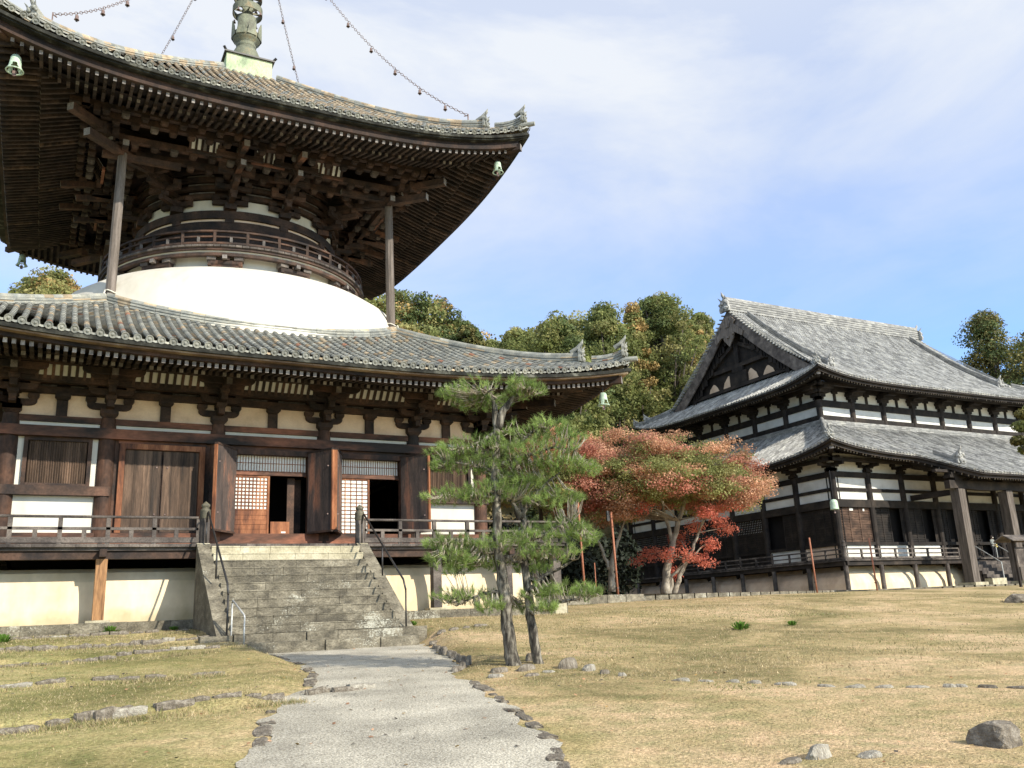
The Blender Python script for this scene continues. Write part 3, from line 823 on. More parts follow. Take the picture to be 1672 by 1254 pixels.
def bracket(mb, k, s, o0, z0, steps, reach, rise, w=.19, arm=.62, key='wood'):
    # base block then alternating wall arms and projecting arms
    mb.use(key); mb.rnd(.5); block(mb, k, s, o0, z0, .5, .26)
    z = z0 + .26
    for i in range(steps):
        o = o0 + reach * i
        mb.rnd(.6); prof_arm(mb, k, s - arm, s + arm, o - w / 2, o + w / 2, z, z + .19)
        for q in (-arm + .1, 0, arm - .1):
            mb.rnd(.8); block(mb, k, s + q, o, z + .19, .30, rise - .19)
        # projecting arm
        mb.rnd(.6); sbox(mb, k, s - w / 2, s + w / 2, o0 - .2, o + reach + .16, z + .004, z + .186)
        mb.rnd(.8); block(mb, k, s, o + reach, z + .19, .30, rise - .19)
        z += rise
    return z
# lower storey brackets
for k in range(4):
    for s in CO:
        mb = MB()
        corner = abs(s) > 7
        bracket(mb, k, s, H, 5.95, 3, .42, .36)
        mb.rnd(.4); prof_arm(mb, k, s - .85, s + .85, 8.60, 8.78, 7.0, 7.18)
        # tail rafter end poking out
        mb.use('wood', .2); sbeam(mb, k, (s, 7.5, 7.25), (s, 9.15, 6.98), .17, .2, 'woodgrey')
        if corner:
            sg = 1 if s > 0 else -1
            for j in range(3):
                mb.rnd(.5); mb.beam(S(k, s - sg * .2, H - .2, 6.3 + .36 * j), S(k, s + sg * (.55 + .4 * j), H + .55 + .4 * j, 6.3 + .36 * j), .2, .19, 'rafend')
            mb.beam(S(k, s, H, 7.3), S(k, s + sg * 2.1, H + 2.1, 7.02), .22, .24, 'rafend')
        mb.obj('bracket', PG)
    for (a, b) in zip(CO[:-1], CO[1:]):
        mm = (a + b) / 2
        mb = MB().use('wood'); mb.rnd(.3)
        sbox(mb, k, mm - .15, mm + .15, 7.38, 7.50, 5.94, 6.44); mb.rnd(.5); block(mb, k, mm, 7.46, 6.42, .42, .18)
        mb.obj('strut', PG)
        # striped coved boards between the brackets
        mb = MB(); u, v = a + .56, b - .56
        n = max(5, int((v - u) / .215)); n = n | 1
        w = (v - u) / n
        for i in range(n):
            s0, s1 = u + w * i, u + w * (i + 1)
            hcut = .14 * (i in (0, n - 1)) 
            z1 = 7.34 - hcut
            mb.use('hwhite', 0)
            f = (7.34 - hcut - 6.92) / .42
            mb.hexa([S(k, s0, 8.16, 6.90), S(k, s1, 8.16, 6.90), S(k, s1, 8.10, 6.92), S(k, s0, 8.10, 6.92),
                     S(k, s0, 8.16 + .34 * f, 6.90 + .42 * f), S(k, s1, 8.16 + .34 * f, 6.90 + .42 * f), S(k, s1, 8.10 + .34 * f, 6.92 + .42 * f), S(k, s0, 8.10 + .34 * f, 6.92 + .42 * f)])
            mb.use('wood', .8)
            for e in (s0,) + ((s1,) if i == n - 1 else ()):
                mb.beam(S(k, e, 8.17, 6.88), S(k, e, 8.52, 7.34), .085, .10, upv=(0, 0, 1))
        mb.obj('striped_cove', PG)
    mb = MB().use('wood')
    for (o, z) in ((8.12, 6.80), (8.68, 7.20)):
        mb.rnd(.4); sbox(mb, k, -o - .55, o + .55, o - .1, o + .1, z, z + .19)
    mb.use('wood', -.4)      # boards hiding the space above
    mb.poly([S(k, -7.9, 7.5, 7.15), S(k, 7.9, 7.5, 7.15), S(k, 8.1, 8.05, 6.97), S(k, -8.1, 8.05, 6.97)])
    mb.obj('purlin', PG)

# ---- bays
def plank_leaf(mb, p0, p1, z0, z1, th=.07, key='door', nb=4):
    p0, p1 = Vector(p0), Vector(p1)
    d = (p1 - p0); L = d.length; d.normalize(); nrm = Vector((d.y, -d.x, 0))
    def bx(a, b, z0, z1, t0, t1):
        q = [p0 + d * a + nrm * t0, p0 + d * b + nrm * t0, p0 + d * b + nrm * t1, p0 + d * a + nrm * t1]
        mb.hexa([(v.x, v.y, z0) for v in q] + [(v.x, v.y, z1) for v in q])
    mb.use(key)
    for i in range(nb):
        mb.rnd(.6); bx(L * i / nb + .003, L * (i + 1) / nb - .003, z0, z1, -th / 2, th / 2 + random.uniform(-.002, .002))
    mb.use('wood', .3)
    bx(-.02, L + .02, z1, z1 + .07, -th / 2 - .02, th / 2 + .02)
    bx(-.02, L + .02, z0 - .06, z0, -th / 2 - .02, th / 2 + .02)
    mb.use('jamb' if key == 'doordark' else 'wood', .2); bx(L - .0, L + .05, z0, z1, -th / 2 - .012, th / 2 + .012)
    for z in (z0 + .5, z1 - .5):
        for e in (L - .14,):
            mb.use('rust', .3)
            for t_ in (-th / 2 - .012, th / 2 + .012):
                q = p0 + d * e + nrm * t_
                mb.box(q.x - .02, q.x + .02, q.y - .012, q.y + .012, z - .02, z + .02)
def lattice(mb, k, s0, s1, o, z0, z1, ns, nz_, wood='jamb', bar=.02, paper='paper', papert=0):
    mb.use(paper, papert); sbox(mb, k, s0, s1, o - .012, o - .004, z0, z1)
    mb.use(wood, 0)
    for i in range(ns + 1):
        s = s0 + (s1 - s0) * i / ns; sbox(mb, k, s - bar / 2, s + bar / 2, o - .002, o + .018, z0, z1)
    for i in range(nz_ + 1):
        z = z0 + (z1 - z0) * i / nz_; sbox(mb, k, s0, s1, o - .003, o + .021, z - bar / 2, z + bar / 2)
def frame(mb, k, s0, s1, z0, z1, o0, o1, w, key='jamb'):
    mb.use(key); mb.rnd(.3)
    sbox(mb, k, s0, s0 + w, o0, o1, z0, z1); mb.rnd(.3)
    sbox(mb, k, s1 - w, s1, o0, o1, z0, z1); mb.rnd(.3)
    sbox(mb, k, s0 + w, s1 - w, o0, o1 - .004, z1 - w, z1)
for k in range(4):
    for bay, (a, b) in enumerate(zip(CO[:-1], CO[1:])):
        a_, b_ = a + .22, b - .22
        if bay in (0, 4):
            mb = MB().use('white', 0); sbox(mb, k, a_, b_, 7.38, 7.44, 2.541, 3.60); mb.obj('plaster_panel', PG)
            mb = MB().use('wood', .8); sbox(mb, k, a - .16, b + .16, 7.36, 7.70, 3.60, 3.87); mb.obj('window_sill_beam', PG)
            mb = MB().use('wood', .3)
            u, v = a_ + .165, b_ - .165
            frame(mb, k, u, v, 3.871, 5.299, 7.34, 7.56, .11, 'wood')
            mb.use('wood', .8); sbox(mb, k, u + .11, v - .11, 7.36, 7.58, 3.871, 3.95)
            w_ = mb.obj('window', PG)
            mb = MB().use('white', 0)
            sbox(mb, k, a_, u - .003, 7.40, 7.46, 3.872, 5.298); mb.obj('plaster_strip', PG)
            mb = MB().use('white', 0); sbox(mb, k, v + .003, b_, 7.40, 7.46, 3.872, 5.298); mb.obj('plaster_strip', PG)
            mb = MB()
            n = 24
            for i in range(n):
                s = u + .13 + (v - u - .26) * (i + .5) / n
                mb.use('door', random.uniform(-.6, .5))
                q = .03
                b0 = len(mb.v)
                for z in (3.95, 5.19):
                    for (ds, do) in ((-q, 0), (0, q), (q, 0), (0, -q)): mb.v.append(S(k, s + ds, 7.46 + do, z))
                for j in range(4): mb.face((b0 + j, b0 + (j + 1) % 4, b0 + 4 + (j + 1) % 4, b0 + 4 + j))
            mb.obj('window_bars', w_)
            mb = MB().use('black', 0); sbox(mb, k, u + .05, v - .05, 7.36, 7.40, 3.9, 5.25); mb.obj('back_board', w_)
        else:
            # door opening in a heavy frame
            opn = {1: (-4.36, -2.24), 2: (-1.16, 1.16), 3: (2.24, 4.36)}[bay]
            mb = MB(); u, v = opn
            frame(mb, k, u - .16, v + .16, 2.541, 5.20, 7.36, 7.62, .16, 'jamb' if bay == 1 else 'woodred')
            mb.use('woodred', -.2); sbox(mb, k, a_ + .0, u - .163, 7.38, 7.50, 2.541, 5.298); sbox(mb, k, v + .163, b_, 7.38, 7.50, 2.541, 5.298)
            mb.use('woodh', -.3); sbox(mb, k, u - .2, v + .2, 7.36, 7.56, 5.201, 5.298)
            dr = mb.obj('doorway', PG)
            if k == 0 and bay in (2, 3):
                # hinged leaves folded outward
                mid = {2: (-1.90, 1.68), 3: (1.80, 4.98)}[bay]
                for hs, fs in ((u, mid[0]), (v, mid[1])):
                    mb = MB(); plank_leaf(mb, S(k, hs, 7.66, 0), S(k, fs, 8.56, 0), 2.58, 5.12, key='doordark', nb=3)
                    mb.obj('door_leaf', dr)
                mb = MB(); frame(mb, k, u, v, 4.40, 4.52, 7.30, 7.40, .06, 'jamb'); mb.use('woodh', .4); sbox(mb, k, u, v, 7.29, 7.41, 4.41, 4.53)
                lattice(mb, k, u + .02, v - .02, 7.34, 4.55, 5.06, 26, 2, 'jamb', .016, 'paper', -.4)
                mb.obj('transom_lattice', dr)
                if bay == 2:
                    mb = MB(); frame(mb, k, u, -.02, 2.541, 4.41, 7.30, 7.37, .06); lattice(mb, k, u + .05, -.08, 7.33, 3.32, 4.35, 9, 9, 'jamb', .034)
                    mb.use('jamb')
                    for i in range(5):
                        mb.rnd(.4); sbox(mb, k, u + .06, -.08, 7.31, 7.355 - .004 * (i % 2), 2.56 + .145 * i, 2.56 + .145 * (i + 1) - .008)
                    mb.use('jamb', .4); sbox(mb, k, u + .06, -.08, 7.30, 7.36, 3.285, 3.32)
                    mb.obj('sliding_screen', dr)
                    mb = MB().use('jamb', .2); sbox(mb, k, .02, .62, 7.40, 7.44, 2.545, 2.93); mb.use('paper', 0); sbox(mb, k, .36, .50, 7.441, 7.446, 2.57, 2.62); mb.obj('low_barrier_board', dr)
                    mb = MB().use('wood', 1.2); sbox(mb, k, .62, .86, 7.0, 7.05, 2.5, 4.4); sbox(mb, k, .93, 1.14, 6.7, 6.76, 2.5, 4.4); mb.obj('inner_door', dr)
                else:
                    mb = MB(); frame(mb, k, u, 3.32, 2.541, 4.41, 7.30, 7.37, .05); lattice(mb, k, u + .05, 3.27, 7.33, 2.58, 4.36, 5, 14, 'jamb', .022)
                    mb.obj('sliding_screen', dr)
            else:
                mid = (u + v) / 2
                for (p, q) in ((u + .01, mid - .012), (mid + .012, v - .01)):
                    mb = MB(); a0, a1 = S(k, p, 7.47, 0), S(k, q, 7.47, 0)
                    if q > mid: a0, a1 = a1, a0
                    plank_leaf(mb, a0, a1, 2.60, 5.02, key='door', nb=4); mb.obj('door_leaf', dr)
# dark interior
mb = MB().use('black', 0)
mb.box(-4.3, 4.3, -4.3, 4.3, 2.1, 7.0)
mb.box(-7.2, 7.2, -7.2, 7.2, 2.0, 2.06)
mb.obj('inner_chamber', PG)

# ---------------------------------------------------------------- tiled roof machinery
def tiled_face(mb, P, L, D, sp, rad, keyf, tile=.36, nseg=6, hip=True, step=.26, rows_to=None, disc=True, smin=None, smax=None, dmaxf=None):
    """P(s,d)->(x,y,z). s along the eave, d inward from the eave."""
    n = int(L / sp)
    def dm(s):
        if dmaxf: return dmaxf(s)
        return max(0.0, min(D, L - abs(s))) if hip else D
    ss = [i * sp for i in range(-n, n + 1)]
    lim = [-L] + ss + [L]
    for a, b in zip(lim[:-1], lim[1:]):
        da, db = dm(a), dm(b)
        if max(da, db) < .02: continue
        d0 = 0.0; top = max(da, db)
        while d0 < top - 1e-4:
            d1 = min(d0 + step, top)
            pa0, pb0 = P(a, min(d0, da)), P(b, min(d0, db))
            pa1, pb1 = P(a, min(d1 + .02, da)), P(b, min(d1 + .02, db))
            keyf(mb, (a + b) / 2, d0); mb.tint = mb.tint * .8 + .05
            mb.poly([(pa0[0], pa0[1], pa0[2] + .06), (pb0[0], pb0[1], pb0[2] + .06), (pb1[0], pb1[1], pb1[2] + .03), (pa1[0], pa1[1], pa1[2] + .03)])
            d0 = d1
        # pan tile lip
        p0, p1 = Vector(P(a, 0)), Vector(P(b, 0)); q = Vector(P((a + b) / 2, 0))
        keyf(mb, a, 0)
        inn = (Vector(P(a, .3)) - p0); inn.z = 0
        if inn.length > 1e-6: inn = inn.normalized() * .02
        mb.poly([p0 + Vector((0, 0, .045)), q + Vector((0, 0, .0)), p1 + Vector((0, 0, .045)), p1 - Vector((0, 0, .02)), q - Vector((0, 0, .06)), p0 - Vector((0, 0, .02))])
    for s in ss:
        D_ = dm(s)
        if D_ < .25: continue
        nt_ = max(1, round(D_ / tile)); dl = D_ / nt_
        p0 = Vector(P(s, 0)); pe = Vector(P(s + .05, 0)); la = (pe - p0); la.z = 0; la.normalize()
        for i in range(nt_):
            a, b = Vector(P(s, i * dl)), Vector(P(s, (i + 1) * dl + .02))
            t = (b - a).normalized(); u = la.cross(t)
            if u.z < 0: u = -u
            keyf(mb, s, i * dl)
            b0 = len(mb.v)
            for (c, r_) in ((a, rad), (b, rad * .86)):
                for j in range(nseg + 1):
                    th = PI * j / nseg
                    mb.v.append(tuple(c + la * math.cos(th) * r_ + u * (math.sin(th) * r_ + rad * .25)))
            for j in range(nseg):
                mb.face((b0 + j, b0 + j + 1, b0 + nseg + 2 + j, b0 + nseg + 1 + j))
            if i == 0 and disc:
                mb.use('tile' if rad > .09 else 'htile', random.uniform(-.9, .4) if rad > .09 else random.uniform(-.2, .8))
                out = -t; c = a + out * .03 + u * rad * .30; R_ = rad * 1.12; nn = 12
                rings = ((R_, -.06), (R_, 0), (R_ * .80, 0.0), (R_ * .72, -.02), (R_ * .34, -.015), (R_ * .2, .012))
                b0 = len(mb.v)
                for (r_, h) in rings:
                    for j in range(nn):
                        th = 2 * PI * j / nn
                        mb.v.append(tuple(c + la * math.cos(th) * r_ + u * math.sin(th) * r_ + out * h))
                for q in range(len(rings) - 1):
                    for j in range(nn):
                        j2 = (j + 1) % nn
                        mb.face((b0 + q * nn + j, b0 + q * nn + j2, b0 + (q + 1) * nn + j2, b0 + (q + 1) * nn + j))
                mb.face(tuple(b0 + (len(rings) - 1) * nn + j for j in range(nn)))
def ridge(mb, pts, w, h, layers=6, cap=.10, keyf=None, capr=None):
    pts = [Vector(p) for p in pts]
    lh = h / layers
    for i in range(layers):
        ww = w * (1.0 if i % 2 == 0 else .84) * (1 - .12 * i / layers)
        for a, b in zip(pts[:-1], pts[1:]):
            n = max(1, int((b - a).length / .5))
            for j in range(n):
                p, q = a.lerp(b, j / n), a.lerp(b, (j + 1) / n)
                if keyf: keyf(mb, p.x * 3 + i, j)
                mb.sweep([p, q], [(-ww / 2, lh * i - .03), (ww / 2, lh * i - .03), (ww / 2, lh * (i + 1) - .03 - .008), (-ww / 2, lh * (i + 1) - .03 - .008)])
    r_ = capr or w * .36
    for a, b in zip(pts[:-1], pts[1:]):
        n = max(1, round((b - a).length / .38))
        for j in range(n):
            p, q = a.lerp(b, j / n), a.lerp(b, (j + 1) / n)
            if keyf: keyf(mb, p.x * 5, j)
            sec = [(r_ * math.cos(PI * t / 6), h - .03 + r_ * math.sin(PI * t / 6)) for t in range(7)]
            mb.sweep([p, q], sec)
def ridge_end(mb, p, d, sc, key='tile'):
    """ogre tile: shield plate with curls, horns and an upturned pointed tip"""
    p = Vector(p); d = Vector((d[0], d[1], 0)).normalized(); a = Vector((d.y, -d.x, 0))
    mb.use(key, .1)
    def pl(pts, t0, t1):
        b = len(mb.v); n = len(pts)
        for t in (t0, t1):
            for (l, z) in pts: mb.v.append(tuple(p + a * l * sc + d * t * sc + Vector((0, 0, z * sc))))
        mb.face(tuple(b + i for i in range(n))); mb.face(tuple(b + n + i for i in reversed(range(n))))
        for i in range(n): mb.face((b + i, b + n + i, b + n + (i + 1) % n, b + (i + 1) % n))
    pl([(-.34, 0), (.34, 0), (.38, .18), (.30, .30), (.33, .45), (.20, .62), (.10, .66), (0, .74), (-.10, .66), (-.20, .62), (-.33, .45), (-.30, .30), (-.38, .18)], -.06, .05)
    rr = random.Random(5)
    for i in range(15):
        x, z = rr.uniform(-.27, .27), rr.uniform(.06, .58)
        c = p + a * x * sc + d * .08 * sc + Vector((0, 0, z * sc)); r_ = sc * rr.uniform(.06, .10)
        mb.tint = rr.uniform(-.4, .4)
        mb.lathe([(0, -r_), (r_ * .7, -r_ * .7), (r_, 0), (r_ * .7, r_ * .7), (0, r_)], c, 7)
    for sg in (-1, 1):
        pts = [p + a * sg * (.16 + .12 * t) * sc + d * (.05 + .10 * t) * sc + Vector((0, 0, (.60 + .26 * t - .05 * t * t) * sc)) for t in (0, .5, 1)]
        mb.tube(pts, [.05 * sc, .035 * sc, .008 * sc], 6)
    # upturned pointed tip rising behind the plate
    pts = [p - d * .45 * sc + Vector((0, 0, .50 * sc)), p - d * .15 * sc + Vector((0, 0, .66 * sc)), p + d * .08 * sc + Vector((0, 0, .92 * sc)), p + d * .13 * sc + Vector((0, 0, 1.08 * sc))]
    mb.tint = 0
    mb.tube(pts, [.13 * sc, .12 * sc, .07 * sc, .012 * sc], 8)

def tkey(mb, s, d):
    r_ = random.random()
    mb.use('tile' if r_ < .86 else ('tilewarm' if r_ < .985 else 'tilered')); mb.tint = random.uniform(-.8, .8)
def tkey_up(mb, s, d):
    r_ = random.random()
    mb.use('tilewarm' if (d > .2 and r_ < .72) else 'tile'); mb.tint = random.uniform(-.6, .8)

def make_roof(name, E, zc, up_h, prof, D, key, expn, k_rad=.10, sp=.325):
    def P(k):
        def f(s, d):
            ss = min(1.0, abs(s) / E)
            z = zc + prof(d) + up_h * ss ** expn * max(0.0, 1 - d / (D * 1.05))
            return S(k, s, E - d + .10 * ss ** 4, z)
        return f
    return P
# lower roof
EL, ZL = 11.5, 7.26
lp = lambda d: .42 * d + .012 * d * d
lowP = make_roof('lower', EL, ZL, .93, lp, 6.6, tkey, 3.4)
mb = MB()
for k in range(4): tiled_face(mb, lowP(k), EL, 6.4, .302, .093, tkey, dmaxf=lambda s: max(0.0, min(6.4, EL - abs(s), EL - math.sqrt(max(0, 7.15 ** 2 - s * s)) if abs(s) < 5.2 else 99)))
lroof = mb.obj('lower_roof', PG, smooth=False)
EU, ZU = 9.2, 16.98
up_ = lambda d: .656 * d + .011 * d * d
upP = make_roof('upper', EU, ZU, 1.22, up_, 8.4, tkey_up, 3.5)
mb = MB()
for k in range(4): tiled_face(mb, upP(k), EU, 8.2, .325, .095, tkey_up)
uroof = mb.obj('upper_roof', PG, smooth=False)
def hips(Pf, E, D0, D1, D2, kf, par, w=.36, h=.30):
    # main hip ridge from the top down to D1, lower hip ridge from D1 to D2 near the corner
    for k in range(4):
        mb = MB()
        def hp(d, lift=0):
            p = Vector(Pf(k)(E - d, d)); p.z += lift; return p
        a = [hp(D0 + (D1 - D0) * i / 10, -.05 + .10 * (i / 10) ** 6) for i in range(11)]
        ridge(mb, a, w, h, 6, keyf=kf)
        c = Vector(S(k, 1, 1, 0)); 
        ro = mb.obj('hip_ridge', par)
        mb = MB(); ridge_end(mb, a[-1] + Vector((0, 0, .02)), (c.x, c.y), .80); mb.obj('ridge_end_tile', ro)
        mb = MB()
        b = [hp(D1 - .28 + (D2 - D1 + .28) * i / 6, .0 + .22 * (i / 6) ** 3) for i in range(7)]
        ridge(mb, b, w * .82, h * .8, 5, keyf=kf)
        ro = mb.obj('hip_ridge', par)
        mb = MB(); ridge_end(mb, b[-1] + Vector((0, 0, -.02)), (c.x, c.y), .74)
        p = hp(.0, .02); q = p + Vector((c.x, c.y, 0)).normalized() * .22 + Vector((0, 0, .06))
        mb.use('tile', .3); mb.tube([hp(.4, .08), p + Vector((0, 0, .06)), q], [.11, .10, .085], 10)
        mb.obj('ridge_end_tile', ro)
hips(lowP, EL, 6.3, 1.25, .16, tkey, lroof)
hips(upP, EU, 8.0, 1.25, .16, tkey_up, uroof)
# ridge against the dome
mb = MB()
for k in range(4):
    pts = []
    for i in range(15):
        s = -5.05 + 10.1 * i / 14
        o = math.sqrt(max(7.22 ** 2 - s * s, 0)); d = EL - o
        p = Vector(lowP(k)(s, d)); p.z += .03; pts.append(p)
    ridge(mb, pts, .34, .26, 5, keyf=tkey_up, capr=.10)
mb.obj('dome_foot_ridge', lroof)

# ---- eave boards and rafters under both roofs
def eaves(Pf, E, par, fly_tip, fly_in, base_tip, base_in, zf_tip, zf_in, zb_tip, zb_in, uph, expn, sp=.245, white=.55, lift=1.0):
    for k in range(4):
        def u(s, o):
            return uph * min(1.15, (abs(s) / E)) ** expn * max(0, min(1, (o - base_in + .6) / (E - base_in))) 
        mb = MB()
        n = 46
        # boards stacked under the tiles (section given as o, z at mid span)
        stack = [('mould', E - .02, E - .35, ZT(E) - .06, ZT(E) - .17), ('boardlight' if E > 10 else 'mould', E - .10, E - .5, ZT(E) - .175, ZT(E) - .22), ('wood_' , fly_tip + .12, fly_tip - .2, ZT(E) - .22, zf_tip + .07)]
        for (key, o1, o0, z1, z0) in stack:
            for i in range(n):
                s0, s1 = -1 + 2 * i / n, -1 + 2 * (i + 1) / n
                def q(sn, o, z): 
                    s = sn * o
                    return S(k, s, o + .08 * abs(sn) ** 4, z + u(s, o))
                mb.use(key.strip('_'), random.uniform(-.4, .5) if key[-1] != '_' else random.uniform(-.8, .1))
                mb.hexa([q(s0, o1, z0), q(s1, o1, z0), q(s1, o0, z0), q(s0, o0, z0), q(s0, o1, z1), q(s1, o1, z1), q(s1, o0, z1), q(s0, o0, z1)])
        # soffit boards above rafters
        def soff(o1, z1, o0, z0, key):
            for i in range(n):
                s0, s1 = -1 + 2 * i / n, -1 + 2 * (i + 1) / n
                mb.use(key, -.3)
                mb.poly([S(k, s0 * o1, o1, z1 + u(s0 * o1, o1)), S(k, s1 * o1, o1, z1 + u(s1 * o1, o1)), S(k, s1 * o0, o0, z0 + u(s1 * o0, o0)), S(k, s0 * o0, o0, z0 + u(s0 * o0, o0))])
        soff(fly_tip + .1, zf_tip + .075, fly_in, zf_in + .075, 'raf')
        soff(base_tip + .1, zb_tip + .075, base_in, zb_in + .075, 'raf')
        mb.obj('eave_boards', par)
        for (nm, ot, oi, zt, zi, ww, hh, pw) in (('flying_rafters', fly_tip, fly_in, zf_tip, zf_in, .10, .13, .55), ('base_rafters', base_tip, base_in, zb_tip, zb_in, .105, .125, .25)):
            mb = MB(); m_ = int(ot / sp)
            for i in range(-m_, m_ + 1):
                s = i * sp + .0; 
                oi_ = max(oi, abs(s) + .05)
                if oi_ > ot - .15: continue
                zi_ = zi + (zt - zi) * (oi_ - oi) / (ot - oi)
                if random.random() < .02: mb.use('door', .2)
                else: mb.use('raf', random.uniform(-.6, .7))
                mb.beam(S(k, s, oi_, zi_ + u(s, oi_)), S(k, s, ot, zt + u(s, ot)), ww, hh, 'rafend' if random.random() < (.97 if pw > .5 else .55) else None)
            mb.obj(nm, par)
    # corner hip rafters
    for k in range(4):
        mb = MB().use('wood', .3)
        mb.beam(S(k, base_in, base_in, zb_in + .0), S(k, base_tip + .25, base_tip + .25, zb_tip + uph * .72), .24, .28, 'rafend')
        mb.beam(S(k, base_tip - .7, base_tip - .7, zb_tip + uph * .62 + .18), S(k, fly_tip + .22, fly_tip + .22, zf_tip + uph * .93), .22, .24, 'rafend')
        mb.obj('corner_rafter', par)
ZT = lambda E: ZL if E > 10 else ZU
eaves(lowP, EL, lroof, 11.05, 9.3, 10.0, 7.5, 6.86, 7.16, 6.93, 7.55, .78, 3.2, sp=.2)
eaves(upP, EU, uroof, 8.75, 7.2, 7.6, 3.6, 16.42, 16.84, 16.62, 18.05, 1.05, 3.2, sp=.262)

# ---------------------------------------------------------------- dome, balcony, neck
mb = MB().use('white', 0)
mb.lathe([(7.5, 8.9), (7.32, 9.6), (7.18, 10.4), (6.95, 11.05), (6.55, 11.62), (6.0, 12.0), (5.3, 12.24), (4.84, 12.30), (4.82, 12.32), (4.66, 12.32), (4.66, 12.95)], n=96)
mb.obj('dome', PG, smooth=True)
bal = MB().use('woodgrey', -.2)
bal.use('wood', .9); bal.lathe([(4.95, 12.80), (5.13, 12.80), (5.13, 12.92), (4.95, 12.92), (4.95, 12.80)], n=72)
bal.use('paper', -.6); bal.lathe([(5.04, 12.921), (5.10, 13.0), (5.02, 13.0)], n=72)
bal.use('wood', .9)
bal.lathe([(3.9, 13.0), (5.20, 13.0), (5.20, 13.10), (3.9, 13.10)], n=72)
n = 130
for i in range(n):
    th = 2 * PI * i / n; c, s_ = math.cos(th), math.sin(th)
    bal.use('woodgrey', random.uniform(-.8, .2))
    bal.beam((c * 4.9, s_ * 4.9, 13.14), (c * 5.27, s_ * 5.27, 13.14), .235, .075)
bo_ = bal.obj('balcony', PG)
mb = MB().use('wood', .6)
for (r_, z, w) in ((5.14, 13.74, .05), (5.14, 13.52, .04), (5.14, 13.27, .055)):
    mb.lathe([(r_ - w, z - w * .7), (r_ + w, z - w * .7), (r_ + w, z + w * .7), (r_ - w, z + w * .7), (r_ - w, z - w * .7)], n=72)
for i in range(28):
    th = 2 * PI * (i + .5) / 28; c, s_ = math.cos(th) * 5.14, math.sin(th) * 5.14
    mb.rnd(.4); mb.beam((c, s_, 13.17), (c, s_, 13.70), .10, .10)
    th += PI / 28; c, s_ = math.cos(th) * 5.14, math.sin(th) * 5.14
    mb.use('rafend', -.9); mb.beam((c, s_, 13.30), (c, s_, 13.50), .12, .10); mb.use('wood', .6)
mb.obj('balcony_railing', bo_)
for i in range(12):
    th = R(15 + 30 * i) - PI / 2; c, s_ = math.cos(th), math.sin(th); a = Vector((-s_, c, 0)); rd = Vector((c, s_, 0))
    mb = MB().use('woodred' if i in (11,) else 'wood', .4)
    b = rd * 4.86
    mb.beam(b - a * .24 + Vector((0, 0, 12.40)), b + a * .24 + Vector((0, 0, 12.40)), .22, .13)
    mb.beam(b - a * .60 + Vector((0, 0, 12.57)), b + a * .60 + Vector((0, 0, 12.57)), .26, .20)
    mb.beam(b - a * .48 + Vector((0, 0, 12.48)), b + a * .48 + Vector((0, 0, 12.48)), .26, .12)
    mb.rnd(.5)
    for q in (-.48, 0, .48):
        cc = b + a * q + Vector((0, 0, 12.76)); mb.use('woodgrey' if q else 'wood'); mb.rnd(.6); mb.beam(cc - a * .16, cc + a * .16, .34, .18)
    mb.beam(rd * 4.6 + Vector((0, 0, 12.74)), rd * 5.2 + Vector((0, 0, 12.74)), .16, .14, 'rafend')
    mb.obj('balcony_bracket', PG)
mb = MB().use('wood', -.2)
mb.lathe([(3.86, 13.1), (3.86, 14.36)], n=72)
mb.use('wood', .2)
mb.lathe([(3.86, 14.34), (4.0, 14.34), (4.0, 14.67), (3.86, 14.67)], n=72)
mb.lathe([(3.84, 14.79), (4.03, 14.79), (4.05, 15.10), (3.84, 15.10)], n=72)
mb.use('cream', 0); mb.lathe([(3.93, 14.66), (3.93, 14.80)], n=72)
mb.use('white', 0); mb.lathe([(3.88, 15.10), (3.88, 15.60)], n=72)
mb.use('wood', -.5); mb.lathe([(3.84, 15.6), (3.84, 18.6)], n=48)
for i in range(12):
    th = R(15 + 30 * i) - PI / 2
    mb.use('wood', .4); mb.beam((math.cos(th) * 3.8, math.sin(th) * 3.8, 14.73), (math.cos(th) * 4.02, math.sin(th) * 4.02, 14.73), .34, .22)
mb.obj('round_neck', PG)
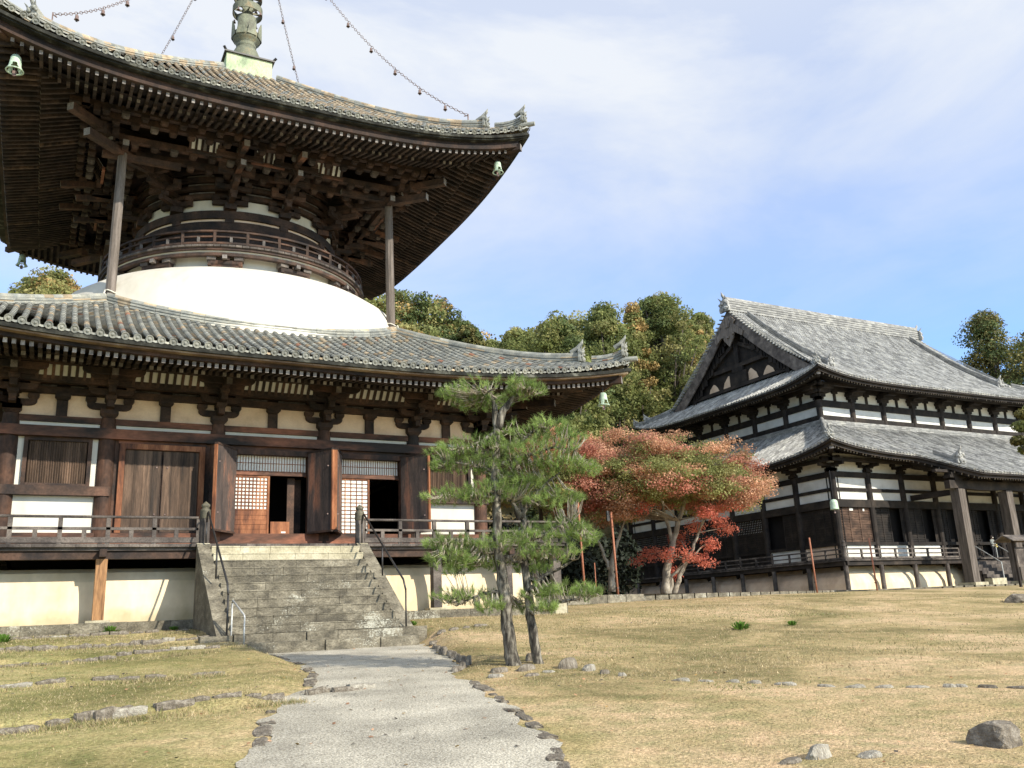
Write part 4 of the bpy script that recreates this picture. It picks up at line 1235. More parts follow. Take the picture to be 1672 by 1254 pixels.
# big bracket clusters carrying the upper roof
def rb(mb, i):
    th = R(15 + 30 * i) - PI / 2; c, s_ = math.cos(th), math.sin(th)
    rd = Vector((c, s_, 0)); a = Vector((-s_, c, 0))
    kx = i % 3      # 0,1 beside a face centre ; 2 next to a corner
    face = ((i + 1) // 3) % 4
    corner = (i % 3 == 1)
    out = rd
    if not corner:
        f = S([0, 1, 2, 3][face], 0, 1, 0); out = Vector((f[0], f[1], 0))
    z = 15.12; base = rd * 4.0
    mb.use('woodred' if i % 2 else 'wood'); mb.rnd(.4)
    mb.beam(base + Vector((0, 0, 15.12)), base + Vector((0, 0, 15.34)), .44, .44)
    n = 4; stepo = .56 if not corner else .72
    for j in range(n):
        z = 15.34 + .37 * j
        o = base + out * stepo * j
        la = Vector((-out.y, out.x, 0))
        ll = (a if j == 0 else la) * (.66 if j < 3 else .85)
        mb.use('wood'); mb.rnd(.7); mb.beam(o - ll + Vector((0, 0, z + .09)), o + ll + Vector((0, 0, z + .09)), .17, .18, 'wood')
        mb.rnd(.6); mb.beam(base - out * .2 + Vector((0, 0, z + .09)), o + out * (stepo + .2) + Vector((0, 0, z + .09)), .19, .175, 'wood')
        for q in (-.8, 0, .8):
            cc = o + ll * q; mb.use('woodgrey' if random.random() < .2 else 'wood'); mb.rnd(.8); mb.beam(cc + Vector((0, 0, z + .18)), cc + Vector((0, 0, z + .36)), .27, .27)
        cc = o + out * stepo; mb.use('wood'); mb.rnd(.8); mb.beam(cc + Vector((0, 0, z + .18)), cc + Vector((0, 0, z + .36)), .27, .27)
    # slanted tail beams
    mb.use('woodred' if not corner else 'wood', .1)
    mb.beam(base + Vector((0, 0, 16.9)), base + out * (stepo * 4 + .75) + Vector((0, 0, 16.42)), .2, .22, 'rafend')
    mb.beam(base + Vector((0, 0, 16.35)), base + out * (stepo * 3 + .75) + Vector((0, 0, 15.95)), .19, .2, 'rafend')
for i in range(12):
    mb = MB(); rb(mb, i); mb.obj('roof_bracket', PG)
# stacked ties between the brackets, rings of pale edge blocks
mb = MB()
for j, z in enumerate((15.62, 15.92, 16.22, 16.52)):
    r_ = 4.05 + .10 * j
    mb.use('wood', .2); mb.lathe([(r_ - .1, z), (r_ + .05, z), (r_ + .05, z + .16), (r_ - .1, z + .16)], n=48)
    mb.use('rafend', -.5)
    for i in range(12):
        th0 = R(30 * i) - PI / 2
        mb.lathe([(r_ + .054, z + .165), (r_ + .03, z + .235)], n=4, a0=th0 - R(7), a1=th0 + R(7))
mb.obj('neck_tie', PG)
for k in range(4):
    mb = MB().use('wood')
    for (o, z, w, h) in ((4.6, 16.25, .2, .2), (5.25, 16.42, .22, .22), (5.9, 16.80, .22, .24), (6.25, 16.98, .20, .2)):
        mb.rnd(.4); sbox(mb, k, -o - .5, o + .5, o - w / 2, o + w / 2, z, z + h)
        nb_ = int(o * 2 / .62)
        for i in range(nb_ + 1):
            s = -o + 2 * o * i / nb_
            mb.use('wood' if random.random() < .8 else 'woodgrey'); mb.rnd(.8); block(mb, k, s, o, z - .19, .26, .18)
        mb.use('wood')
    mb.use('wood', -.4)
    mb.poly([S(k, -4.6, 3.9, 16.75), S(k, 4.6, 3.9, 16.75), S(k, 5.2, 5.2, 16.62), S(k, -5.2, 5.2, 16.62)])
    mb.poly([S(k, -5.3, 5.9, 17.1), S(k, 5.3, 5.9, 17.1), S(k, 4, 3.8, 17.4), S(k, -4, 3.8, 17.4)])
    mb.obj('purlin', PG)
    for c in (-2.28, 0.0, 2.28):
        mb = MB(); n = 5; w = 1.02 / n
        for i in range(n):
            s0 = c - .51 + w * i; f = .78 if i in (0, 4) else 1
            mb.use('paper' if i != 2 else 'rafend', -.3)
            mb.hexa([S(k, s0, 5.50, 16.52), S(k, s0 + w, 5.50, 16.52), S(k, s0 + w, 5.44, 16.54), S(k, s0, 5.44, 16.54),
                     S(k, s0, 5.50 + .3 * f, 16.52 + .46 * f), S(k, s0 + w, 5.50 + .3 * f, 16.52 + .46 * f), S(k, s0 + w, 5.44 + .3 * f, 16.54 + .46 * f), S(k, s0, 5.44 + .3 * f, 16.54 + .46 * f)])
            mb.use('wood', .3)
            for e in (s0, s0 + w): mb.beam(S(k, e, 5.51, 16.50), S(k, e, 5.82, 16.98), .08, .09)
        mb.use('woodh', .8); mb.beam(S(k, c - .62, 5.46, 16.46), S(k, c + .62, 5.46, 16.46), .1, .12)
        mb.obj('striped_cove', PG)
# corner props and their head beams
for k in range(4):
    mb = MB().use('prop', 0)
    b, t = Vector(S(k, 5.0, 5.0, 10.62)), Vector(S(k, 4.95, 4.95, 16.1))
    mb.tube([b, b.lerp(t, .5), t], [.17, .165, .155], 10)
    pr = mb.obj('roof_prop', PG)
    mb = MB().use('white', 0)
    mb.tube([b + Vector((math.cos(q) * .2, math.sin(q) * .2, .22 + .04 * math.sin(q * 2))) for q in [i * PI / 6 for i in range(13)]], .025, 6)
    f = Vector(S(k, .25, 5.12, 0)) - Vector(S(k, 0, 4.9, 0))
    mb.tube([b + f * .8 + Vector((0, 0, .2)), b + f * 1.0 + Vector((0, 0, .02)), b + f * .95 + Vector((0, 0, -.18))], .025, 6)
    mb.obj('rope_tie', pr)
    mb = MB().use('wood', .6)
    mb.beam(S(k, 3.3, 3.3, 16.2), S(k, 6.15, 6.15, 16.05), .26, .26, 'rafend')
    mb.use('wood', .2); mb.beam(S(k, 3.5, 3.5, 16.6), S(k, 6.7, 6.7, 16.55), .26, .26, 'rafend')
    for (a, b_) in (((3.0, 4.9, 16.22), (5.6, 4.9, 16.22)), ((4.9, 3.0, 16.0), (4.9, 5.6, 16.0))):
        mb.beam(S(k, *a), S(k, *b_), .2, .22, 'rafend')
    for q in (.55, .85):
        mb.beam(S(k, 4 + 2 * q, 4 + 2 * q, 16.3), S(k, 4 + 2 * q, 4 + 2 * q, 16.75), .3, .3)
    mb.obj('head_beam', pr)

# ---------------------------------------------------------------- spire
mb = MB().use('copper', 0)
def sq(mb, h0, z0, h1, z1):
    b = len(mb.v)
    for (h, z) in ((h0, z0), (h1, z1)):
        for (x, y) in ((-h, -h), (h, -h), (h, h), (-h, h)): mb.v.append((x, y, z))
    for j in range(4): mb.face((b + j, b + (j + 1) % 4, b + 4 + (j + 1) % 4, b + 4 + j))
sq(mb, .98, 22.9, .98, 24.0)
mb.use('iron', 0); mb.box(-1.08, 1.08, -1.08, 1.08, 24.0, 24.07)
for (x, y) in ((-1, -1), (1, -1), (1, 1), (-1, 1)):
    mb.beam((x * 1.0, y * 1.0, 24.05), (x * 1.13, y * 1.13, 24.17), .09, .07)
sp = mb.obj('dew_basin', PG)
mb = MB().use('bronze', -.2)
mb.lathe([(.66, 24.07), (.67, 24.3), (.62, 24.62), (.5, 24.9), (.40, 25.04), (.44, 25.08), (.44, 25.16), (.38, 25.18), (.42, 25.24), (.40, 25.30), (.55, 25.38), (.62, 25.55), (.60, 25.75), (.0, 25.75)], n=32)
mb.use('bronze', .5)
mb.lathe([(.38, 25.7), (.40, 26.0), (.43, 26.62), (.24, 26.62), (.2, 34.6)], n=24)
mb.obj('spire_pole', PG, smooth=True)
mb = MB().use('bronze', .6)
for i in range(8):
    th = 2 * PI * i / 8 + .2; c, s_ = math.cos(th), math.sin(th); a = Vector((-s_, c, 0)); rd = Vector((c, s_, 0))
    q = [rd * .60 - a * .22 + Vector((0, 0, 25.5)), rd * .60 + a * .22 + Vector((0, 0, 25.5)), rd * .62 + a * .15 + Vector((0, 0, 25.95)), rd * .66 + Vector((0, 0, 26.28)), rd * .62 - a * .15 + Vector((0, 0, 25.95))]
    mb.poly(q); mb.poly([p + rd * .03 for p in reversed(q)])
mb.obj('lotus_petals', PG)
for j in range(9):
    z = 27.0 + .8 * j; r_ = .66 - .03 * j
    mb = MB().use('bronze', -.3)
    mb.lathe([(r_ - .03, z - .17), (r_, z - .17), (r_, z + .17), (r_ - .03, z + .17), (r_ - .03, z - .17)], n=28)
    for i in range(8):
        th = 2 * PI * i / 8; mb.beam((math.cos(th) * .2, math.sin(th) * .2, z), (math.cos(th) * (r_ - .02), math.sin(th) * (r_ - .02), z), .035, .10)
    mb.use('rust', .5)
    for i in range(4):
        th = PI / 4 + PI / 2 * i; c = (math.cos(th) * (r_ + .03), math.sin(th) * (r_ + .03), z - .33)
        mb.lathe([(0, .14), (.035, .12), (.05, 0), (.08, -.03)], c, 8)
    mb.obj('spire_ring', PG)
mb = MB().use('bronze', .2)
mb.lathe([(.1, 34.4), (.35, 34.7), (.4, 35.0), (.15, 35.3), (.3, 35.6), (.2, 36.0), (0, 36.4)], n=16); mb.obj('flaming_jewel', PG, smooth=True)

# ---------------------------------------------------------------- chains with little bells
def small_bell_mesh():
    mb = MB().use('rust', .4)
    mb.lathe([(0, 0), (.03, -.01), (.055, -.05), (.06, -.16), (.085, -.20), (.08, -.205), (.05, -.19), (.0, -.10)], n=10)
    mb.use('iron'); mb.tube([(0, 0, .1), (0, 0, -.2)], .008, 5); mb.box(-.03, .03, -.004, .004, -.28, -.2)
    return mb.mesh('chain_bell', True)
sbm = small_bell_mesh()
for (sx, sy, nm) in ((-1, -1, 'near left'), (1, -1, 'near right'), (-1, 1, 'far left'), (1, 1, 'far right')):
    A = Vector((sx * 7.45, sy * 7.45, 19.3))
    def cp(t): return Vector((sx * 7.45 * (1 - t), sy * 7.45 * (1 - t), 19.3 + 7.26 * t + 8.1 * t * t))
    mb = MB().use('rust', 0)
    mb.beam(A + Vector((0, 0, -.75)), A + Vector((0, 0, .06)), .04, .04)
    mb.beam(A + Vector((0, 0, 0)), A + Vector((-sx * .12, -sy * .12, .0)), .03, .03)
    L = 0; t = 0.0; i = 0
    while t < .985:
        p = cp(t); d = (cp(t + .01) - p); ds = d.length; d.normalize()
        q = p + d * .17
        a = d.cross(Vector((0, 0, 1))).normalized(); b = a.cross(d)
        w = (a if i % 2 else b) * .042
        mb.tube([p - d * .0, p + w + d * .04, q + w - d * .04, q, q - w - d * .04, p - w + d * .04, p], .011, 4, cap=False)
        t += .01 * .135 / ds; i += 1
    ch = mb.obj('bell_chain', None, label='rusty chain with little bells rising from the %s roof corner to the spire' % nm, cat='chain')
    for j in range(1, 10):
        p = cp(.04 + .105 * (j - .5))
        o = bpy.data.objects.new('bell', sbm); COL.objects.link(o); o.parent = ch; o.location = p + Vector((0, 0, -.06))
# wind bells under the eave corners
def wind_bell(loc, z_hook, sc, lab, plain=False):
    e = empty('wind_bell', loc, lab, 'bell', None)
    mb = MB().use('bellgreen' if not plain else 'bellgreen', 0)
    b = Vector(loc)
    prof = [(0, .02), (.09, .0), (.125, -.05), (.135, -.14), (.15, -.27)] if not plain else [(0, .02), (.10, 0), (.155, -.06), (.17, -.16), (.18, -.40), (.20, -.44), (.19, -.44), (.15, -.3), (0, -.05)]
    mb.lathe([(r_ * sc, z * sc) for r_, z in prof], b, 20)
    if not plain:
        for i in range(4):       # flared lobes with arched gaps
            a0 = PI / 2 * i + PI / 4
            for (w0, z0, r0, w1, z1, r1) in ((.42, -.27, .15, .30, -.36, .165), (.30, -.36, .165, .34, -.44, .21)):
                mb.lathe([(r0 * sc, z0 * sc), (r1 * sc, z1 * sc)], b, 4, a0 - w0, a0 + w0)
        mb.lathe([(.20 * sc, -.43 * sc), (.225 * sc, -.46 * sc), (.19 * sc, -.47 * sc), (.19 * sc, -.43 * sc)], b, 20)
    bl = mb.obj('bell_body', e, smooth=True)
    mb = MB().use('iron', 0); mb.tube([(b.x, b.y, b.z), (b.x, b.y, z_hook)], .012, 5); mb.obj('hook', e)
    mb = MB().use('rust', 0); mb.tube([(b.x, b.y, b.z), (b.x, b.y, b.z - .62 * sc)], .01, 5); mb.box(b.x - .05 * sc, b.x + .05 * sc, b.y - .006, b.y + .006, b.z - .6 * sc, b.z - .45 * sc); mb.obj('clapper', e)
wind_bell((-8.27, -8.27, 16.97), 17.3, 1.15, 'green bronze wind bell under the near left corner of the upper roof')
wind_bell((8.27, -8.27, 16.97), 17.3, 1.0, 'green bronze wind bell under the near right corner of the upper roof')
wind_bell((-8.27, 8.27, 16.97), 17.3, 1.15, 'dark wind bell hanging in the gap at the far left corner of the upper roof')
wind_bell((8.27, 8.27, 16.97), 17.3, 1.0, 'wind bell under the hidden far right corner of the upper roof')
wind_bell((10.77, -10.77, 7.19), 7.6, 1.0, 'green bronze wind bell under the right corner of the lower roof')

# ---------------------------------------------------------------- stone staircase
ST = empty('staircase', (0, -11.5, 0), 'broad mossy stone staircase climbing to the pagoda doors between slanting side walls', 'staircase')
NS = 11
for i in range(NS):
    z1 = 1.957 - i * .2175; z0 = z1 - .2175
    y0 = -9.62 - .335 * i
    mb = MB(); s = -2.14
    while s < 2.139:
        l = min(random.uniform(.7, 1.5), 2.14 - s)
        if 2.14 - s - l < .3: l = 2.14 - s
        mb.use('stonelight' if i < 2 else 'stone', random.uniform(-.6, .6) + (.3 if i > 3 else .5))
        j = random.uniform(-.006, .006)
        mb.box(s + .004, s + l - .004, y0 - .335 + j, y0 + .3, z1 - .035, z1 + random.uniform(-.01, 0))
        mb.tint -= .25; mb.box(s + .004, s + l - .004, y0 - .320 + j, y0 + .3, z0 + .002, z1 - .036); s += l  # riser below the nosing tinted darker, a painted shadow line
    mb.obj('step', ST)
for (x0, x1, ya, yb, z1, z0) in ((-2.15, 2.75, -13.75, -13.2, -.435, -.80), (-1.95, 2.35, -14.12, -13.7, -.645, -1.0), (-2.9, -2.16, -13.65, -13.25, -.46, -.9), ):
    mb = MB(); s = x0
    while s < x1 - .01:
        l = min(random.uniform(.6, 1.1), x1 - s); mb.use('stone', random.uniform(-.4, .5))
        mb.box(s + .005, s + l - .005, ya + random.uniform(-.06, .06), yb, z0 - .1, z1 + random.uniform(-.015, .01)); s += l
    mb.obj('step', ST)
for sg in (-1, 1):
    mb = MB().use('stone', -.25)
    xa, xb = sg * 2.142, sg * 2.50
    def pr(x): return [(x, -9.63, -.6), (x, -13.62, -.8), (x, -13.62, -.62), (x, -9.66, 2.04), (x, -9.63, 2.06)]
    A, B = pr(min(xa, xb)), pr(max(xa, xb))
    b0 = len(mb.v); mb.v += A + B
    mb.face((b0 + 4, b0 + 3, b0 + 2, b0 + 1, b0)); mb.face((b0 + 5, b0 + 6, b0 + 7, b0 + 8, b0 + 9))
    for j in range(5):
        j2 = (j + 1) % 5
        if j in (2, 3): mb.use('stonelight' if j == 3 else 'stone', .35 if j == 2 else 0)
        mb.face((b0 + j, b0 + j2, b0 + 5 + j2, b0 + 5 + j)); mb.use('stone', -.2)
    mb.obj('side_wall', ST)
def handrail(sx, lab):
    e = empty('handrail', (sx * 2.27, -11.6, 0), lab, 'handrail')
    x = sx * 2.27
    def gz(y): return 2.06 + (y + 9.95) * (2.06 + .36) / 3.67 if y < -9.95 else 2.05
    mb = MB().use('iron', 0)
    pts = [(x, -9.75, 2.62), (x, -9.82, 2.86), (x, -9.95, 2.90), (x, -13.25, gz(-13.25) + .90), (x, -13.42, gz(-13.4) + .72)]
    mb.tube(pts, .028, 8); mb.obj('rail', e, smooth=True)
    for y in (-9.76, -11.6, -13.42):
        mb = MB().use('iron', 0); zt = gz(y) + (.90 if y == -11.6 else (.6 if y > -10 else .72))
        mb.tube([(x, y, gz(y) - (.0 if y > -13 else .3)), (x, y, zt)], .024, 8); mb.obj('support', e, smooth=True)
handrail(-1, 'black pipe handrail on the left side wall of the stone staircase')
handrail(1, 'black pipe handrail on the right side wall of the stone staircase')
e = empty('handrail', (-2.1, -14.1, -.6), 'short pale steel handrail at the left foot of the stone staircase', 'handrail')
mb = MB().use('steel', .3)
mb.tube([(-2.18, -13.5, .30), (-2.18, -13.55, .36), (-2.02, -14.15, .0), (-2.02, -14.2, -.06)], .022, 8); mb.obj('rail', e, smooth=True)
for (x, y, z) in ((-2.18, -13.5, .30), (-2.02, -14.2, -.04)):
    mb = MB().use('steel', .3); mb.tube([(x, y, -.75), (x, y, z)], .02, 8); mb.obj('support', e, smooth=True)

# ================================================================ HALL
CX, CY = 60.55, 22.3
def T_(k, s, o, z):
    return [(CX + s, CY - o, z), (CX + o, CY + s, z), (CX - s, CY + o, z), (CX - o, CY - s, z)][k]
def tbox(mb, k, s0, s1, o0, o1, z0, z1):
    mb.hexa([T_(k, s0, o1, z0), T_(k, s1, o1, z0), T_(k, s1, o0, z0), T_(k, s0, o0, z0), T_(k, s0, o1, z1), T_(k, s1, o1, z1), T_(k, s1, o0, z1), T_(k, s0, o0, z1)])
HL = empty('temple_hall', (CX, CY, .4), 'large dark timber hall with double silver-grey tiled roofs and a gable, right of the pagoda', 'temple hall')
hx, hy = 16.4, 12.7
NB = 3.645
def hl(k): return (hx, hy) if k % 2 == 0 else (hy, hx)   # half length, outward distance
for k in range(4):
    L, O = hl(k); nb = 9 if k % 2 == 0 else 7
    cols = [-L + 2 * L * i / nb for i in range(nb + 1)]
    for s in cols[:-1]:
        mb = MB().use('hdark', .5); c = T_(k, s, O, 0)
        mb.lathe([(0, .4), (.25, .4), (.25, 8.9), (0, 8.9)], c, 12); mb.obj('column', HL)
    mb = MB().use('hdark', 0)
    for (o0, o1, z0, z1) in ((-.2, .16, 2.45, 2.72), (-.18, .12, 3.58, 3.80), (-.2, .18, 6.32, 6.88), (-.15, .10, 7.50, 7.74), (-.2, .14, 8.52, 8.92)):
        mb.rnd(.3); tbox(mb, k, -L, L, O + o0, O + o1, z0, z1)
    mb.use('black', 0); tbox(mb, k, -L, L, O - .6, O - .5, 2.5, 9)  # near-black sheet standing in for the unlit inside behind the openings
    mb.obj('long_beam', HL)
    mb = MB().use('hwhite', 0)
    tbox(mb, k, -L, L, O - .10, O - .02, 6.8, 8.6); tbox(mb, k, -L, L, O - .12, O - .06, 8.9, 10.3)
    mb.obj('plaster_band', HL)
    for s in cols:
        mb = MB().use('hdark', 0); mb.rnd(.4)
        c = Vector(T_(k, s, O, 0)); 
        tbox(mb, k, s - .32, s + .32, O - .2, O + .32, 8.93, 9.15); tbox(mb, k, s - .22, s + .22, O - .1, O + .24, 9.15, 9.3)
        tbox(mb, k, s - .75, s + .75, O - .05, O + .12, 9.28, 9.48); tbox(mb, k, s - .9, s - .55, O - .08, O + .2, 9.48, 9.68); tbox(mb, k, s + .55, s + .9, O - .08, O + .2, 9.48, 9.68)
        tbox(mb, k, s - .1, s + .1, O, O + 1.2, 9.28, 9.5)
        mb.obj('bracket', HL)
    mb = MB().use('hdark', .1); tbox(mb, k, -L - .9, L + .9, O - .1, O + .14, 9.70, 9.98); tbox(mb, k, -L - 1.2, L + 1.2, O + 1.0, O + 1.2, 9.5, 9.72)
    mb.obj('purlin', HL)
    # bays
    for b in range(nb):
        a_, b_ = cols[b] + .25, cols[b + 1] - .25
        def koshi(key='hwhite'):
            m2 = MB().use(key, 0); tbox(m2, k, a_, b_, O - .08, O - .01, 2.72, 3.58); m2.obj('plaster_panel', HL)
        def lat(u, v, z0=3.8, z1=6.32, key='hlat', label=None):
            m2 = MB().use(key, -.3); tbox(m2, k, u, v, O - .10, O - .06, z0, z1)
            m2.use(key if key == 'hlat' else 'hdark', .2 if key == 'hlat' else .9)
            n = int((z1 - z0) / .17)
            for i in range(n):
                m2.rnd(.3); z = z0 + (z1 - z0) * (i + .5) / n; tbox(m2, k, u, v, O - .06, O - .02, z - .045, z + .045)
            n = max(2, int((v - u) / .85))
            for i in range(n + 1):
                s = u + (v - u) * i / n; tbox(m2, k, s - .05, s + .05, O - .065, O + .0, z0, z1)
            return m2.obj('lattice_shutter', HL, label=label)
        if k == 0:
            if b in (3, 4, 5):
                lat(a_, a_ + .85, 2.72, 6.32, 'hdark'); lat(b_ - .85, b_, 2.72, 6.32, 'hdark')
            else:
                koshi()
                if b in (0, 8): lat(a_, b_, key='hlat')
                else: lat(a_, a_ + 1.6, key='hdark'); lat(b_ - .30, b_, key='hdark')
        elif k == 3:      # near side, b counted from the far end
            j = nb - 1 - b
            if j == 0: koshi('cream'); lat(a_, b_, key='hdark')
            elif j == 1:
                koshi(); lat(a_ + 1.7, b_, key='hdark')
            else:
                lat(a_, b_, 2.72, 5.25, 'hdark')
                m2 = MB().use('hwhite', 0); tbox(m2, k, a_, b_, O - .10, O - .08, 5.25, 6.30)
                m2.use('hdark', 0)
                n = 16
                for i in range(n + 1): 
                    s = a_ + (b_ - a_) * i / n; tbox(m2, k, s - .05, s + .05, O - .078, O - .03, 5.25, 6.32)
                for i in range(7):
                    z = 5.25 + 1.07 * i / 6; tbox(m2, k, a_, b_, O - .076, O - .028, z - .04, z + .04)
                m2.obj('grid_transom', HL)
        else:
            koshi(); lat(a_, b_, key='hdark')
# inner floor and dark void
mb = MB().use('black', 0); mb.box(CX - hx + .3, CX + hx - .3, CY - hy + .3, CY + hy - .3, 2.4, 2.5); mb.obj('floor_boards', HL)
# deck
DX, DY = 17.83, 14.22
for k in range(4):
    L, O = (DX, DY) if k % 2 == 0 else (DY, DX); W_, Wo = hl(k)
    mb = MB().use('woodgrey', -.3)
    s = -L
    while s < L - .01:
        l = min(.55, L - s); mb.tint = random.uniform(-1, 0); tbox(mb, k, s + .004, s + l - .004, Wo, O + random.uniform(-.01, .01), 2.40, 2.50); s += l
    mb.use('hdark', .7); tbox(mb, k, -L, L, O - .34, O - .14, 2.10, 2.38)
    dk = mb.obj('veranda_deck', HL)
    n = 10 if k % 2 == 0 else 8
    for i in range(n):
        s = -L + .16 + (2 * L - .32) * i / n
        mb = MB().use('woodgrey', -.4); c = T_(k, s, O - .22, 0); mb.lathe([(0, .40), (.17, .40), (.165, 2.1), (0, 2.1)], c, 10); mb.obj('veranda_post', HL)
    segs = [(-L + .1, -5.6), (5.6, L - .1)] if k == 0 else ([(-3.5, L - .1)] if k == 3 else [(-L + .1, L - .1)])
    for (a, b) in segs:
        mb = MB().use('woodgrey', -.3)
        for z, w in ((3.22, .05), (2.90, .04), (2.60, .06)):
            mb.rnd(.3); tbox(mb, k, a, b, O - .16 - w, O - .16 + w, z - w, z + w)
        m_ = round((b - a) / 1.8)
        for i in range(m_ + 1):
            s = a + (b - a) * i / m_; mb.rnd(.3); tbox(mb, k, s - .06, s + .06, O - .22, O - .10, 2.5, 3.2 if i % 2 else 3.42)
        mb.obj('railing', dk)
    mb = MB().use('woodgrey', -.1); c = T_(k, -L + .16, O - .16, 0)
    mb.lathe([(0, 2.45), (.14, 2.45), (.14, 3.35), (.17, 3.4), (.15, 3.55), (.10, 3.58), (.14, 3.66), (.12, 3.74), (0, 3.84)], c, 12); mb.obj('newel_post', dk)
    # curved plaster skirt wall
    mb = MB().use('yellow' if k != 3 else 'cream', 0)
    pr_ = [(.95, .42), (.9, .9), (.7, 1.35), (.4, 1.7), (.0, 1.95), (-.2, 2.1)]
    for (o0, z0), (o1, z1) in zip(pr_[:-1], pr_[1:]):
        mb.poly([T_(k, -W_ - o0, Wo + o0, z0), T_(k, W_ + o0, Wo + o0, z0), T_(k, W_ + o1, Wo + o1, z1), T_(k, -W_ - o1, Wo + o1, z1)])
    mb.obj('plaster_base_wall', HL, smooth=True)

def hkey(mb, s, d):
    mb.use('htile'); mb.tint = random.uniform(-.7, .7)
def hkey2(mb, s, d):
    mb.use('htile'); mb.tint = random.uniform(-.9, .5) 
# lower roof with the porch swept out of its front slope
EX, EY, ZHL = 19.1, 15.5, 9.85
hp = lambda d: (.5 * d + .013 * d * d) if d > 0 else .52 * d
def ext(k, s):
    if k != 0: return 0.0
    t = min(1, max(0, (10.9 - abs(s)) / 3.6)); return 3.0 * t * t * (3 - 2 * t)
def hlow(k):
    L, O = (EX, EY) if k % 2 == 0 else (EY, EX)
    def f(s, d):
        e = ext(k, s)
        z = ZHL + hp(d - e) + .95 * (abs(s) / L) ** 5 * max(0, 1 - (d - e) / 6.6)
        return T_(k, s, O + e - d, z)
    return f
mb = MB()
for k in range(4):
    L, O = (EX, EY) if k % 2 == 0 else (EY, EX)
    tiled_face(mb, hlow(k), L, 6.4, .335, .086, hkey2, tile=.5, nseg=4, step=.4, dmaxf=(lambda L_, k_: (lambda s: min(6.4, max(0.0, L_ - abs(s))) + ext(k_, s)))(L, k))
hlr = mb.obj('lower_roof', HL)
# upper hip-and-gable roof
UX, UY, ZHU = 15.65, 12.15, 16.45
up2 = lambda d: .57 * d + .0185 * d * d
GX = 12.95           # verge line
def hup(k):
    L, O = (UX, UY) if k % 2 == 0 else (UY, UX)
    def f(s, d):
        z = ZHU + up2(d) + .95 * (abs(s) / L) ** 5 * max(0, 1 - d / 6)
        return T_(k, s, O - d, z)
    return f
mb = MB()
for k in range(4):
    L, O = (UX, UY) if k % 2 == 0 else (UY, UX)
    if k % 2 == 0: dmf = lambda s: 11.9 if abs(s) <= GX else max(0.0, UX - abs(s))
    else: dmf = lambda s: min(4.0, max(0.0, UY - abs(s)))
    tiled_face(mb, hup(k), L, 11.9, .335, .086, hkey, tile=.5, nseg=4, step=.4, dmaxf=dmf)
hur = mb.obj('upper_roof', HL)
# ridges
def hk3(mb, s, d):
    mb.use('htile'); mb.tint = random.uniform(-.9, .0)
zr_ = ZHU + up2(12.15)
mb = MB(); ridge(mb, [(CX - 13.0, CY, zr_ - .1), (CX, CY, zr_ - .16), (CX + 13.0, CY, zr_ - .1)], .62, 1.15, 10, keyf=hk3)
rg_ = mb.obj('main_ridge', hur)
for sg in (-1, 1):
    mb = MB(); ridge_end(mb, (CX + sg * 13.15, CY, zr_ - .25), (sg, 0), 1.75, 'htile'); mb.obj('ridge_end_tile', rg_)
for k in (0, 2):
    for sg in (-1, 1):
        mb = MB(); f = hup(k)
        pts = [Vector(f(sg * 11.0, d)) + Vector((0, 0, .05)) for d in (11.4, 9.5, 7.5, 5.5, 4.0, 2.8)]
        ridge(mb, pts, .42, .5, 6, keyf=hk3); ro = mb.obj('descending_ridge', hur)
        dr_ = Vector(pts[-1]) - Vector(pts[-2]); mb = MB(); ridge_end(mb, pts[-1], (dr_.x, dr_.y), 1.1, 'htile'); mb.obj('ridge_end_tile', ro)
        # verge: short cross tiles and a bordering roll
        mb = MB()
        for i in range(30):
            d = 2.9 + 9.0 * i / 30; p = Vector(f(sg * (GX + .0), d)); q = Vector(f(sg * 12.3, d))
            hk3(mb, 0, 0); mb.tint += .4
            mb.tube([p + Vector((sg * .18 * (1 if k == 0 else -1), 0, .06)), q + Vector((0, 0, .16))], .075, 6)
        mb.obj('verge_tiles', hur)
for k in (0, 1, 2, 3):
    sgs = 1
    L, O = (UX, UY) if k % 2 == 0 else (UY, UX)
    f = hup(k)
    for (nm, F, L_, d0, d1, par, w, ze) in (('hip_ridge', f, L, 2.9, .9, hur, .36, 0), ('hip_ridge', hlow(k), (EX if k % 2 == 0 else EY), 6.2, 1.0, hlr, .36, 0)):
        pts = [Vector(F(-(L_ - (d0 + (d1 - d0) * i / 8)), d0 + (d1 - d0) * i / 8)) + Vector((0, 0, .02)) for i in range(9)]
        mb = MB(); ridge(mb, pts, w, .42, 5, keyf=hk3); ro = mb.obj(nm, par)
        dd = pts[-1] - pts[-2]; mb = MB(); ridge_end(mb, pts[-1], (dd.x, dd.y), 1.0, 'htile'); mb.obj('ridge_end_tile', ro)
        p = [Vector(F(-(L_ - d), d)) + Vector((0, 0, .05)) for d in (d1 + .1, .5, .12)]
        mb = MB(); ridge(mb, p, w * .8, .28, 4, keyf=hk3); ridge_end(mb, p[-1], (dd.x, dd.y), .72, 'htile'); mb.obj('ridge_end_tile', ro)
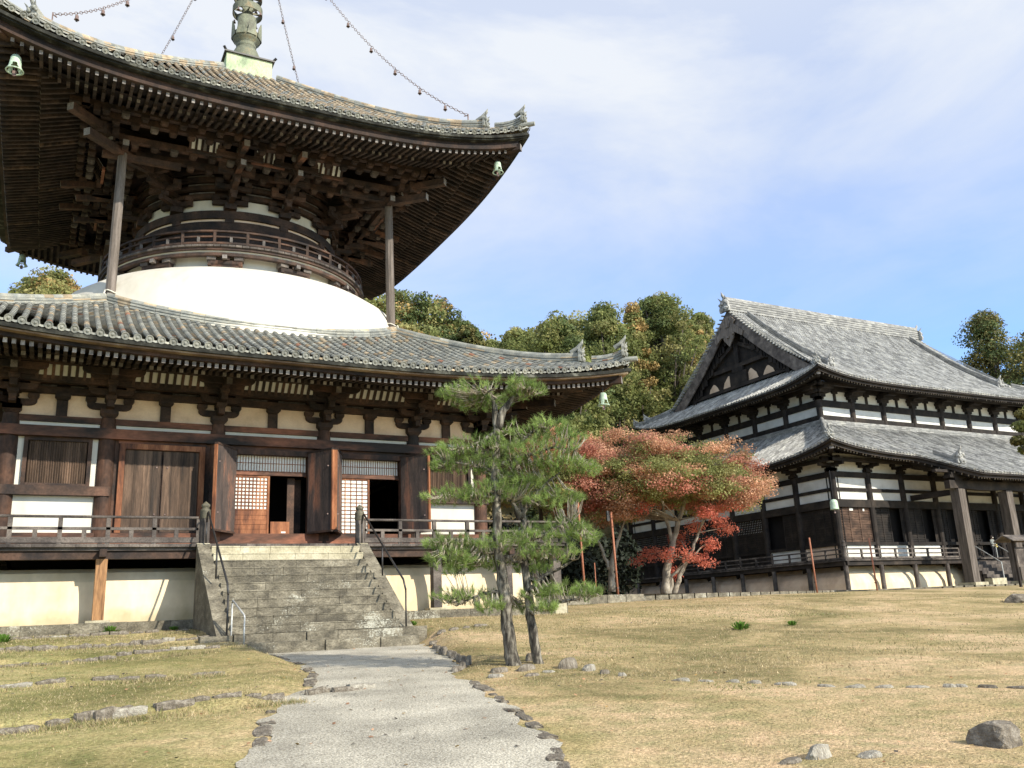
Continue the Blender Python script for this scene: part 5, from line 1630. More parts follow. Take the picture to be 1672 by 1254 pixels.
# gables
for sg in (-1, 1):
    gx = CX + sg * 12.15
    prof = [(12.15 - d, ZHU + up2(d) - .25) for d in (3.6, 5, 6.5, 8, 9.5, 11, 12.15)]
    pts = [(gx, CY - o, z) for o, z in prof] + [(gx, CY + o, z) for o, z in reversed(prof[:-1])]
    mb = MB().use('hdark', -.3); b = len(mb.v); mb.v += pts; mb.face(tuple(range(len(pts))) if sg < 0 else tuple(reversed(range(len(pts)))))
    gb = mb.obj('gable_wall', hur)
    x_ = gx + sg * .06
    for sy in (-1, 1):       # white plaster patches, scalloped by the dark strut carving
        for (y0, y1, z0, h) in ((.7, 2.3, 19.2, 1.0), (2.9, 4.3, 19.15, .75)):
            mb = MB().use('cream', -.8)
            n = 8; top = [(x_, CY + sy * (y0 + (y1 - y0) * i / n), z0 + h * (math.sin(PI * i / n) ** .6) * (.9 + .1 * math.sin(5 * i))) for i in range(n + 1)]
            mb.poly([(x_, CY + sy * y0, z0 - .2)] + top + [(x_, CY + sy * y1, z0 - .2)]); mb.obj('gable_plaster', gb)
    mb = MB().use('hdark', 1.2)
    x1 = CX + sg * 12.85
    for sy in (-1, 1):
        pr2 = [(12.15 - d, ZHU + up2(d) - .12) for d in (3.0, 4.0, 5, 6.5, 8, 9.5, 11, 12.15)]
        for (o0, z0), (o1, z1) in zip(pr2[:-1], pr2[1:]):
            for xx, hgt, th in ((x1, 1.25, .12), (x1 - sg * .2, .5, .2)):
                mb.use('woodgrey', .9)
                mb.hexa([(xx - th / 2, CY + sy * o0, z0 - hgt), (xx + th / 2, CY + sy * o0, z0 - hgt), (xx + th / 2, CY + sy * o1, z1 - hgt), (xx - th / 2, CY + sy * o1, z1 - hgt),
                         (xx - th / 2, CY + sy * o0, z0), (xx + th / 2, CY + sy * o0, z0), (xx + th / 2, CY + sy * o1, z1), (xx - th / 2, CY + sy * o1, z1)])
    mb.obj('bargeboard', gb)
    for sy in (-1, 1):
        for (y0, w_) in ((1.2, 1.5), (3.0, 1.6), (4.8, 1.6)):
            mb = MB().use('hdark', -.3)
            zt_ = ZHU + up2(12.15 - y0) - 1.2
            for j in range(5):
                yy = y0 + w_ * j / 5; q = zt_ - .55 * j / 1.6
                mb.box(min(x1 - sg * .35, x1 - sg * .27), max(x1 - sg * .35, x1 - sg * .27), CY + sy * yy - .22, CY + sy * yy + .22, q - .75 - .25 * math.sin(j * 1.57), q + .3)
            mb.obj('gable_carving', gb)
    mb = MB().use('hdark', -.3)
    mb.box(gx - .3, gx + .3, CY - 1.1, CY + 1.1, 19.0, 20.2); mb.box(gx - .32, gx + .32, CY - .7, CY + .7, 20.2, 20.6)
    mb.obj('gable_carving', gb)
    mb = MB().use('prop', 1.0)     # hanging carved pendant below the peak
    xx = x1 + sg * .1
    P2 = [(0, -.4), (.5, -.5), (1.0, -1.0), (.75, -1.3), (1.9, -2.3), (1.7, -2.7), (.8, -2.1), (.6, -2.6), (0, -3.3)]
    pp = [(y, z) for y, z in P2] + [(-y, z) for y, z in reversed(P2[1:-1])]
    b = len(mb.v)
    for t in (0, sg * .12): mb.v += [(xx + t, CY + y, zr_ - .3 + z) for y, z in pp]
    n = len(pp); mb.face(tuple(b + i for i in range(n))); mb.face(tuple(b + n + i for i in reversed(range(n))))
    for i in range(n): mb.face((b + i, b + (i + 1) % n, b + n + (i + 1) % n, b + n + i))
    b_ = len(mb.v)      # six-petalled boss
    for j in range(12):
        rr2 = .52 if j % 2 == 0 else .40
        mb.v.append((xx + sg * .22, CY + rr2 * math.cos(j * PI / 6), zr_ - 1.35 + rr2 * math.sin(j * PI / 6)))
    mb.face(tuple(b_ + j for j in (range(12) if sg > 0 else reversed(range(12)))))
    for (y, z) in ((0, -2.4), (.7, -2.2), (-.7, -2.2)):
        mb.beam((xx + sg * .1, CY + y - .12, zr_ - .3 + z), (xx + sg * .2, CY + y + .12, zr_ - .3 + z), .2, .2)
    mb.obj('gable_pendant', gb)
    mb = MB().use('hdark', .6)
    mb.box(min(gx, gx + sg * .35), max(gx, gx + sg * .35), CY - 7.6, CY + 7.6, 18.75, 19.05)
    mb.box(min(gx, gx + sg * .3), max(gx, gx + sg * .3), CY - 4.6, CY + 4.6, 20.6, 20.95)
    mb.box(min(gx, gx + sg * .25), max(gx, gx + sg * .25), CY - .25, CY + .25, 20.9, 23.6)
    for sy in (-1, 1): mb.beam((gx + sg * .15, CY + sy * 4.4, 20.7), (gx + sg * .15, CY + sy * .4, 22.8), .3, .35)
    mb.obj('gable_frame', gb)
# eaves
def hall_eaves(F, zc, proj, dwall, upH, par, L_, O_, porch=False, zoff=0):
    for k in range(4):
        L, O = (L_, O_) if k % 2 == 0 else (O_, L_)
        f = F(k); mb = MB()
        n = 90 if k % 2 == 0 else 70
        ss = [-L + 2 * L * i / n for i in range(n + 1)]
        def P_(s, d, dz):
            e = ext(k, s) if porch else 0
            lim = L - d
            s2 = max(-lim, min(lim, s))
            p = f(s2, d); return Vector((p[0], p[1], p[2] + dz))
        for a, b in zip(ss[:-1], ss[1:]):
            ea = ext(k, a) if porch else 0
            # fascia
            mb.use('hdark', -.3)
            q0, q1 = P_(a, .03, -.03), P_(b, .03, -.03)
            mb.poly([q0, q1, q1 + Vector((0, 0, -.18)), q0 + Vector((0, 0, -.18))])
            mb.use('hdark', .8)
            q0, q1 = P_(a, .22, -.2 - .05), P_(b, .22, -.25)
            mb.poly([P_(a, .03, -.21), P_(b, .03, -.21), P_(b, .25, -.30), P_(a, .25, -.30)])
            mb.poly([P_(a, .25, -.30), P_(b, .25, -.30), P_(b, .25, -.52), P_(a, .25, -.52)])
            mb.use('hdark', -.2)
            dw = dwall + ea
            A0, B0 = P_(a, .25, -.46), P_(b, .25, -.46)
            A1, B1 = P_(a, dw, 0), P_(b, dw, 0)
            A1.z, B1.z = A0.z + .25 * (dw - .2), B0.z + .25 * (dw - .2)
            mb.poly([A0, B0, B1, A1])
        mb.obj('eave_boards', par)
        mb = MB()
        m_ = int(L / .30)
        for i in range(-m_, m_ + 1):
            s = i * .30
            e = ext(k, s) if porch else 0
            for (d0, d1, dz, key) in ((.42, 1.7, -.60, 'rafend'), (1.5, dwall, -.45, 'rafend')):
                d1_ = min(d1 + (e if d1 > 1.8 else 0), L - abs(s))
                if d1_ < d0 + .2: continue
                p = P_(s, d0, dz); q = P_(s, d1_, 0); q.z = p.z + .25 * (d1_ - d0)
                mb.use('hdark', random.uniform(-.2, .6)); mb.beam(q, p, .12, .14, 'rafend' if random.random() < .85 else None)
        mb.obj('rafters', par)
hall_eaves(hlow, ZHL, 0, 2.8, .95, hlr, EX, EY, porch=True)
hall_eaves(hup, ZHU, 0, 2.95, .95, hur, UX, UY)
for (f, L_, zc, sgk) in ((hlow, EX, 0, hlr), (hup, UX, 0, hur)):
    for k in range(4):
        L = (EX if k % 2 == 0 else EY) if f is hlow else (UX if k % 2 == 0 else UY)
        p = Vector(f(k)(-(L - .45), .45)) + Vector((0, 0, -.62)); q = Vector(f(k)(-(L - 2.9), 2.9)) + Vector((0, 0, -1.4))
        mb = MB().use('hdark', .5); mb.beam(q, p, .3, .34, 'rafend'); mb.obj('corner_rafter', sgk)
# upper body
ux, uy = 12.85, 9.2
for k in range(4):
    L, O = (ux, uy) if k % 2 == 0 else (uy, ux); nb = 7 if k % 2 == 0 else 5
    cols = [-L + 2 * L * i / nb for i in range(nb + 1)]
    for s in cols[:-1]:
        mb = MB().use('hdark', .9); c = T_(k, s, O, 0); mb.lathe([(0, 13.2), (.25, 13.2), (.25, 15.5), (0, 15.5)], c, 12); mb.obj('column', HL)
    mb = MB().use('hwhite', -.2); tbox(mb, k, -L, L, O - .1, O - .02, 13.9, 16.6); mb.obj('plaster_band', HL)
    mb = MB().use('hdark', .2)
    for (z0, z1, o) in ((13.2, 14.12, .16), (14.86, 15.38, .14)): mb.rnd(.3); tbox(mb, k, -L, L, O - .14, O + o, z0, z1)
    tbox(mb, k, -L - 1, L + 1, O - .1, O + .3, 16.22, 16.6); tbox(mb, k, -L - 1.6, L + 1.6, O + 1.1, O + 1.35, 16.30, 16.5)
    mb.obj('long_beam', HL)
    for i, s in enumerate(cols):
        mb = MB().use('hdark', .3)
        for (w, o, z0, z1) in ((.3, .3, 15.39, 15.62), (.5, .35, 15.62, 15.86), (.62, .8, 15.86, 16.08), (.5, 1.25, 16.08, 16.3)):
            mb.rnd(.4); tbox(mb, k, s - w, s + w, O - .1, O + o, z0, z1)
        mb.obj('bracket', HL)
        if i < nb:
            m_ = s + L / nb; mb = MB().use('hdark', .2); tbox(mb, k, m_ - .12, m_ + .12, O - .05, O + .08, 15.38, 16.2); tbox(mb, k, m_ - .3, m_ + .3, O - .06, O + .14, 16.02, 16.21); mb.obj('strut', HL)
mb = MB(); 
for k in range(4):
    L, O = (ux, uy) if k % 2 == 0 else (uy, ux)
    ridge(mb, [T_(k, -L - .3, O + .32, 13.28), T_(k, L + .3, O + .32, 13.28)], .3, .34, 4, keyf=hk3)
mb.obj('wall_ridge', hlr)
# porch columns, beam, carvings, steps
for s in (-8.25, -2.75, 2.75, 8.25):
    mb = MB().use('prop', -.9); tbox(mb, 0, s - .36, s + .36, 16.35, 17.07, .62, 7.25); pc = mb.obj('porch_column', HL)
    mb = MB().use('stonelight', 0); tbox(mb, 0, s - .7, s + .7, 16.0, 17.4, .40, .62); mb.obj('base_stone', pc)
    mb = MB().use('hdark', .4)
    for (w, z0, z1) in ((.45, 7.86, 8.05), (.95, 8.05, 8.25), (.75, 8.25, 8.45)): mb.rnd(.5); tbox(mb, 0, s - w, s + w, 16.4, 17.0, z0, z1)
    mb.obj('bracket', pc)
mb = MB().use('hdark', .7)
ss = [-9.3 + 18.6 * i / 40 for i in range(41)]
for a, b in zip(ss[:-1], ss[1:]):
    ar = lambda s: .10 * abs(math.cos(PI * s / 5.5))
    za, zb = 7.2 + .12 - ar(a), 7.2 + .12 - ar(b)
    mb.hexa([T_(0, a, 16.95, za), T_(0, b, 16.95, zb), T_(0, b, 16.5, zb), T_(0, a, 16.5, za), T_(0, a, 16.95, 7.86), T_(0, b, 16.95, 7.86), T_(0, b, 16.5, 7.86), T_(0, a, 16.5, 7.86)])
tbox(mb, 0, -10.4, 10.4, 16.5, 16.8, 8.46, 8.66)
for s in (-8.25, 8.25): tbox(mb, 0, s - .15, s + .15, 12.8, 16.4, 6.9, 7.3)
mb.obj('porch_beam', HL)
mb = MB().use('hdark', 1.0)
for c in (-5.5, 0, 5.5):
    for sg in (-1, 1):
        pts = [Vector(T_(0, c + sg * x, 16.75, z)) for x, z in ((.1, 8.35), (.5, 8.3), (.9, 8.1), (1.3, 7.98), (1.5, 7.92))]
        mb.tube(pts, [.16, .14, .12, .1, .04], 6)
mb.obj('frog_leg_strut', HL)
mb = MB()
for i in range(7):
    mb.use('woodgrey', random.uniform(-.6, .1)); tbox(mb, 0, -5.2, 5.2, 14.2 + .31 * i, 14.2 + .31 * (i + 1), 2.2 - .26 * i - .28, 2.2 - .26 * i)
for s in (-5.2, 5.2):
    for i in range(7): mb.use('woodgrey', -.5); tbox(mb, 0, s - .12, s + .12, 14.2 + .31 * i, 14.2 + .31 * (i + 1) + .1, .42, 2.26 - .26 * i)
mb.obj('wooden_steps', HL)
for s in (-4.2, -1.4):
    mb = MB().use('steel', -.3)
    mb.tube([T_(0, s, 14.3, 2.5), T_(0, s, 14.3, 3.3), T_(0, s, 14.45, 3.38), T_(0, s, 16.4, 2.0), T_(0, s, 16.4, .5)], .04, 8); mb.obj('step_handrail', HL)
mb = MB().use('stonelight', .3); tbox(mb, 0, -6.6, -5.0, 16.5, 17.1, .42, .86); o = mb.obj('stone_block', None, label='pale squared stone block lying between the two nearest porch columns of the hall', cat='block')
wind_bell((41.95, 7.75, 6.55), 8.6, 1.55, 'plain pale green bell hanging high at the near corner of the hall', True)
# stepped ridge ornament on the lower roof edge
mb = MB(); f = hlow(0); p = Vector(f(-7.9, 1.1)); ridge(mb, [Vector(f(-7.9, 3.2)) + Vector((0, 0, .1)), p + Vector((0, 0, .1))], .3, .3, 3, keyf=hk3); ridge_end(mb, p + Vector((0, 0, .12)), (0, -1), 1.2, 'htile'); mb.obj('porch_ridge', hlr)

# ---------------------------------------------------------------- stone terrace under hall and maples
tp = [(10.2, -5.2), (17.2, -3.4), (17.6, -2.6), (41.2, 6.0), (44.5, 5.9), (47, 4.2), (96, 4.2), (96, 41), (12, 41), (9.5, 10)]
mb = MB().use('stonelight', -.5)
mb.poly([(x, y, .40 if True else 0) for x, y in tp])
M['dirt'] = mat('bare_brown_earth', [(0.10, 0.075, 0.05), (0.17, 0.13, 0.085), (0.24, 0.19, 0.13)], 1.5, rough=.95, bump=.6, bscale=12, tint=0)
mb2 = MB().use('dirt', 0); mb2.poly([(x, y, .404) for x, y in [(10.7, -4.6), (17.0, -3.0), (41.0, 6.5), (41.0, 41), (12, 41)]])
mb2.obj('bare_ground', None, kind='structure')
for (x0, y0), (x1, y1) in zip(tp, tp[1:] + tp[:1]):
    L = math.hypot(x1 - x0, y1 - y0); n = max(1, int(L / 1.1))
    for i in range(n):
        a, b = i / n + .004 / 1, (i + 1) / n
        mb.use('stone', random.uniform(-.4, .6))
        p, q = (x0 + (x1 - x0) * a, y0 + (y1 - y0) * a), (x0 + (x1 - x0) * b, y0 + (y1 - y0) * b)
        mb.poly([(p[0], p[1], -.6), (q[0], q[1], -.6), (q[0], q[1], .40), (p[0], p[1], .40)])
mb.obj('stone_terrace', None, kind='structure')

# ================================================================ VEGETATION
TA = [(0, 0, -0.16), (-0.05, 0, 0.26), (-0.09, 0, 0.78), (-0.13, 0, 1.32), (-0.17, 0, 1.86), (-0.19, 0, 2.3), (-0.19, 0, 2.98), (-0.19, 0, 3.43), (-0.13, 0, 3.89), (-0.14, 0, 4.25), (-0.17, 0, 4.66), (-0.28, 0, 4.85)]
TA2 = [(-0.12, 0, 4.13), (0.01, 0, 4.48), (0.2, 0, 4.7), (0.49, 0, 4.87)]
TB = [(0.45, 0.1, -0.18), (0.38, 0.1, 0.24), (0.34, 0.1, 0.71), (0.32, 0.1, 1.19), (0.25, 0.1, 1.85), (0.24, 0.1, 2.18), (0.31, 0.1, 2.4), (0.25, 0.15, 2.64), (0.13, 0.1, 2.92)]
b1 = [(-0.12, 0, 4.07), (-0.5, 0.0, 3.85), (-0.96, 0, 3.76)]
b2 = [(-0.13, 0, 3.78), (0.31, 0.0, 3.87), (0.78, 0.0, 4.2)]
b3 = [(-0.15, 0.0, 3.43), (0.29, 0, 3.58), (0.93, 0, 3.73), (1.38, 0.0, 3.65)]
b4 = [(-0.17, 0, 3.32), (-0.62, 0, 3.45), (-1.19, 0.0, 3.59)]
b5 = [(-0.19, 0, 2.86), (-0.64, 0, 2.83), (-1.26, 0.0, 2.97)]
b6 = [(0.26, 0, 2.45), (0.6, 0, 2.94), (1.02, 0, 3.26)]
b7 = [(-0.12, 0.0, 1.86), (-0.45, 0, 1.82), (-0.72, 0, 2.11), (-1.22, 0, 2.13)]
b8 = [(0.28, 0.0, 2.06), (0.79, 0, 2.15), (1.13, 0, 2.36), (1.41, 0, 2.23)]
b9 = [(0.31, 0.0, 1.14), (0.64, 0, 1.39), (1.15, 0, 1.64), (0.55, 0.0, 1.83)]
b10 = [(-0.09, 0, 1.16), (-0.48, 0, 1.12), (-0.92, 0, 0.98)]
b11 = [(0.36, 0.0, 0.76), (0.72, 0.0, 0.91), (1.16, 0, 0.96), (1.55, 0.0, 1.09)]
b12 = [(0.24, 0, 2.51), (0.09, 0, 2.74), (-0.3, 0, 2.98)]
b13 = [(-0.12, 0, 1.8), (0.1, 0.0, 1.69), (0.26, 0, 1.63)]
b14 = [(0.25, 0, 1.79), (0.44, 0, 1.94), (0.84, 0, 2.04)]
PADS = [(-0.17, 0.0, 4.94, 0.86, 0.24), (-0.88, 0.1, 4.9, 0.32, 0.17), (0.49, -0.1, 4.88, 0.34, 0.17), (-0.36, 0.2, 4.72, 0.54, 0.15), (-0.55, -0.1, 3.83, 0.67, 0.21), (-1.03, 0.2, 3.8, 0.41, 0.15), (0.31, 0.2, 4.09, 0.54, 0.28), (0.83, -0.2, 4.16, 0.32, 0.19), (0.64, -0.3, 3.74, 0.64, 0.24), (1.23, 0.1, 3.95, 0.3, 0.15), (-0.64, 0.3, 3.56, 0.64, 0.19), (-1.19, 0, 3.53, 0.24, 0.13), (0.29, 0.1, 3.43, 0.75, 0.24), (1.13, -0.2, 3.4, 0.48, 0.17), (1.53, 0, 3.3, 0.26, 0.11), (-0.98, 0, 2.95, 0.54, 0.19), (-0.4, -0.3, 2.94, 0.54, 0.21), (0.38, 0.3, 2.99, 0.64, 0.24), (0.87, -0.1, 2.8, 0.48, 0.19), (0.16, 0, 3.13, 0.54, 0.17), (-1.11, 0.0, 2.12, 0.41, 0.21), (-0.63, 0.3, 2.01, 0.59, 0.28), (-1.04, -0.3, 1.82, 0.41, 0.24), (-0.11, -0.2, 2.06, 0.43, 0.21), (0.45, 0, 2.16, 0.48, 0.19), (1.03, 0.2, 2.33, 0.48, 0.19), (1.33, -0.2, 2.11, 0.32, 0.21), (0.76, -0.3, 1.85, 0.54, 0.19), (-0.35, 0.2, 1.72, 0.38, 0.17), (0.43, 0.3, 1.58, 0.32, 0.13), (-1.08, 0, 1.14, 0.34, 0.13), (-0.65, 0.2, 1.15, 0.41, 0.13), (-0.37, -0.2, 0.95, 0.27, 0.13), (0.51, 0, 1.13, 0.32, 0.15), (1.02, 0.2, 1.17, 0.48, 0.15), (1.38, -0.1, 1.11, 0.24, 0.15), (0.6, -0.2, 0.86, 0.27, 0.09), (0.17, 0.3, 0.93, 0.21, 0.13), (-0.96, 0.1, 1.63, 0.28, 0.13)]
MT = [(0, 0.0, -0.05), (0.27, 0, 1.44), (0.59, 0, 2.3), (0.99, 0.0, 3.46), (1.46, 0.0, 4.64), (1.84, 0.0, 5.53)]
MT2 = [(0.59, 0, 2.3), (0.33, 0.0, 3.79), (0.28, 0.0, 4.99), (0.08, 0, 6.22)]
MT3 = [(0.43, 0.0, -0.07), (0.81, 0, 0.84), (1.43, 0.0, 1.82), (1.88, 0, 2.83), (2.6, 0, 3.99)]
MT4 = [(0.29, 0, -0.06), (0.46, 0.0, 0.85), (1.32, 0.0, 1.54), (2.12, 0.0, 2.23)]
MC = [(2.29, 1.99, 4.65, 0.83, 0.22, 2), (3.64, -1.72, 4.08, 0.95, 0.16, 1), (0.53, 0.21, 6.4, 0.64, 0.25, 0), (0.15, 1.7, 6.89, 0.6, 0.26, 2), (-3.19, -2.36, 4.86, 0.98, 0.15, 2), (2.76, -2.5, 3.52, 0.66, 0.29, 1), (0.72, -1.93, 4.58, 0.98, 0.28, 2), (-1.52, -1.79, 5.58, 0.65, 0.19, 2), (4.04, 0.6, 4.82, 0.56, 0.2, 2), (-1.58, -2.08, 4.39, 0.86, 0.15, 2), (5.88, 0.95, 5.82, 0.54, 0.26, 2), (-1.1, -3.03, 4.68, 0.86, 0.24, 2), (5.07, -1.1, 5.46, 0.69, 0.2, 2), (0.42, -2.69, 4.23, 0.89, 0.2, 2), (-1.0, 2.7, 5.97, 0.69, 0.24, 2), (5.58, 2.24, 5.53, 0.67, 0.19, 1), (-2.58, -1.45, 7.01, 0.67, 0.22, 1), (3.18, 0.42, 6.62, 0.54, 0.25, 2), (-0.7, 0.74, 6.38, 0.55, 0.28, 1), (-3.88, 1.99, 6.23, 0.99, 0.23, 0), (-3.15, -0.63, 4.22, 0.73, 0.17, 2), (4.19, -0.24, 5.48, 0.98, 0.21, 1), (0.52, -0.14, 4.7, 0.75, 0.28, 1), (-3.26, 0.22, 4.63, 0.82, 0.22, 2), (-0.93, -0.95, 6.82, 0.93, 0.2, 0), (3.84, 1.34, 4.41, 0.88, 0.2, 1), (2.83, -0.07, 5.77, 0.97, 0.2, 1), (-2.65, -0.18, 4.24, 0.68, 0.19, 1), (-1.31, 1.02, 5.48, 0.69, 0.24, 1), (2.77, -1.06, 3.95, 0.93, 0.25, 2), (5.51, 0.14, 4.49, 0.62, 0.2, 1), (3.8, -2.13, 5.22, 0.61, 0.26, 0), (1.4, -0.51, 4.76, 0.86, 0.15, 1), (-2.64, 0.85, 5.87, 0.88, 0.17, 2), (3.58, 3.63, 3.95, 0.55, 0.17, 2), (-1.24, -1.42, 6.34, 0.72, 0.2, 1), (2.26, -1.21, 6.6, 0.53, 0.21, 1), (-1.78, -2.14, 5.37, 0.98, 0.23, 1), (-1.24, 0.06, 6.13, 0.98, 0.27, 1), (-0.03, 0.99, 4.53, 0.75, 0.17, 1), (-0.72, -1.75, 5.21, 0.81, 0.2, 2), (4.46, -1.42, 6.11, 0.96, 0.23, 0), (-1.1, 0.46, 4.12, 0.73, 0.18, 1), (-1.64, -0.9, 3.65, 0.81, 0.18, 2), (5.44, -0.5, 4.94, 0.97, 0.19, 2), (4.55, -2.12, 5.37, 0.98, 0.18, 0), (-3.88, -0.47, 7.25, 0.78, 0.19, 0), (4.56, -1.75, 4.09, 0.92, 0.25, 2), (-1.1, 2.89, 5.77, 0.53, 0.16, 2), (-1.46, 0.75, 4.69, 0.77, 0.21, 2), (-0.68, 0.61, 4.6, 0.53, 0.23, 2), (2.91, 0.8, 6.69, 0.53, 0.26, 1), (0.17, 1.28, 5.35, 0.93, 0.27, 2), (0.67, 1.44, 5.06, 0.74, 0.26, 1), (-0.98, 1.02, 7.78, 0.66, 0.26, 0), (4.93, -0.1, 5.74, 0.94, 0.29, 0), (1.18, 0.23, 5.66, 0.56, 0.18, 2), (4.14, 1.13, 4.36, 0.68, 0.21, 1), (-3.63, -0.07, 6.12, 0.92, 0.18, 0), (2.37, 1.58, 3.83, 0.99, 0.25, 2), (-0.04, -1.46, 6.38, 0.56, 0.18, 1), (1.54, 1.59, 5.07, 0.55, 0.23, 1), (2.44, -2.64, 3.66, 0.57, 0.25, 1), (0.81, 0.83, 6.07, 0.59, 0.19, 2), (1.11, -1.37, 4.63, 0.65, 0.23, 2), (-1.84, 0.12, 4.47, 0.91, 0.27, 2), (-0.05, -2.02, 5.55, 0.83, 0.16, 2), (2.22, -1.57, 6.43, 0.74, 0.2, 0), (-0.25, -2.94, 3.73, 0.54, 0.25, 2), (-3.57, 2.03, 7.58, 0.9, 0.26, 1), (-3.59, -0.06, 4.4, 0.59, 0.24, 0), (-0.8, -0.81, 6.2, 0.86, 0.26, 0), (-0.72, -0.95, 4.51, 0.9, 0.21, 1), (4.4, 0.55, 4.98, 0.87, 0.2, 1), (-3.34, -1.15, 7.41, 0.76, 0.28, 0), (2.31, -0.39, 5.55, 0.94, 0.24, 1), (-0.36, -2.31, 5.22, 0.83, 0.16, 2), (4.29, -0.22, 4.06, 0.58, 0.27, 2), (2.48, -3.04, 4.15, 0.69, 0.26, 2), (-1.27, -1.92, 6.84, 0.75, 0.28, 2), (-3.31, -1.36, 4.89, 0.87, 0.17, 2), (-2.28, -1.03, 7.39, 0.82, 0.28, 0), (2.28, -2.06, 4.21, 0.66, 0.25, 1), (2.76, -1.18, 6.01, 0.97, 0.24, 1), (-0.68, -3.71, 3.56, 0.74, 0.25, 2), (-2.37, 1.3, 7.8, 0.79, 0.28, 1), (3.32, 1.47, 6.14, 0.97, 0.15, 1), (-1.8, -0.41, 7.29, 0.55, 0.27, 1), (0.53, 2.4, 5.31, 0.61, 0.22, 2), (-0.66, -2.5, 4.95, 0.9, 0.16, 1), (5.12, -1.92, 5.12, 0.82, 0.21, 1), (-0.5, 1.5, 5.83, 0.87, 0.28, 2), (-0.99, 1.86, 5.78, 0.79, 0.17, 2), (0.21, -1.63, 4.37, 0.67, 0.17, 1), (-3.62, -2.04, 6.35, 0.98, 0.24, 0), (-1.74, -1.47, 5.16, 0.9, 0.28, 2), (5.03, 1.1, 6.24, 0.88, 0.23, 2), (5.11, 1.67, 4.75, 0.73, 0.27, 1), (2.49, 1.7, 3.78, 0.73, 0.16, 2), (3.51, -1.09, 4.67, 0.61, 0.18, 2), (2.08, -2.21, 5.49, 0.54, 0.15, 2), (-2.83, 1.93, 6.43, 0.64, 0.21, 2), (-1.0, -2.56, 5.57, 0.87, 0.16, 2), (1.31, 0.96, 6.72, 0.88, 0.21, 2), (0.01, -0.29, 5.98, 0.74, 0.21, 2), (0.54, 2.98, 4.96, 0.75, 0.22, 2), (-4.14, 1.53, 7.78, 0.55, 0.29, 1), (-4.03, -0.11, 5.61, 0.71, 0.18, 0), (-1.43, 0.29, 6.59, 0.88, 0.26, 1), (-0.41, 2.19, 4.59, 0.92, 0.27, 2), (1.54, -1.97, 5.25, 0.76, 0.15, 2), (-2.43, 0.92, 7.35, 0.9, 0.26, 0), (0.54, 0.2, 5.58, 0.9, 0.2, 2), (-4.21, 0.51, 6.0, 0.91, 0.15, 0), (2.48, 0.09, 4.67, 0.78, 0.25, 2), (0.23, 0.55, 4.61, 0.79, 0.16, 2), (-2.61, 2.56, 6.25, 0.85, 0.22, 2), (-1.56, -1.7, 6.83, 0.81, 0.27, 1), (5.91, 2.61, 5.38, 0.66, 0.25, 1), (-3.58, 1.15, 5.08, 0.95, 0.25, 0), (2.42, 0.93, 3.34, 0.76, 0.15, 0), (3.23, 0.59, 3.06, 0.64, 0.15, 0), (1.64, 0.14, 3.15, 0.59, 0.15, 0), (1.1, -1.27, 1.75, 0.53, 0.15, 0), (1.87, -0.19, 1.5, 0.64, 0.15, 0), (-0.41, 1.14, 1.98, 0.64, 0.15, 0), (-0.03, -1.16, 1.81, 0.47, 0.15, 0), (-0.85, 1.41, 1.8, 0.47, 0.15, 0), (4.15, -0.1, 3.31, 0.64, 0.15, 1), (3.64, -0.62, 3.87, 0.73, 0.15, 1), (4.28, -1.99, 3.54, 0.64, 0.15, 1), (2.28, -0.63, 2.18, 0.53, 0.15, 0), (4.42, -1.38, 4.62, 0.7, 0.15, 1), (5.42, 0.29, 5.72, 0.59, 0.15, 0), (0.72, 1.15, 1.04, 0.41, 0.15, 0), (1.03, 1.19, 2.67, 0.59, 0.15, 0)]
M2T = [(0.66, 0, 0.24), (0.67, 0, 1.28), (0.89, 0, 2.15), (1.14, 0.0, 2.73), (1.5, 0.0, 3.61)]
M2T2 = [(0.62, 0, 1.28), (0.34, 0, 2.02), (0.09, 0, 2.77), (-0.08, 0, 3.38)]
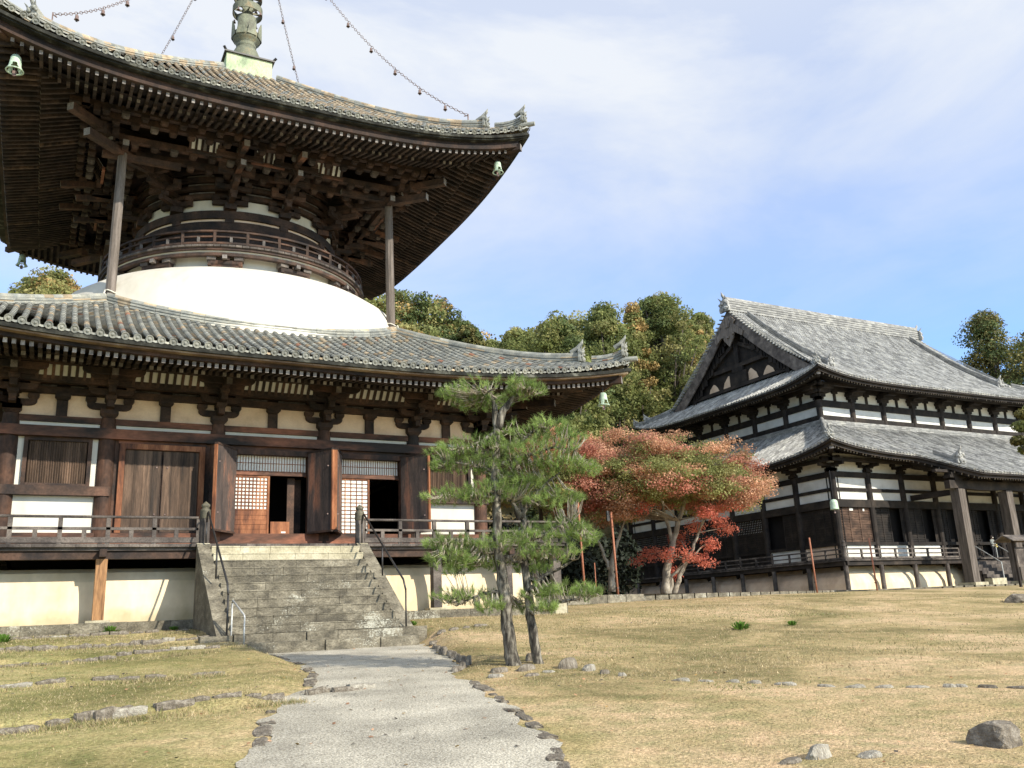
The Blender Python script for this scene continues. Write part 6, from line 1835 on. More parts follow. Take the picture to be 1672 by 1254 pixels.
M2C = [(0.9, 2.64, 6.74, 0.83, 0.23, 0), (2.4, -0.83, 5.94, 0.59, 0.18, 1), (0.37, -1.58, 3.92, 0.64, 0.17, 1), (0.83, 0.29, 5.51, 0.64, 0.21, 2), (1.91, -1.54, 5.78, 0.83, 0.19, 2), (-0.16, 1.09, 8.13, 0.72, 0.17, 0), (-1.42, 2.01, 6.93, 0.49, 0.2, 0), (1.46, -0.96, 3.67, 0.66, 0.19, 2), (2.28, 2.62, 4.23, 0.47, 0.23, 2), (-1.82, 1.39, 7.86, 0.51, 0.24, 0), (1.34, 1.92, 4.6, 0.85, 0.26, 1), (0.52, 0.01, 3.8, 0.8, 0.17, 1), (-0.79, -0.65, 7.92, 0.85, 0.2, 0), (-2.56, -1.27, 5.44, 0.47, 0.19, 2), (-0.65, 2.18, 5.92, 0.76, 0.18, 1), (-1.79, 2.13, 7.48, 0.55, 0.19, 0), (-1.78, 1.17, 5.75, 0.59, 0.19, 1), (1.67, -0.79, 5.27, 0.87, 0.18, 1), (1.37, 1.04, 7.4, 0.65, 0.17, 1), (1.47, -1.49, 3.97, 0.61, 0.24, 1), (-2.43, 2.46, 6.62, 0.48, 0.21, 0), (1.99, -1.71, 3.83, 0.56, 0.26, 1), (0.03, 3.26, 6.96, 0.71, 0.24, 0), (0.04, 0.16, 8.36, 0.79, 0.2, 0), (0.3, -0.81, 3.99, 0.64, 0.23, 1), (1.87, 3.03, 4.63, 0.62, 0.26, 2), (1.17, -0.33, 4.02, 0.55, 0.24, 1), (-2.06, 0.32, 7.5, 0.58, 0.2, 1), (-0.92, 2.23, 6.47, 0.78, 0.16, 0), (1.44, 2.87, 8.29, 0.55, 0.15, 2), (1.4, -1.25, 3.63, 0.57, 0.25, 2), (2.69, 2.47, 7.26, 0.5, 0.16, 1), (0.73, -1.16, 6.3, 0.68, 0.26, 1), (1.01, -1.42, 7.21, 0.63, 0.18, 1), (2.49, 3.31, 5.6, 0.57, 0.21, 2), (-1.22, -1.27, 6.44, 0.67, 0.23, 1), (-2.51, -0.72, 6.1, 0.76, 0.17, 1), (-1.11, -1.79, 5.23, 0.63, 0.19, 1), (-2.39, -1.44, 7.33, 0.52, 0.25, 1), (0.77, 3.43, 7.5, 0.59, 0.17, 1), (2.07, -1.7, 6.41, 0.56, 0.22, 2), (-1.88, 2.56, 7.43, 0.52, 0.19, 0), (0.09, 1.12, 6.02, 0.49, 0.23, 0), (-1.82, 3.32, 6.19, 0.58, 0.18, 2), (1.32, -0.62, 4.57, 0.48, 0.18, 2), (-1.63, 1.26, 6.12, 0.83, 0.25, 0), (2.06, 2.96, 5.52, 0.61, 0.16, 1), (-0.09, 1.71, 5.66, 0.73, 0.15, 1), (-0.27, 1.37, 7.02, 0.56, 0.26, 1), (-1.91, -1.77, 8.17, 0.76, 0.18, 0), (0.44, 3.26, 6.35, 0.75, 0.18, 0), (-0.4, -0.36, 7.21, 0.47, 0.24, 1), (0.01, 0.09, 4.33, 0.74, 0.26, 2), (-1.01, -1.51, 6.01, 0.61, 0.16, 1), (-0.44, -1.04, 5.68, 0.53, 0.2, 1), (1.32, 3.02, 6.43, 0.53, 0.18, 2), (0.09, 1.05, 6.15, 0.74, 0.2, 0), (1.53, 1.39, 4.42, 0.55, 0.2, 2), (1.95, 1.46, 5.6, 0.73, 0.26, 2), (-2.0, -1.47, 5.87, 0.83, 0.18, 0)]
NR = Vector((0.88117, -0.4728, 0)); NF = Vector((0.4728, 0.88117, 0))
def cards(C_, rad, n, leaf, rng, shell=.45, flat=1.0, upb=.25, aspect=1.6):
    """leaf-sized diamonds scattered through an ellipsoidal clump"""
    u = rng.normal(size=(n, 3)); u /= np.linalg.norm(u, axis=1)[:, None]
    rr = rng.uniform(shell, 1.0, n) ** .7
    pos = C_ + u * rr[:, None] * np.array(rad)
    nrm = u * .7 + rng.normal(size=(n, 3)) * .55 + np.array([0, 0, upb]); nrm /= np.linalg.norm(nrm, axis=1)[:, None]
    t = np.cross(nrm, rng.normal(size=(n, 3))); t /= np.linalg.norm(t, axis=1)[:, None]
    b = np.cross(nrm, t)
    s = leaf * rng.uniform(.6, 1.3, n)[:, None]
    v = np.empty((n, 4, 3))
    v[:, 0] = pos - t * s * aspect * .5; v[:, 1] = pos + b * s * .5; v[:, 2] = pos + t * s * aspect * .5; v[:, 3] = pos - b * s * .5
    return v
def foliage_obj(name, V, MI, TT, mats, parent, **kw):
    v = np.concatenate(V).reshape(-1, 3)
    me = fastmesh(name, v, np.arange(len(v)).reshape(-1, 4), mats, np.concatenate(MI), np.concatenate(TT))
    o = bpy.data.objects.new(name, me); COL.objects.link(o); put(o, parent); tag(o, **kw)
    return o
def crown_arrays(cx, cy, zt, rx, depth, rng, nclump, per, leaf, kinds, mi_of, conic=0.0, droop=.85, cs=1.0):
    V, MI, TT, CC = [], [], [], []
    for i in range(nclump):
        h = rng.uniform(0, 1)
        th = rng.uniform(0, 2 * np.pi)
        prof_ = math.sqrt(max(0, 1 - (1 - h) ** 2)) if conic == 0 else (1 - conic) * math.sqrt(max(0, 1 - (1 - h) ** 2)) + conic * h
        if h > .6: prof_ = max(prof_ * .95, .8)
        r_ = rx * prof_ * rng.uniform(.3, 1.0) * (1 + .22 * math.sin(3 * th + zt) + .14 * math.sin(5 * th + 7 * h))
        c = np.array([cx + r_ * math.cos(th), cy + r_ * math.sin(th), zt - .06 * depth - h * depth * .92 - rng.uniform(0, .09) * depth])
        rc = rx * rng.uniform(.24, .44) * cs
        v = cards(c, (rc, rc, rc * droop * .8), per, leaf, rng)
        k = kinds[int(rng.integers(len(kinds)))]
        V.append(v); MI.append(np.full(per, mi_of(k))); TT.append(np.clip(rng.normal(rng.uniform(-.5, .5), .35, per), -1, 1)); CC.append(c)
    return V, MI, TT, CC
def big_tree(nm, x, y, z0, h, rx, depth, seed, kinds, label, cat='tree', nclump=70, per=150, leaf=.34, conic=0.0, bark='barkd', group=None, lean=0):
    rng = np.random.default_rng(seed)
    e = empty(nm, (x, y, z0), label, cat, group)
    mk = sorted(set(kinds))
    V, MI, TT, CC = crown_arrays(x, y, z0 + h, rx, depth, rng, nclump, per, leaf, kinds, lambda k: mk.index(k), conic, cs=1.0 if conic else .62)
    cr_ = foliage_obj('crown', V, MI, TT, [M[k] for k in mk], e)
    mb = MB().use(bark, 0)
    top = Vector((x + lean, y, z0 + h - depth * .25)); base = Vector((x, y, z0 - .3)); mid = base.lerp(top, .5) + Vector((rx * .12, 0, 0))
    r0 = .22 + h * .016
    mb.tube([base, base + Vector((0, 0, .8)), mid, top], [r0 * 1.5, r0, r0 * .75, r0 * .2], 9)
    for c in CC[::4]:
        c = Vector(c); f = max(.25, min(.9, (c.z - z0 - 1.5) / h * .8)); s = base.lerp(top, f) if f > .5 else base.lerp(mid, f * 2)
        m_ = s.lerp(c, .5) + Vector((0, 0, -.3)); mb.tube([s, m_, c], [r0 * .35, r0 * .22, .03], 5)
    mb.obj('trunk', e, smooth=True)
    return e

# ---- the two black pines by the path
PB = Vector((1.17, -21.5, -1.0))
def W(q): return PB + NR * q[0] + NF * q[1] + Vector((0, 0, q[2]))
rngp = np.random.default_rng(11)
def needle_tufts(pads, seed):
    rng = np.random.default_rng(seed)
    Vs, Ts, twigs = [], [], []
    for (u, f, w, hw, hh) in pads:
        hw *= 1.12; hh *= 1.35
        n = int(78 * hw * (hh + .25) / .3) + 10
        for _ in range(n):
            a, r_ = rng.uniform(0, 2 * np.pi), math.sqrt(rng.uniform(0, 1))
            px_, pf = math.cos(a) * r_ * hw, math.sin(a) * r_ * hw * .85
            dome = hh * (1 - r_ * r_) * rng.uniform(-.8, 1.0) - hh * .25
            c = np.array(W((u + px_, f + pf, w + dome)))
            ax = np.array(NR * px_ * .9 + NF * pf * .9 + Vector((0, 0, .5 * hw + .22)))
            ax = ax / np.linalg.norm(ax) + rng.normal(0, .28, 3); ax /= np.linalg.norm(ax)
            m_ = 30
            d = ax[None, :] * rng.uniform(.25, 1.0, (m_, 1)) + rng.normal(0, .36, (m_, 3)); d /= np.linalg.norm(d, axis=1)[:, None]
            L = rng.uniform(.08, .14, (m_, 1))
            st = c + ax[None, :] * rng.uniform(-.06, .03, (m_, 1))
            sd = np.cross(d, rng.normal(size=(m_, 3))); sd /= np.linalg.norm(sd, axis=1)[:, None]; sd *= .0030
            v = np.empty((m_, 3, 3)); v[:, 0] = st - sd; v[:, 1] = st + sd; v[:, 2] = st + d * L
            Vs.append(v.reshape(-1, 3)); Ts.append(np.full(m_, rng.uniform(-.8, .8)) + rng.uniform(-.2, .2, m_))
            if rng.random() < .6: twigs.append((c - ax * .02, ax, (u, f, w - hh * .6)))
    return np.concatenate(Vs), np.concatenate(Ts), twigs
def pine(name, label, trunks, branches, pads, seed, r0):
    e = empty(name, tuple(W(trunks[0][0])), label, 'pine tree')
    V, T, tw = needle_tufts(pads, seed)
    me = fastmesh('needles', V, np.arange(len(V)).reshape(-1, 3), [M['needle']], None, T, tri=True)
    o = bpy.data.objects.new('needles', me); COL.objects.link(o); put(o, e)
    mb = MB().use('barkp', 0)
    rr = random.Random(seed)
    for ti, (tk, ra, rb_) in enumerate(zip(trunks, r0[0], r0[1])):
        # densify with wobble
        pts, rad = [], []
        n = len(tk)
        for i in range(n - 1):
            for j in range(4):
                t = (i + j / 4) / (n - 1)
                p = W(tk[i]).lerp(W(tk[i + 1]), j / 4)
                pts.append(p + Vector((rr.uniform(-.012, .012), rr.uniform(-.012, .012), 0))); rad.append((ra + (rb_ - ra) * t) * rr.uniform(.93, 1.07) * (1.35 if (ti == 0 and i == 0 and j == 0) else 1))
        pts.append(W(tk[-1])); rad.append(rb_)
        mb.tube(pts, rad, 12)
    mb.obj('trunk', e, smooth=True)
    for br in branches:
        mb = MB().use('barkp', .2); pts, rad = [], []
        for i in range(len(br) - 1):
            for j in range(4):
                t = (i + j / 4) / (len(br) - 1); p = W(br[i]).lerp(W(br[i + 1]), j / 4)
                pts.append(p + Vector((rr.uniform(-.02, .02), rr.uniform(-.02, .02), rr.uniform(-.02, .02)))); rad.append(.042 * (1 - t * .7))
        pts.append(W(br[-1])); rad.append(.010); mb.tube(pts, rad, 7)
        mb.obj('branch', e, smooth=True)
    mb = MB().use('barkm', .1)
    bp = [W(q) for b in branches for q in b] + [W(q) for tk in trunks for q in tk]
    # denser attach points
    att = []
    for b in branches:
        for i in range(len(b) - 1):
            for j in range(5): att.append(W(b[i]).lerp(W(b[i + 1]), j / 5))
    att += [W(tk[-1]) for tk in trunks]
    for (c, ax, _) in tw:
        c = Vector(c); a = min(att, key=lambda q: (q - c).length)
        m_ = a.lerp(c, .55) + Vector((rr.uniform(-.04, .04), rr.uniform(-.04, .04), -.06))
        mb.tube([a, m_, c + Vector(ax) * .05], [.014, .009, .004], 4, cap=False)
    mb.obj('twigs', e)
    return e
padsA = [p for i, p in enumerate(PADS) if p[0] < .36 or p[2] > 3.2]
padsB = [p for p in PADS if p not in padsA]
pine('pine_tree', 'taller pine with the thick dark leaning trunk at the end of the gravel path', [TA, TA2], [b1, b2, b3, b4, b5, b12, b7, b10, b13], padsA, 5, ((.125, .085), (.045, .03)))
pine('pine_tree', 'slimmer pine with the thin pale trunk standing just right of the thick-trunked one', [TB], [b6, b8, b9, b11, b14], padsB, 6, ((.092,), (.05,)))

# ---- maples
def maple(base, trunks, radii, clumps, label, seed, leaf=.072, per=1350):
    rq = random.Random(seed)
    extra = [(u + rq.uniform(-.8, .8), f + rq.uniform(-1.2, 1.2), w + rq.uniform(-.5, .5), rw, rh, col) for (u, f, w, rw, rh, col) in clumps]
    clumps = list(clumps)
    e = empty('maple_tree', tuple(base), label, 'maple tree')
    def Wm(q): return base + NR * q[0] + NF * q[1] + Vector((0, 0, q[2]))
    rng = np.random.default_rng(seed)
    V, MI, TT = [], [], []
    mb = MB().use('barkm', 0)
    for tk, (ra, rb_) in zip(trunks, radii):
        pts = [Wm(q) for q in tk]; pp, rad = [], []
        for i in range(len(pts) - 1):
            for j in range(4):
                t = (i + j / 4) / (len(pts) - 1); pp.append(pts[i].lerp(pts[i + 1], j / 4) + Vector((rng.uniform(-.04, .04), rng.uniform(-.04, .04), 0))); rad.append(ra + (rb_ - ra) * t)
        pp.append(pts[-1]); rad.append(rb_); mb.tube(pp, rad, 9)
    mb.obj('trunk', e, smooth=True)
    mb = MB().use('barkm', -.3)
    tips = [Wm(q) for tk in trunks for q in tk[len(tk) // 2:]]
    for (u, f, w, rw, rh, col) in clumps:
        c = Wm((u, f, w))
        n = int(per * .42 * (rw / .7) ** 1.6)
        # layered flat sprays
        for L_ in range(2):
            cc = np.array(c) + np.array([rng.uniform(-.3, .3), rng.uniform(-.3, .3), (L_ - .5) * rh * 1.9])
            v = cards(cc, (rw * 1.1, rw * 1.1, rh * 2.0), n // 2, leaf, rng, shell=.05, upb=.45, aspect=1.3)
            V.append(v); MI.append(np.full(n // 2, col if (rng.random() < .8 or col == 3) else int(rng.integers(3)))); TT.append(np.clip(rng.normal(rng.uniform(-.6, .6), .35, n // 2), -1, 1))
        a = min(tips, key=lambda q: (q - c).length + max(0, q.z - c.z) * 1.5)
        m_ = a.lerp(c, .5) + Vector((rng.uniform(-.3, .3), rng.uniform(-.3, .3), rng.uniform(-.1, .35)))
        mb.tube([a, m_, c], [.035, .022, .008], 5, cap=False)
        for _ in range(2):
            q = c + Vector((rng.uniform(-1, 1) * rw, rng.uniform(-1, 1) * rw, rng.uniform(-.5, .5) * rh)); mb.tube([m_.lerp(c, .6), q], [.02, .006], 4, cap=False)
    mb.obj('limbs', e)
    foliage_obj('crown', V, MI, TT, [M['mred'], M['morange'], M['mgreen'], M['mcoral']], e)
def umbrella(n, u0, u1, top, bot, fr, seed, colour):
    rq = random.Random(seed); out = []
    uc, uh = (u0 + u1) / 2, (u1 - u0) / 2
    while len(out) < n:
        u = rq.uniform(u0, u1); f = rq.uniform(-fr, fr); q = ((u - uc) / uh) ** 2 + (f / fr) ** 2
        if q > 1: continue
        t = top(u) - 1.5 * (f / fr) ** 2 + .35 * math.sin(u * 1.9 + f); b = bot(u) + .3 * rq.random()
        rel = rq.random() ** .75
        lev = rel
        w = t - (t - b) * lev
        if math.sin(u * 2.1 + f * 1.3) + math.sin(f * 2.3 - u * .9 + w * 1.5) > 1.0: continue
        out.append((u, f, w, rq.uniform(.45, .95), rq.uniform(.10, .20), colour(rq, (u - uc) / uh, lev)))
    return out
def col1(rq, x, l):
    if l < .2: return rq.choice([1, 1, 0, 1, 2])
    if x > .62: return rq.choice([1, 1, 0, 2, 2])
    if l < .9: return rq.choice([2, 2, 2, 2, 1] if x > -.6 else [1, 2, 2, 0])
    return rq.choice([2, 1, 0, 1])
def col2(rq, x, l):
    return rq.choice([0, 0, 0, 1] if l < .6 else [0, 1, 2, 2])
top1 = lambda u: float(np.interp(u, [-4.6, -3, -1.5, 0, 1.5, 2.6, 3.6, 4.6, 5.3], [7.2, 7.7, 7.7, 7.9, 7.75, 7.3, 6.9, 6.4, 5.7]))
bot1 = lambda u: float(np.interp(u, [-4.6, -3, -1.5, 0, 1.5, 3, 4.4, 5.3], [4.6, 4.0, 3.9, 4.4, 4.3, 4.0, 4.0, 4.6]))
MC = [c[:5] + (3 if c[5] == 0 else c[5],) for c in MC if c[2] < 3.2] + [(u, f, w, .5, .12, 3) for u, f, w in ((1.6, -2.5, 3.6), (2.3, -2, 3.7), (2.9, -1, 3.9), (-1.2, -2, 3.9), (3.5, -1, 4.0), (2.0, -3, 3.3), (-3.3, -1.5, 4.1))] + umbrella(370, -4.7, 5.3, top1, bot1, 4.2, 8, col1)
top2 = lambda u: float(np.interp(u, [-3.6, -2.5, -1.5, 0, 1.4], [7.2, 8.4, 8.6, 8.0, 7.2]))
bot2 = lambda u: float(np.interp(u, [-3.6, -2, 0, 1.4], [5.0, 4.3, 3.6, 3.4]))
M2C = umbrella(190, -3.6, 1.6, top2, bot2, 2.8, 9, col2)
maple(Vector((20.18, -.95, .4)), [MT, MT2, MT3, MT4], [(.22, .05), (.10, .035), (.13, .04), (.10, .03)], MC, 'wide orange and green maple with several pale trunks in front of the hall', 31)
maple(Vector((17.6, .8, .4)), [M2T, M2T2], [(.19, .05), (.10, .035)], M2C, 'crimson maple with a forked trunk between the pagoda corner and the bigger maple', 32)

# ---- large trees behind
GG = ['leafg'] * 5 + ['leafd', 'leafy']
for (x, y, z0, h, rx, dp, sd, kinds, lab, cn) in [
    (55.6, 42.0, 3, 34.2, 5.4, 19, 41, ['leafg'] * 4 + ['leafy'] * 2 + ['leafd'], 'tall bright evergreen behind the left end of the hall, its top the highest there', 0),
    (60.4, 43.5, 4, 30.0, 3.6, 13, 42, ['leafo', 'leafo', 'leafy', 'leafg'], 'autumn-orange tree showing between the tall evergreen and the hall gable', 0),
    (46.7, 40.8, 2.5, 31.0, 5.0, 16, 43, GG, 'broad evergreen with a lumpy top above the right tip of the lower pagoda roof', 0),
    (33.1, 28.9, .4, 26.0, 4.4, 13, 44, GG, 'rounded evergreen left of the lumpy-topped one behind the lower pagoda roof', 0),
    (50.7, 40.9, 2.5, 31.5, 2.2, 13, 45, ['leafy', 'leafo', 'leafg', 'leafg'], 'thin-topped tree with sparse brownish leaves left of the tall bright evergreen', .3),
    (33.0, 35.7, .5, 26.9, 4.2, 12, 46, ['leafg', 'leafy', 'leafg', 'leafg'], 'green tree lower in the skyline, left of the rounded evergreen', 0),
    (33.3, 47.9, 8, 23.6, 2.3, 6, 47, ['leafd', 'leafd', 'conif'], 'dark round-headed tree standing out on the skyline at the foot of the hill slope', 0),
    (38.4, 52.3, 10, 21.5, 3.6, 10, 48, GG, 'green tree in the dip of the skyline, right of the dark round one', 0),
    (68.5, 50, 9, 29.5, 3.0, 12, 49, ['leafg', 'leafy'], 'tree peeping out just left of the hall gable', 0),
    (-7.5, 49.0, 9, 22.8, 4.9, 8, 50, ['leafy', 'leafy', 'leafg', 'leafo'], 'olive-yellow rounded tree showing under the far left roof corner of the pagoda', 0),
    (90.5, 25.5, .3, 33.0, 4.6, 14, 51, ['conif', 'conif', 'leafd'], 'tall layered conifer rising behind the right end of the hall roof', .5),
    (89.0, 19.0, .3, 28.8, 5.6, 16, 52, ['conif', 'conif', 'leafd', 'leafg'], 'shorter bushy conifer right of the tall layered one', .25),
    (22.8, 14.0, .2, 15.0, 2.2, 11, 53, ['leafd', 'leafg', 'leafd'], 'dark tree behind the crimson maple beside the pagoda corner', 0),
    (27.0, 20.5, .2, 18.2, 2.4, 10, 54, ['leafg', 'leafd', 'leafg'], 'mid-height green tree just above the tip of the lower pagoda roof', 0),
    (25.6, 16.6, .2, 14.2, 1.5, 8, 55, ['leafd', 'leafg', 'leafd'], 'dark-trunked tree whose bare trunk shows left of the hall eave tip', 0),
    (29.4, 25.6, .3, 20.0, 3.6, 10, 56, GG, 'green tree directly behind the right slope of the lower pagoda roof', 0)]:
    big_tree('tree' if 'conifer' not in lab else 'conifer', x, y, z0, h, rx, dp, sd, kinds, lab, 'tree' if 'conifer' not in lab else 'conifer', nclump=int(110 + rx * 42) if not cn else 130, per=150, leaf=.19, conic=cn)
# pine branch reaching in at the right edge
big_tree('conifer', 44.9, -5.9, -.1, 10.9, 2.2, 3.6, 57, ['conif', 'leafg', 'conif'], 'low-branched pine at the right edge of the picture in front of the hall', 'conifer', nclump=60, per=260, leaf=.14)
# undergrowth between pagoda and hall: shrubs with shade painted into their leaves
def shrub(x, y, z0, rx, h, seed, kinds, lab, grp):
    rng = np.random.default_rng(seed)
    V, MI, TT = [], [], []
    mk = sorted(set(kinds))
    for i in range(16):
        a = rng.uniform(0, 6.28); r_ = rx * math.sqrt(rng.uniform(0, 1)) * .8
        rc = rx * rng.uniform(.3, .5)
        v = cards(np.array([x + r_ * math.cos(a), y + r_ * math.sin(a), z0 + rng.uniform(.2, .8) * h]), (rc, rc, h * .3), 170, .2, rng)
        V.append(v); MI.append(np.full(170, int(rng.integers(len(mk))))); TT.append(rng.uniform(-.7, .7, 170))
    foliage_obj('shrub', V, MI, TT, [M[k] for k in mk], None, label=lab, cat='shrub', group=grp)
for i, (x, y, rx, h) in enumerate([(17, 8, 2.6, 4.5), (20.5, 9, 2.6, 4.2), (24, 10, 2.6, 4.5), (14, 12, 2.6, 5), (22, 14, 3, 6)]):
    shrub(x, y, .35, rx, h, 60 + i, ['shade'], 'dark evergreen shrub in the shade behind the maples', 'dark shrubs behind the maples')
# slender shaded trunks beside the pagoda corner
for (x, y, lx) in ((14.6, 1.2, -.9), (15.6, 3.0, .5)):
    e = empty('tree', (x, y, .4), {14.6: 'slender dark trunk leaning left behind the pagoda veranda corner', 15.6: 'slender dark trunk leaning right behind the pagoda veranda corner', 23.4: 'dark slender trunk in the shade between the two maples'}[x], 'tree')
    mb = MB().use('barkd', 0); mb.tube([(x, y, .2), (x + lx * .4, y, 2.2), (x + lx, y + .4, 4.6), (x + lx * .8, y + .8, 7.5)], [.2, .15, .11, .05], 8); mb.obj('trunk', e, smooth=True)
    rng = np.random.default_rng(int(x * 10)); V, MI, TT = [], [], []
    for i in range(9):
        c = np.array([x + lx + rng.uniform(-1.3, 1.3), y + .8 + rng.uniform(-1.3, 1.3), 6.8 + rng.uniform(-1, 1.2)]); V.append(cards(c, (.8, .8, .5), 160, .18, rng)); MI.append(np.zeros(160)); TT.append(rng.uniform(-.6, .6, 160))
    foliage_obj('crown', V, MI, TT, [M['leafd']], e)
# wooded hill
FOREST = [(26.8, 73.0, 7.2, 36.6, 3.7), (29.3, 72.7, 7.1, 36.3, 3.8), (29.3, 65.3, 5.0, 35.7, 3.5), (34.6, 72.9, 7.1, 37.8, 3.9), (34.6, 64.8, 4.9, 36.5, 3.6), (37.9, 66.6, 5.3, 36.0, 3.7), (40.3, 65.9, 5.1, 34.5, 3.7), (40.9, 61.7, 4.2, 31.7, 3.6), (47.1, 68.7, 5.7, 32.2, 3.9), (48.6, 66.1, 5.1, 32.7, 3.8), (46.7, 57.4, 3.3, 32.3, 3.5), (52.4, 61.5, 4.2, 34.2, 3.8), (51.5, 53.9, 2.5, 34.4, 3.5), (57.4, 57.0, 3.2, 35.6, 3.7), (63.4, 59.7, 3.8, 35.9, 3.9), (66.8, 58.8, 3.6, 34.8, 3.9), (69.1, 56.6, 3.1, 32.4, 3.8), (73.4, 56.6, 3.1, 31.9, 3.9), (69.3, 47.5, 1.1, 28.9, 3.6), (72.5, 47.6, 1.2, 28.8, 3.6), (22.3, 58.5, 3.5, 30.6, 3.4), (24.5, 54.7, 2.7, 31.1, 3.3), (28.0, 55.0, 2.8, 31.4, 3.4), (32.3, 56.8, 3.1, 30.7, 3.5), (34.8, 53.3, 2.4, 28.8, 3.4), (38.7, 54.4, 2.6, 29.3, 3.5), (40.2, 51.1, 1.9, 28.3, 3.4), (42.6, 48.0, 1.3, 29.4, 3.4), (45.9, 49.3, 1.5, 30.3, 3.5), (48.6, 47.5, 1.1, 29.7, 3.4), (48.7, 41.9, 0.6, 28.8, 3.3), (50.9, 38.3, 0.5, 27.1, 3.2), (56.8, 42.8, 0.6, 27.8, 3.4), (62.6, 43.0, 0.6, 27.4, 3.5), (61.2, 36.8, 0.5, 24.0, 3.3), (61.6, 33.9, 0.4, 22.4, 3.2), (20.3, 43.7, 0.6, 26.5, 3.3), (23.5, 44.3, 0.6, 26.7, 3.4), (27.7, 42.6, 0.6, 25.7, 3.4), (29.1, 39.0, 0.5, 23.6, 3.3), (32.3, 37.8, 0.5, 23.1, 3.3), (35.4, 35.7, 0.5, 22.9, 3.3), (37.0, 32.5, 0.4, 22.5, 3.2), (41.3, 32.6, 0.4, 23.0, 3.3), (42.8, 31.1, 0.4, 22.1, 3.3), (46.8, 31.1, 0.4, 21.3, 3.3), (49.9, 30.0, 0.4, 19.8, 3.3), (52.2, 26.8, 0.3, 17.9, 3.3), (-11.1, 62.6, 4.4, 28.1, 3.8), (-8.4, 61.1, 4.1, 28.3, 3.8), (-5.0, 59.4, 3.7, 28.5, 3.8), (97.6, 35.2, 0.5, 26.6, 4.8), (101.9, 33.0, 0.4, 26.5, 4.8), (106.1, 30.7, 0.4, 26.3, 4.8), (110.4, 28.5, 0.4, 26.1, 4.8), (114.6, 26.3, 0.3, 25.9, 4.8)]
rng = np.random.default_rng(99)
V, MI, TT = [], [], []
mkk = ['leafg', 'leafd', 'leafy', 'leafo']
for (x, y, z0, h, rx) in FOREST:
    if 38 < x < 84 and y < 40: continue
    kd = ['leafg', 'leafg', 'leafy', 'leafd', 'leafg', 'leafy', 'leafo'][int(rng.integers(7))]
    kinds = [kd] * 4 + ['leafg', 'leafy', 'leafo'] if x < 45 else [kd] * 4 + ['leafg', 'leafy']
    a, b, c, _ = crown_arrays(x, y, z0 + h, rx * 1.2, 13, rng, 80, 105, .26, kinds, lambda k: mkk.index(k))
    V += a; MI += b; TT += c
for _ in range(70):
    x = rng.uniform(-40, 130); y = rng.uniform(45, 90)
    if 20 < x < 60 and y < 60: continue
    gz = g1(x, y); a, b, c, _ = crown_arrays(x, y, gz + 7 + (0 if x > 20 else -3), 4.2, 8, rng, 26, 75, .5, ['leafg', 'leafg', 'leafd', 'leafy'], lambda k: mkk.index(k))
    V += a; MI += b; TT += c
foliage_obj('woodland', V, MI, TT, [M[k] for k in mkk], None, label='dense green and rust wood covering the hillside behind the temple', cat='woodland', kind='stuff')

# ================================================================ SMALL THINGS
def pole(x, y, z0, h, lab, lamp=False, r_=.045, top=(0, 0), n=2):
    e = empty('pole', (x, y, z0), lab, 'pole')
    mb = MB().use('pole', 0); mb.tube([(x, y, z0 - .3), (x + top[0], y + top[1], z0 + h)], r_, 8); mb.obj('shaft', e, smooth=True)
    mb = MB().use('iron', 0)
    for q in (.55, 1.25, 2.1)[:n]:
        t = q / h; mb.box(x + top[0] * t - .06, x + top[0] * t + .06, y - .06, y + .06, z0 + q, z0 + q + .07)
    if n: mb.obj('clamp', e)
    if lamp:
        mb = MB().use('iron', 0); X, Y, Z = x + top[0] - .16, y + top[1] + .08, z0 + h
        mb.box(X - .035, X + .035, Y - .05, Y + .05, Z - .42, Z + .05); mb.box(X + .05, X + .10, Y - .04, Y + .04, Z - .40, Z + .03); mb.beam((X, Y, Z - .2), (X + .16, Y - .08, Z - .2), .03, .03)
        mb.obj('sensor', e)
pole(14.69, -2.58, -.05, 4.5, 'taller red-brown pole with a black sensor, left of the pair beside the pagoda', True, .05, (-.15, -.1))
pole(16.5, -2.45, .13, 3.95, 'red-brown pole with a black sensor standing in front of the crimson maple', True, .05, (-.15, -.1))
pole(34.7, 3.35, .3, 3.2, 'slim red-brown pole in front of the shaded side of the hall', False, .05, (-.2, -.1), 1)
pole(39.3, 2.9, .15, 3.3, 'slim red-brown pole in front of the sunny front of the hall', False, .05, (-.2, -.1), 1)
pole(16.1, -1.3, .4, 1.5, 'short thin rusty stake in the shade between the two sensor poles', False, .025, (0, 0), 0)
# notice board with a little roof at the right edge
e = empty('notice_board', (43.7, -3.8, 0), 'wooden notice board with a thin plank roof cut off by the right edge', 'notice board')
def rot(p, c=(43.2, -3.8), a=-.12): 
    x, y = p[0] - c[0], p[1] - c[1]; return (c[0] + x * math.cos(a) - y * math.sin(a), c[1] + x * math.sin(a) + y * math.cos(a), p[2])
def rbox(mb, x0, x1, y0, y1, z0, z1):
    mb.hexa([rot(p) for p in [(x0, y0, z0), (x1, y0, z0), (x1, y1, z0), (x0, y1, z0), (x0, y0, z1), (x1, y0, z1), (x1, y1, z1), (x0, y1, z1)]])
mb = MB().use('hdark', .5)
for x in (43.1, 45.3): mb = MB().use('hdark', .5); rbox(mb, x, x + .12, -3.86, -3.74, -.3, 2.75); mb.obj('post', e)
mb = MB().use('woodgrey', .3); b = len(mb.v)
for (y, z) in ((-4.45, 2.62), (-3.8, 2.95), (-3.15, 2.62)):
    for x in (42.4, 46.0):
        for dz in (0, .06): mb.v.append(rot((x, y, z + dz)))
for i in (0, 1):
    o = b + 4 * i
    mb.face((o, o + 2, o + 6, o + 4)); mb.face((o + 1, o + 5, o + 7, o + 3)); mb.face((o, o + 4, o + 5, o + 1)); mb.face((o + 2, o + 3, o + 7, o + 6))
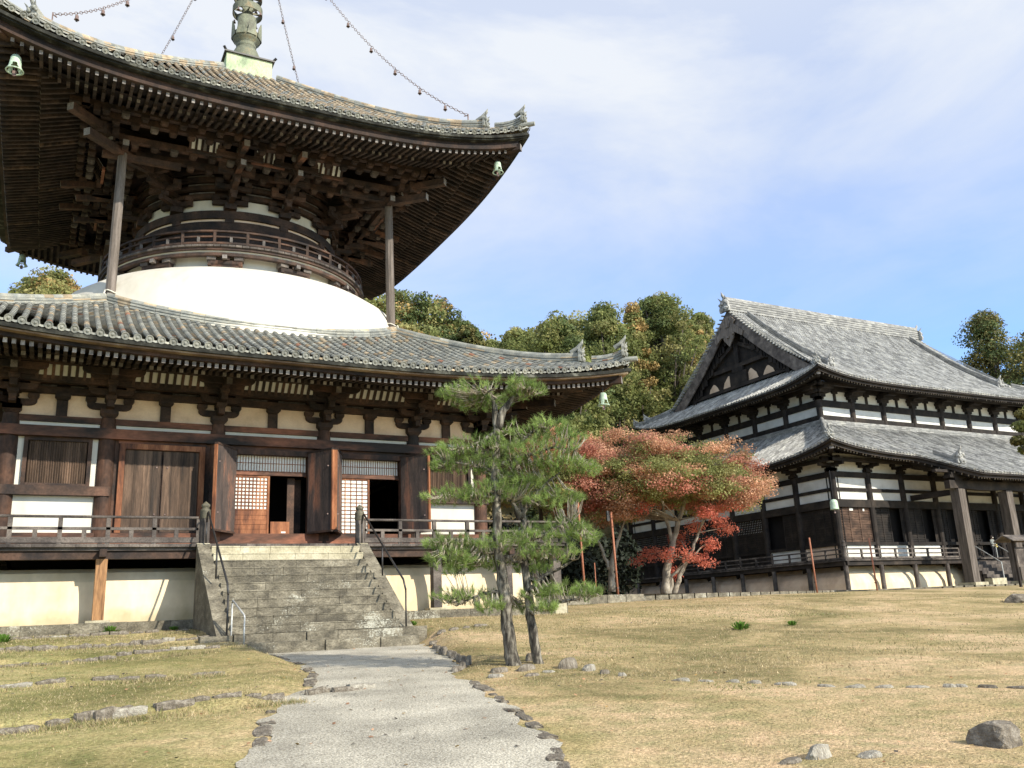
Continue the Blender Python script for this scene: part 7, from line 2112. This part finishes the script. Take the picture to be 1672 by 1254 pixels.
mb.face((b, b + 1, b + 3, b + 2)); mb.face((b + 8, b + 10, b + 11, b + 9)); mb.obj('roof', e)
mb = MB().use('woodgrey', .6); rbox(mb, 43.22, 45.3, -3.83, -3.78, 1.2, 2.3); mb.obj('board', e)
# papers stuck on the hall shutters
for (s, z, w, h, k) in ((-15.0, 6.17, .10, .09, 0), (-14.8, 6.17, .10, .09, 0), (-13.6, 6.15, .08, .09, 0)):
    mb = MB().use('paper', 0); tbox(mb, k, s - w, s + w, 12.69, 12.70, z - h, z + h); mb.obj('paper_slip', HL)

# a wrapped-up visitor leaning by the hall doors
def person():
    bx_, by_, bz = CX - .75, CY - 13.6, 2.50
    e = empty('person', (bx_, by_, bz), 'person in grey top and dark trousers standing on the veranda by the hall doorway', 'person')
    J = {'pel': (0, 0, .86), 'spine': (.0, -.02, 1.08), 'chest': (-.03, -.05, 1.28), 'neck': (-.06, -.08, 1.42), 'head0': (-.08, -.10, 1.50), 'head': (-.09, -.11, 1.60),
         'shL': (-.20, -.04, 1.36), 'elL': (-.27, -.10, 1.10), 'wrL': (-.20, -.28, .98), 'shR': (.14, -.06, 1.36), 'elR': (.22, -.08, 1.10), 'wrR': (.17, -.24, .96),
         'hpL': (-.10, 0, .84), 'knL': (-.11, -.05, .46), 'anL': (-.11, .0, .08), 'toL': (-.12, -.17, .04), 'hpR': (.10, 0, .84), 'knR': (.12, -.03, .46), 'anR': (.12, .03, .08), 'toR': (.14, -.14, .04)}
    Rr = {'pel': .14, 'spine': .135, 'chest': .15, 'neck': .055, 'head0': .075, 'head': .095, 'shL': .07, 'elL': .045, 'wrL': .03, 'shR': .07, 'elR': .045, 'wrR': .03, 'hpL': .095, 'knL': .065, 'anL': .045, 'toL': .035, 'hpR': .095, 'knR': .065, 'anR': .045, 'toR': .035}
    E_ = [('pel', 'spine'), ('spine', 'chest'), ('chest', 'neck'), ('neck', 'head0'), ('head0', 'head'), ('chest', 'shL'), ('shL', 'elL'), ('elL', 'wrL'), ('chest', 'shR'), ('shR', 'elR'), ('elR', 'wrR'),
          ('pel', 'hpL'), ('hpL', 'knL'), ('knL', 'anL'), ('anL', 'toL'), ('pel', 'hpR'), ('hpR', 'knR'), ('knR', 'anR'), ('anR', 'toR')]
    for sd in 'LR':       # five fingers per hand
        w = Vector(J['wr' + sd]); sg = -1 if sd == 'L' else 1
        J['pm' + sd] = tuple(w + Vector((0, -.06, -.03))); Rr['pm' + sd] = .026; E_.append(('wr' + sd, 'pm' + sd))
        for f in range(5):
            if f == 4: a = w + Vector((-sg * .035, -.035, -.02)); b = w + Vector((-sg * .06, -.07, -.035))
            else: a = w + Vector(((f - 1.5) * .016, -.09, -.045)); b = a + Vector((0, -.02 - .004 * (f in (1, 2)), -.035))
            J['f%d%s' % (f, sd)] = tuple(a); J['g%d%s' % (f, sd)] = tuple(b); Rr['f%d%s' % (f, sd)] = .009; Rr['g%d%s' % (f, sd)] = .008
            E_ += [('pm' + sd if f < 4 else 'wr' + sd, 'f%d%s' % (f, sd)), ('f%d%s' % (f, sd), 'g%d%s' % (f, sd))]
    M['skin'] = mat('skin', [(.45, .28, .2), (.55, .36, .27)], 5, rough=.6, bump=0, tint=0)
    M['shirt'] = mat('grey_cloth', [(.22, .24, .23), (.30, .31, .29)], 6, rough=.9, bump=.1, tint=0)
    M['trous'] = mat('dark_cloth', [(.02, .02, .025), (.035, .035, .04)], 6, rough=.9, bump=.1, tint=0)
    M['ybag'] = mat('yellow_bag_cloth', [(.55, .45, .10), (.65, .56, .18)], 6, rough=.9, bump=.1, tint=0)
    M['hair'] = mat('dark_hair', [(.02, .016, .014), (.04, .03, .025)], 10, rough=.7, bump=.2, tint=0)
    names = list(J); me = bpy.data.meshes.new('body')
    me.from_pydata([J[n] for n in names], [(names.index(a), names.index(b)) for a, b in E_], [])
    o = bpy.data.objects.new('body', me); COL.objects.link(o); o.parent = e
    md = o.modifiers.new('skin', 'SKIN'); 
    for i, n in enumerate(names):
        sv = me.skin_vertices[0].data[i]; r_ = Rr[n]; sv.radius = (r_, r_ * (.8 if n in ('pel', 'spine', 'chest') else 1)); sv.use_root = (n == 'pel')
    sm = o.modifiers.new('sub', 'SUBSURF'); sm.levels = 2; sm.render_levels = 2
    dg = bpy.context.evaluated_depsgraph_get(); ev = bpy.data.meshes.new_from_object(o.evaluated_get(dg)); o.modifiers.clear(); o.data = ev
    ev.materials.clear()
    for k in ('skin', 'shirt', 'trous'): ev.materials.append(M[k])
    for p in ev.polygons:
        c = p.center; p.use_smooth = True
        if c.z < .90: p.material_index = 2
        elif c.z < 1.43 and not (c.z < 1.02 and c.y < -.24): p.material_index = 1
        else: p.material_index = 0
    h = Vector(J['head'])
    def add(nm, mb): 
        q = mb.obj(nm, None, smooth=True); q.parent = e; return q
    mb = MB().use('hair'); mb.lathe([(0, .115), (.07, .10), (.108, .04), (.112, -.02), (.10, -.08), (.06, -.10)], (h.x, h.y + .02, h.z + .02), 14); add('hair', mb)
    mb = MB().use('paper', 0); mb.box(h.x - .05, h.x + .05, h.y - .118, h.y - .095, h.z - .085, h.z - .015); add('face_mask', mb)
    mb = MB().use('iron')
    for sg in (-1, 1): mb.box(h.x + sg * .035 - .014, h.x + sg * .035 + .014, h.y - .104, h.y - .092, h.z + .0, h.z + .012)
    add('eyes', mb)
    mb = MB().use('skin'); mb.box(h.x - .012, h.x + .012, h.y - .118, h.y - .09, h.z - .02, h.z + .01)
    for sg in (-1, 1): mb.box(h.x + sg * .098 - .01, h.x + sg * .098 + .01, h.y - .02, h.y + .015, h.z - .03, h.z + .025)
    add('ears', mb)
    mb = MB().use('ybag'); mb.hexa([(.14, -.22, .82), (.36, -.20, .82), (.36, -.06, .82), (.14, -.08, .82), (.16, -.20, 1.05), (.33, -.18, 1.05), (.33, -.09, 1.05), (.16, -.10, 1.05)])
    q = mb.obj('shoulder_bag', None, label=None); q.location = (bx_, by_, bz)
    tag(q, 'yellow cloth bag hanging at the hip of the person by the hall doorway', 'bag')
person()

# fallen leaves on the lawn, path and terrace
rg2 = np.random.default_rng(21)
pts_ = []
for n, cx, cy, sx, sy in ((1500, 15, -4, 6, 4), (700, 8, -15, 7, 5), (420, 0, -24, 4, 4), (260, -5, -18, 2.5, 5)):
    pts_.append(np.column_stack([rg2.normal(cx, sx, n), rg2.normal(cy, sy, n)]))
pts_ = np.concatenate(pts_); k = (pts_[:, 1] < 3) & (pts_[:, 1] > -32) & ~((np.abs(pts_[:, 0]) < 9.9) & (pts_[:, 1] > -9.9)) & ~((np.abs(pts_[:, 0]) < 2.9) & (pts_[:, 1] > -14.3)); pts_ = pts_[k]
zz = G(pts_[:, 0], pts_[:, 1]) + .025; n = len(pts_)
v = cards(np.zeros(3), (0, 0, 0), n, .045, rg2, upb=4, aspect=1.2) + np.column_stack([pts_, zz])[:, None, :]
me = fastmesh('fallen_leaves', v.reshape(-1, 3), np.arange(4 * n).reshape(-1, 4), [M['morange'], M['leafo'], M['barkd']], rg2.integers(0, 3, n), rg2.uniform(-1, .6, n))
fo = bpy.data.objects.new('fallen_leaves', me); COL.objects.link(fo); tag(fo, 'scattered brown and orange fallen leaves on the grass near the maples and path', 'leaves', kind='stuff')
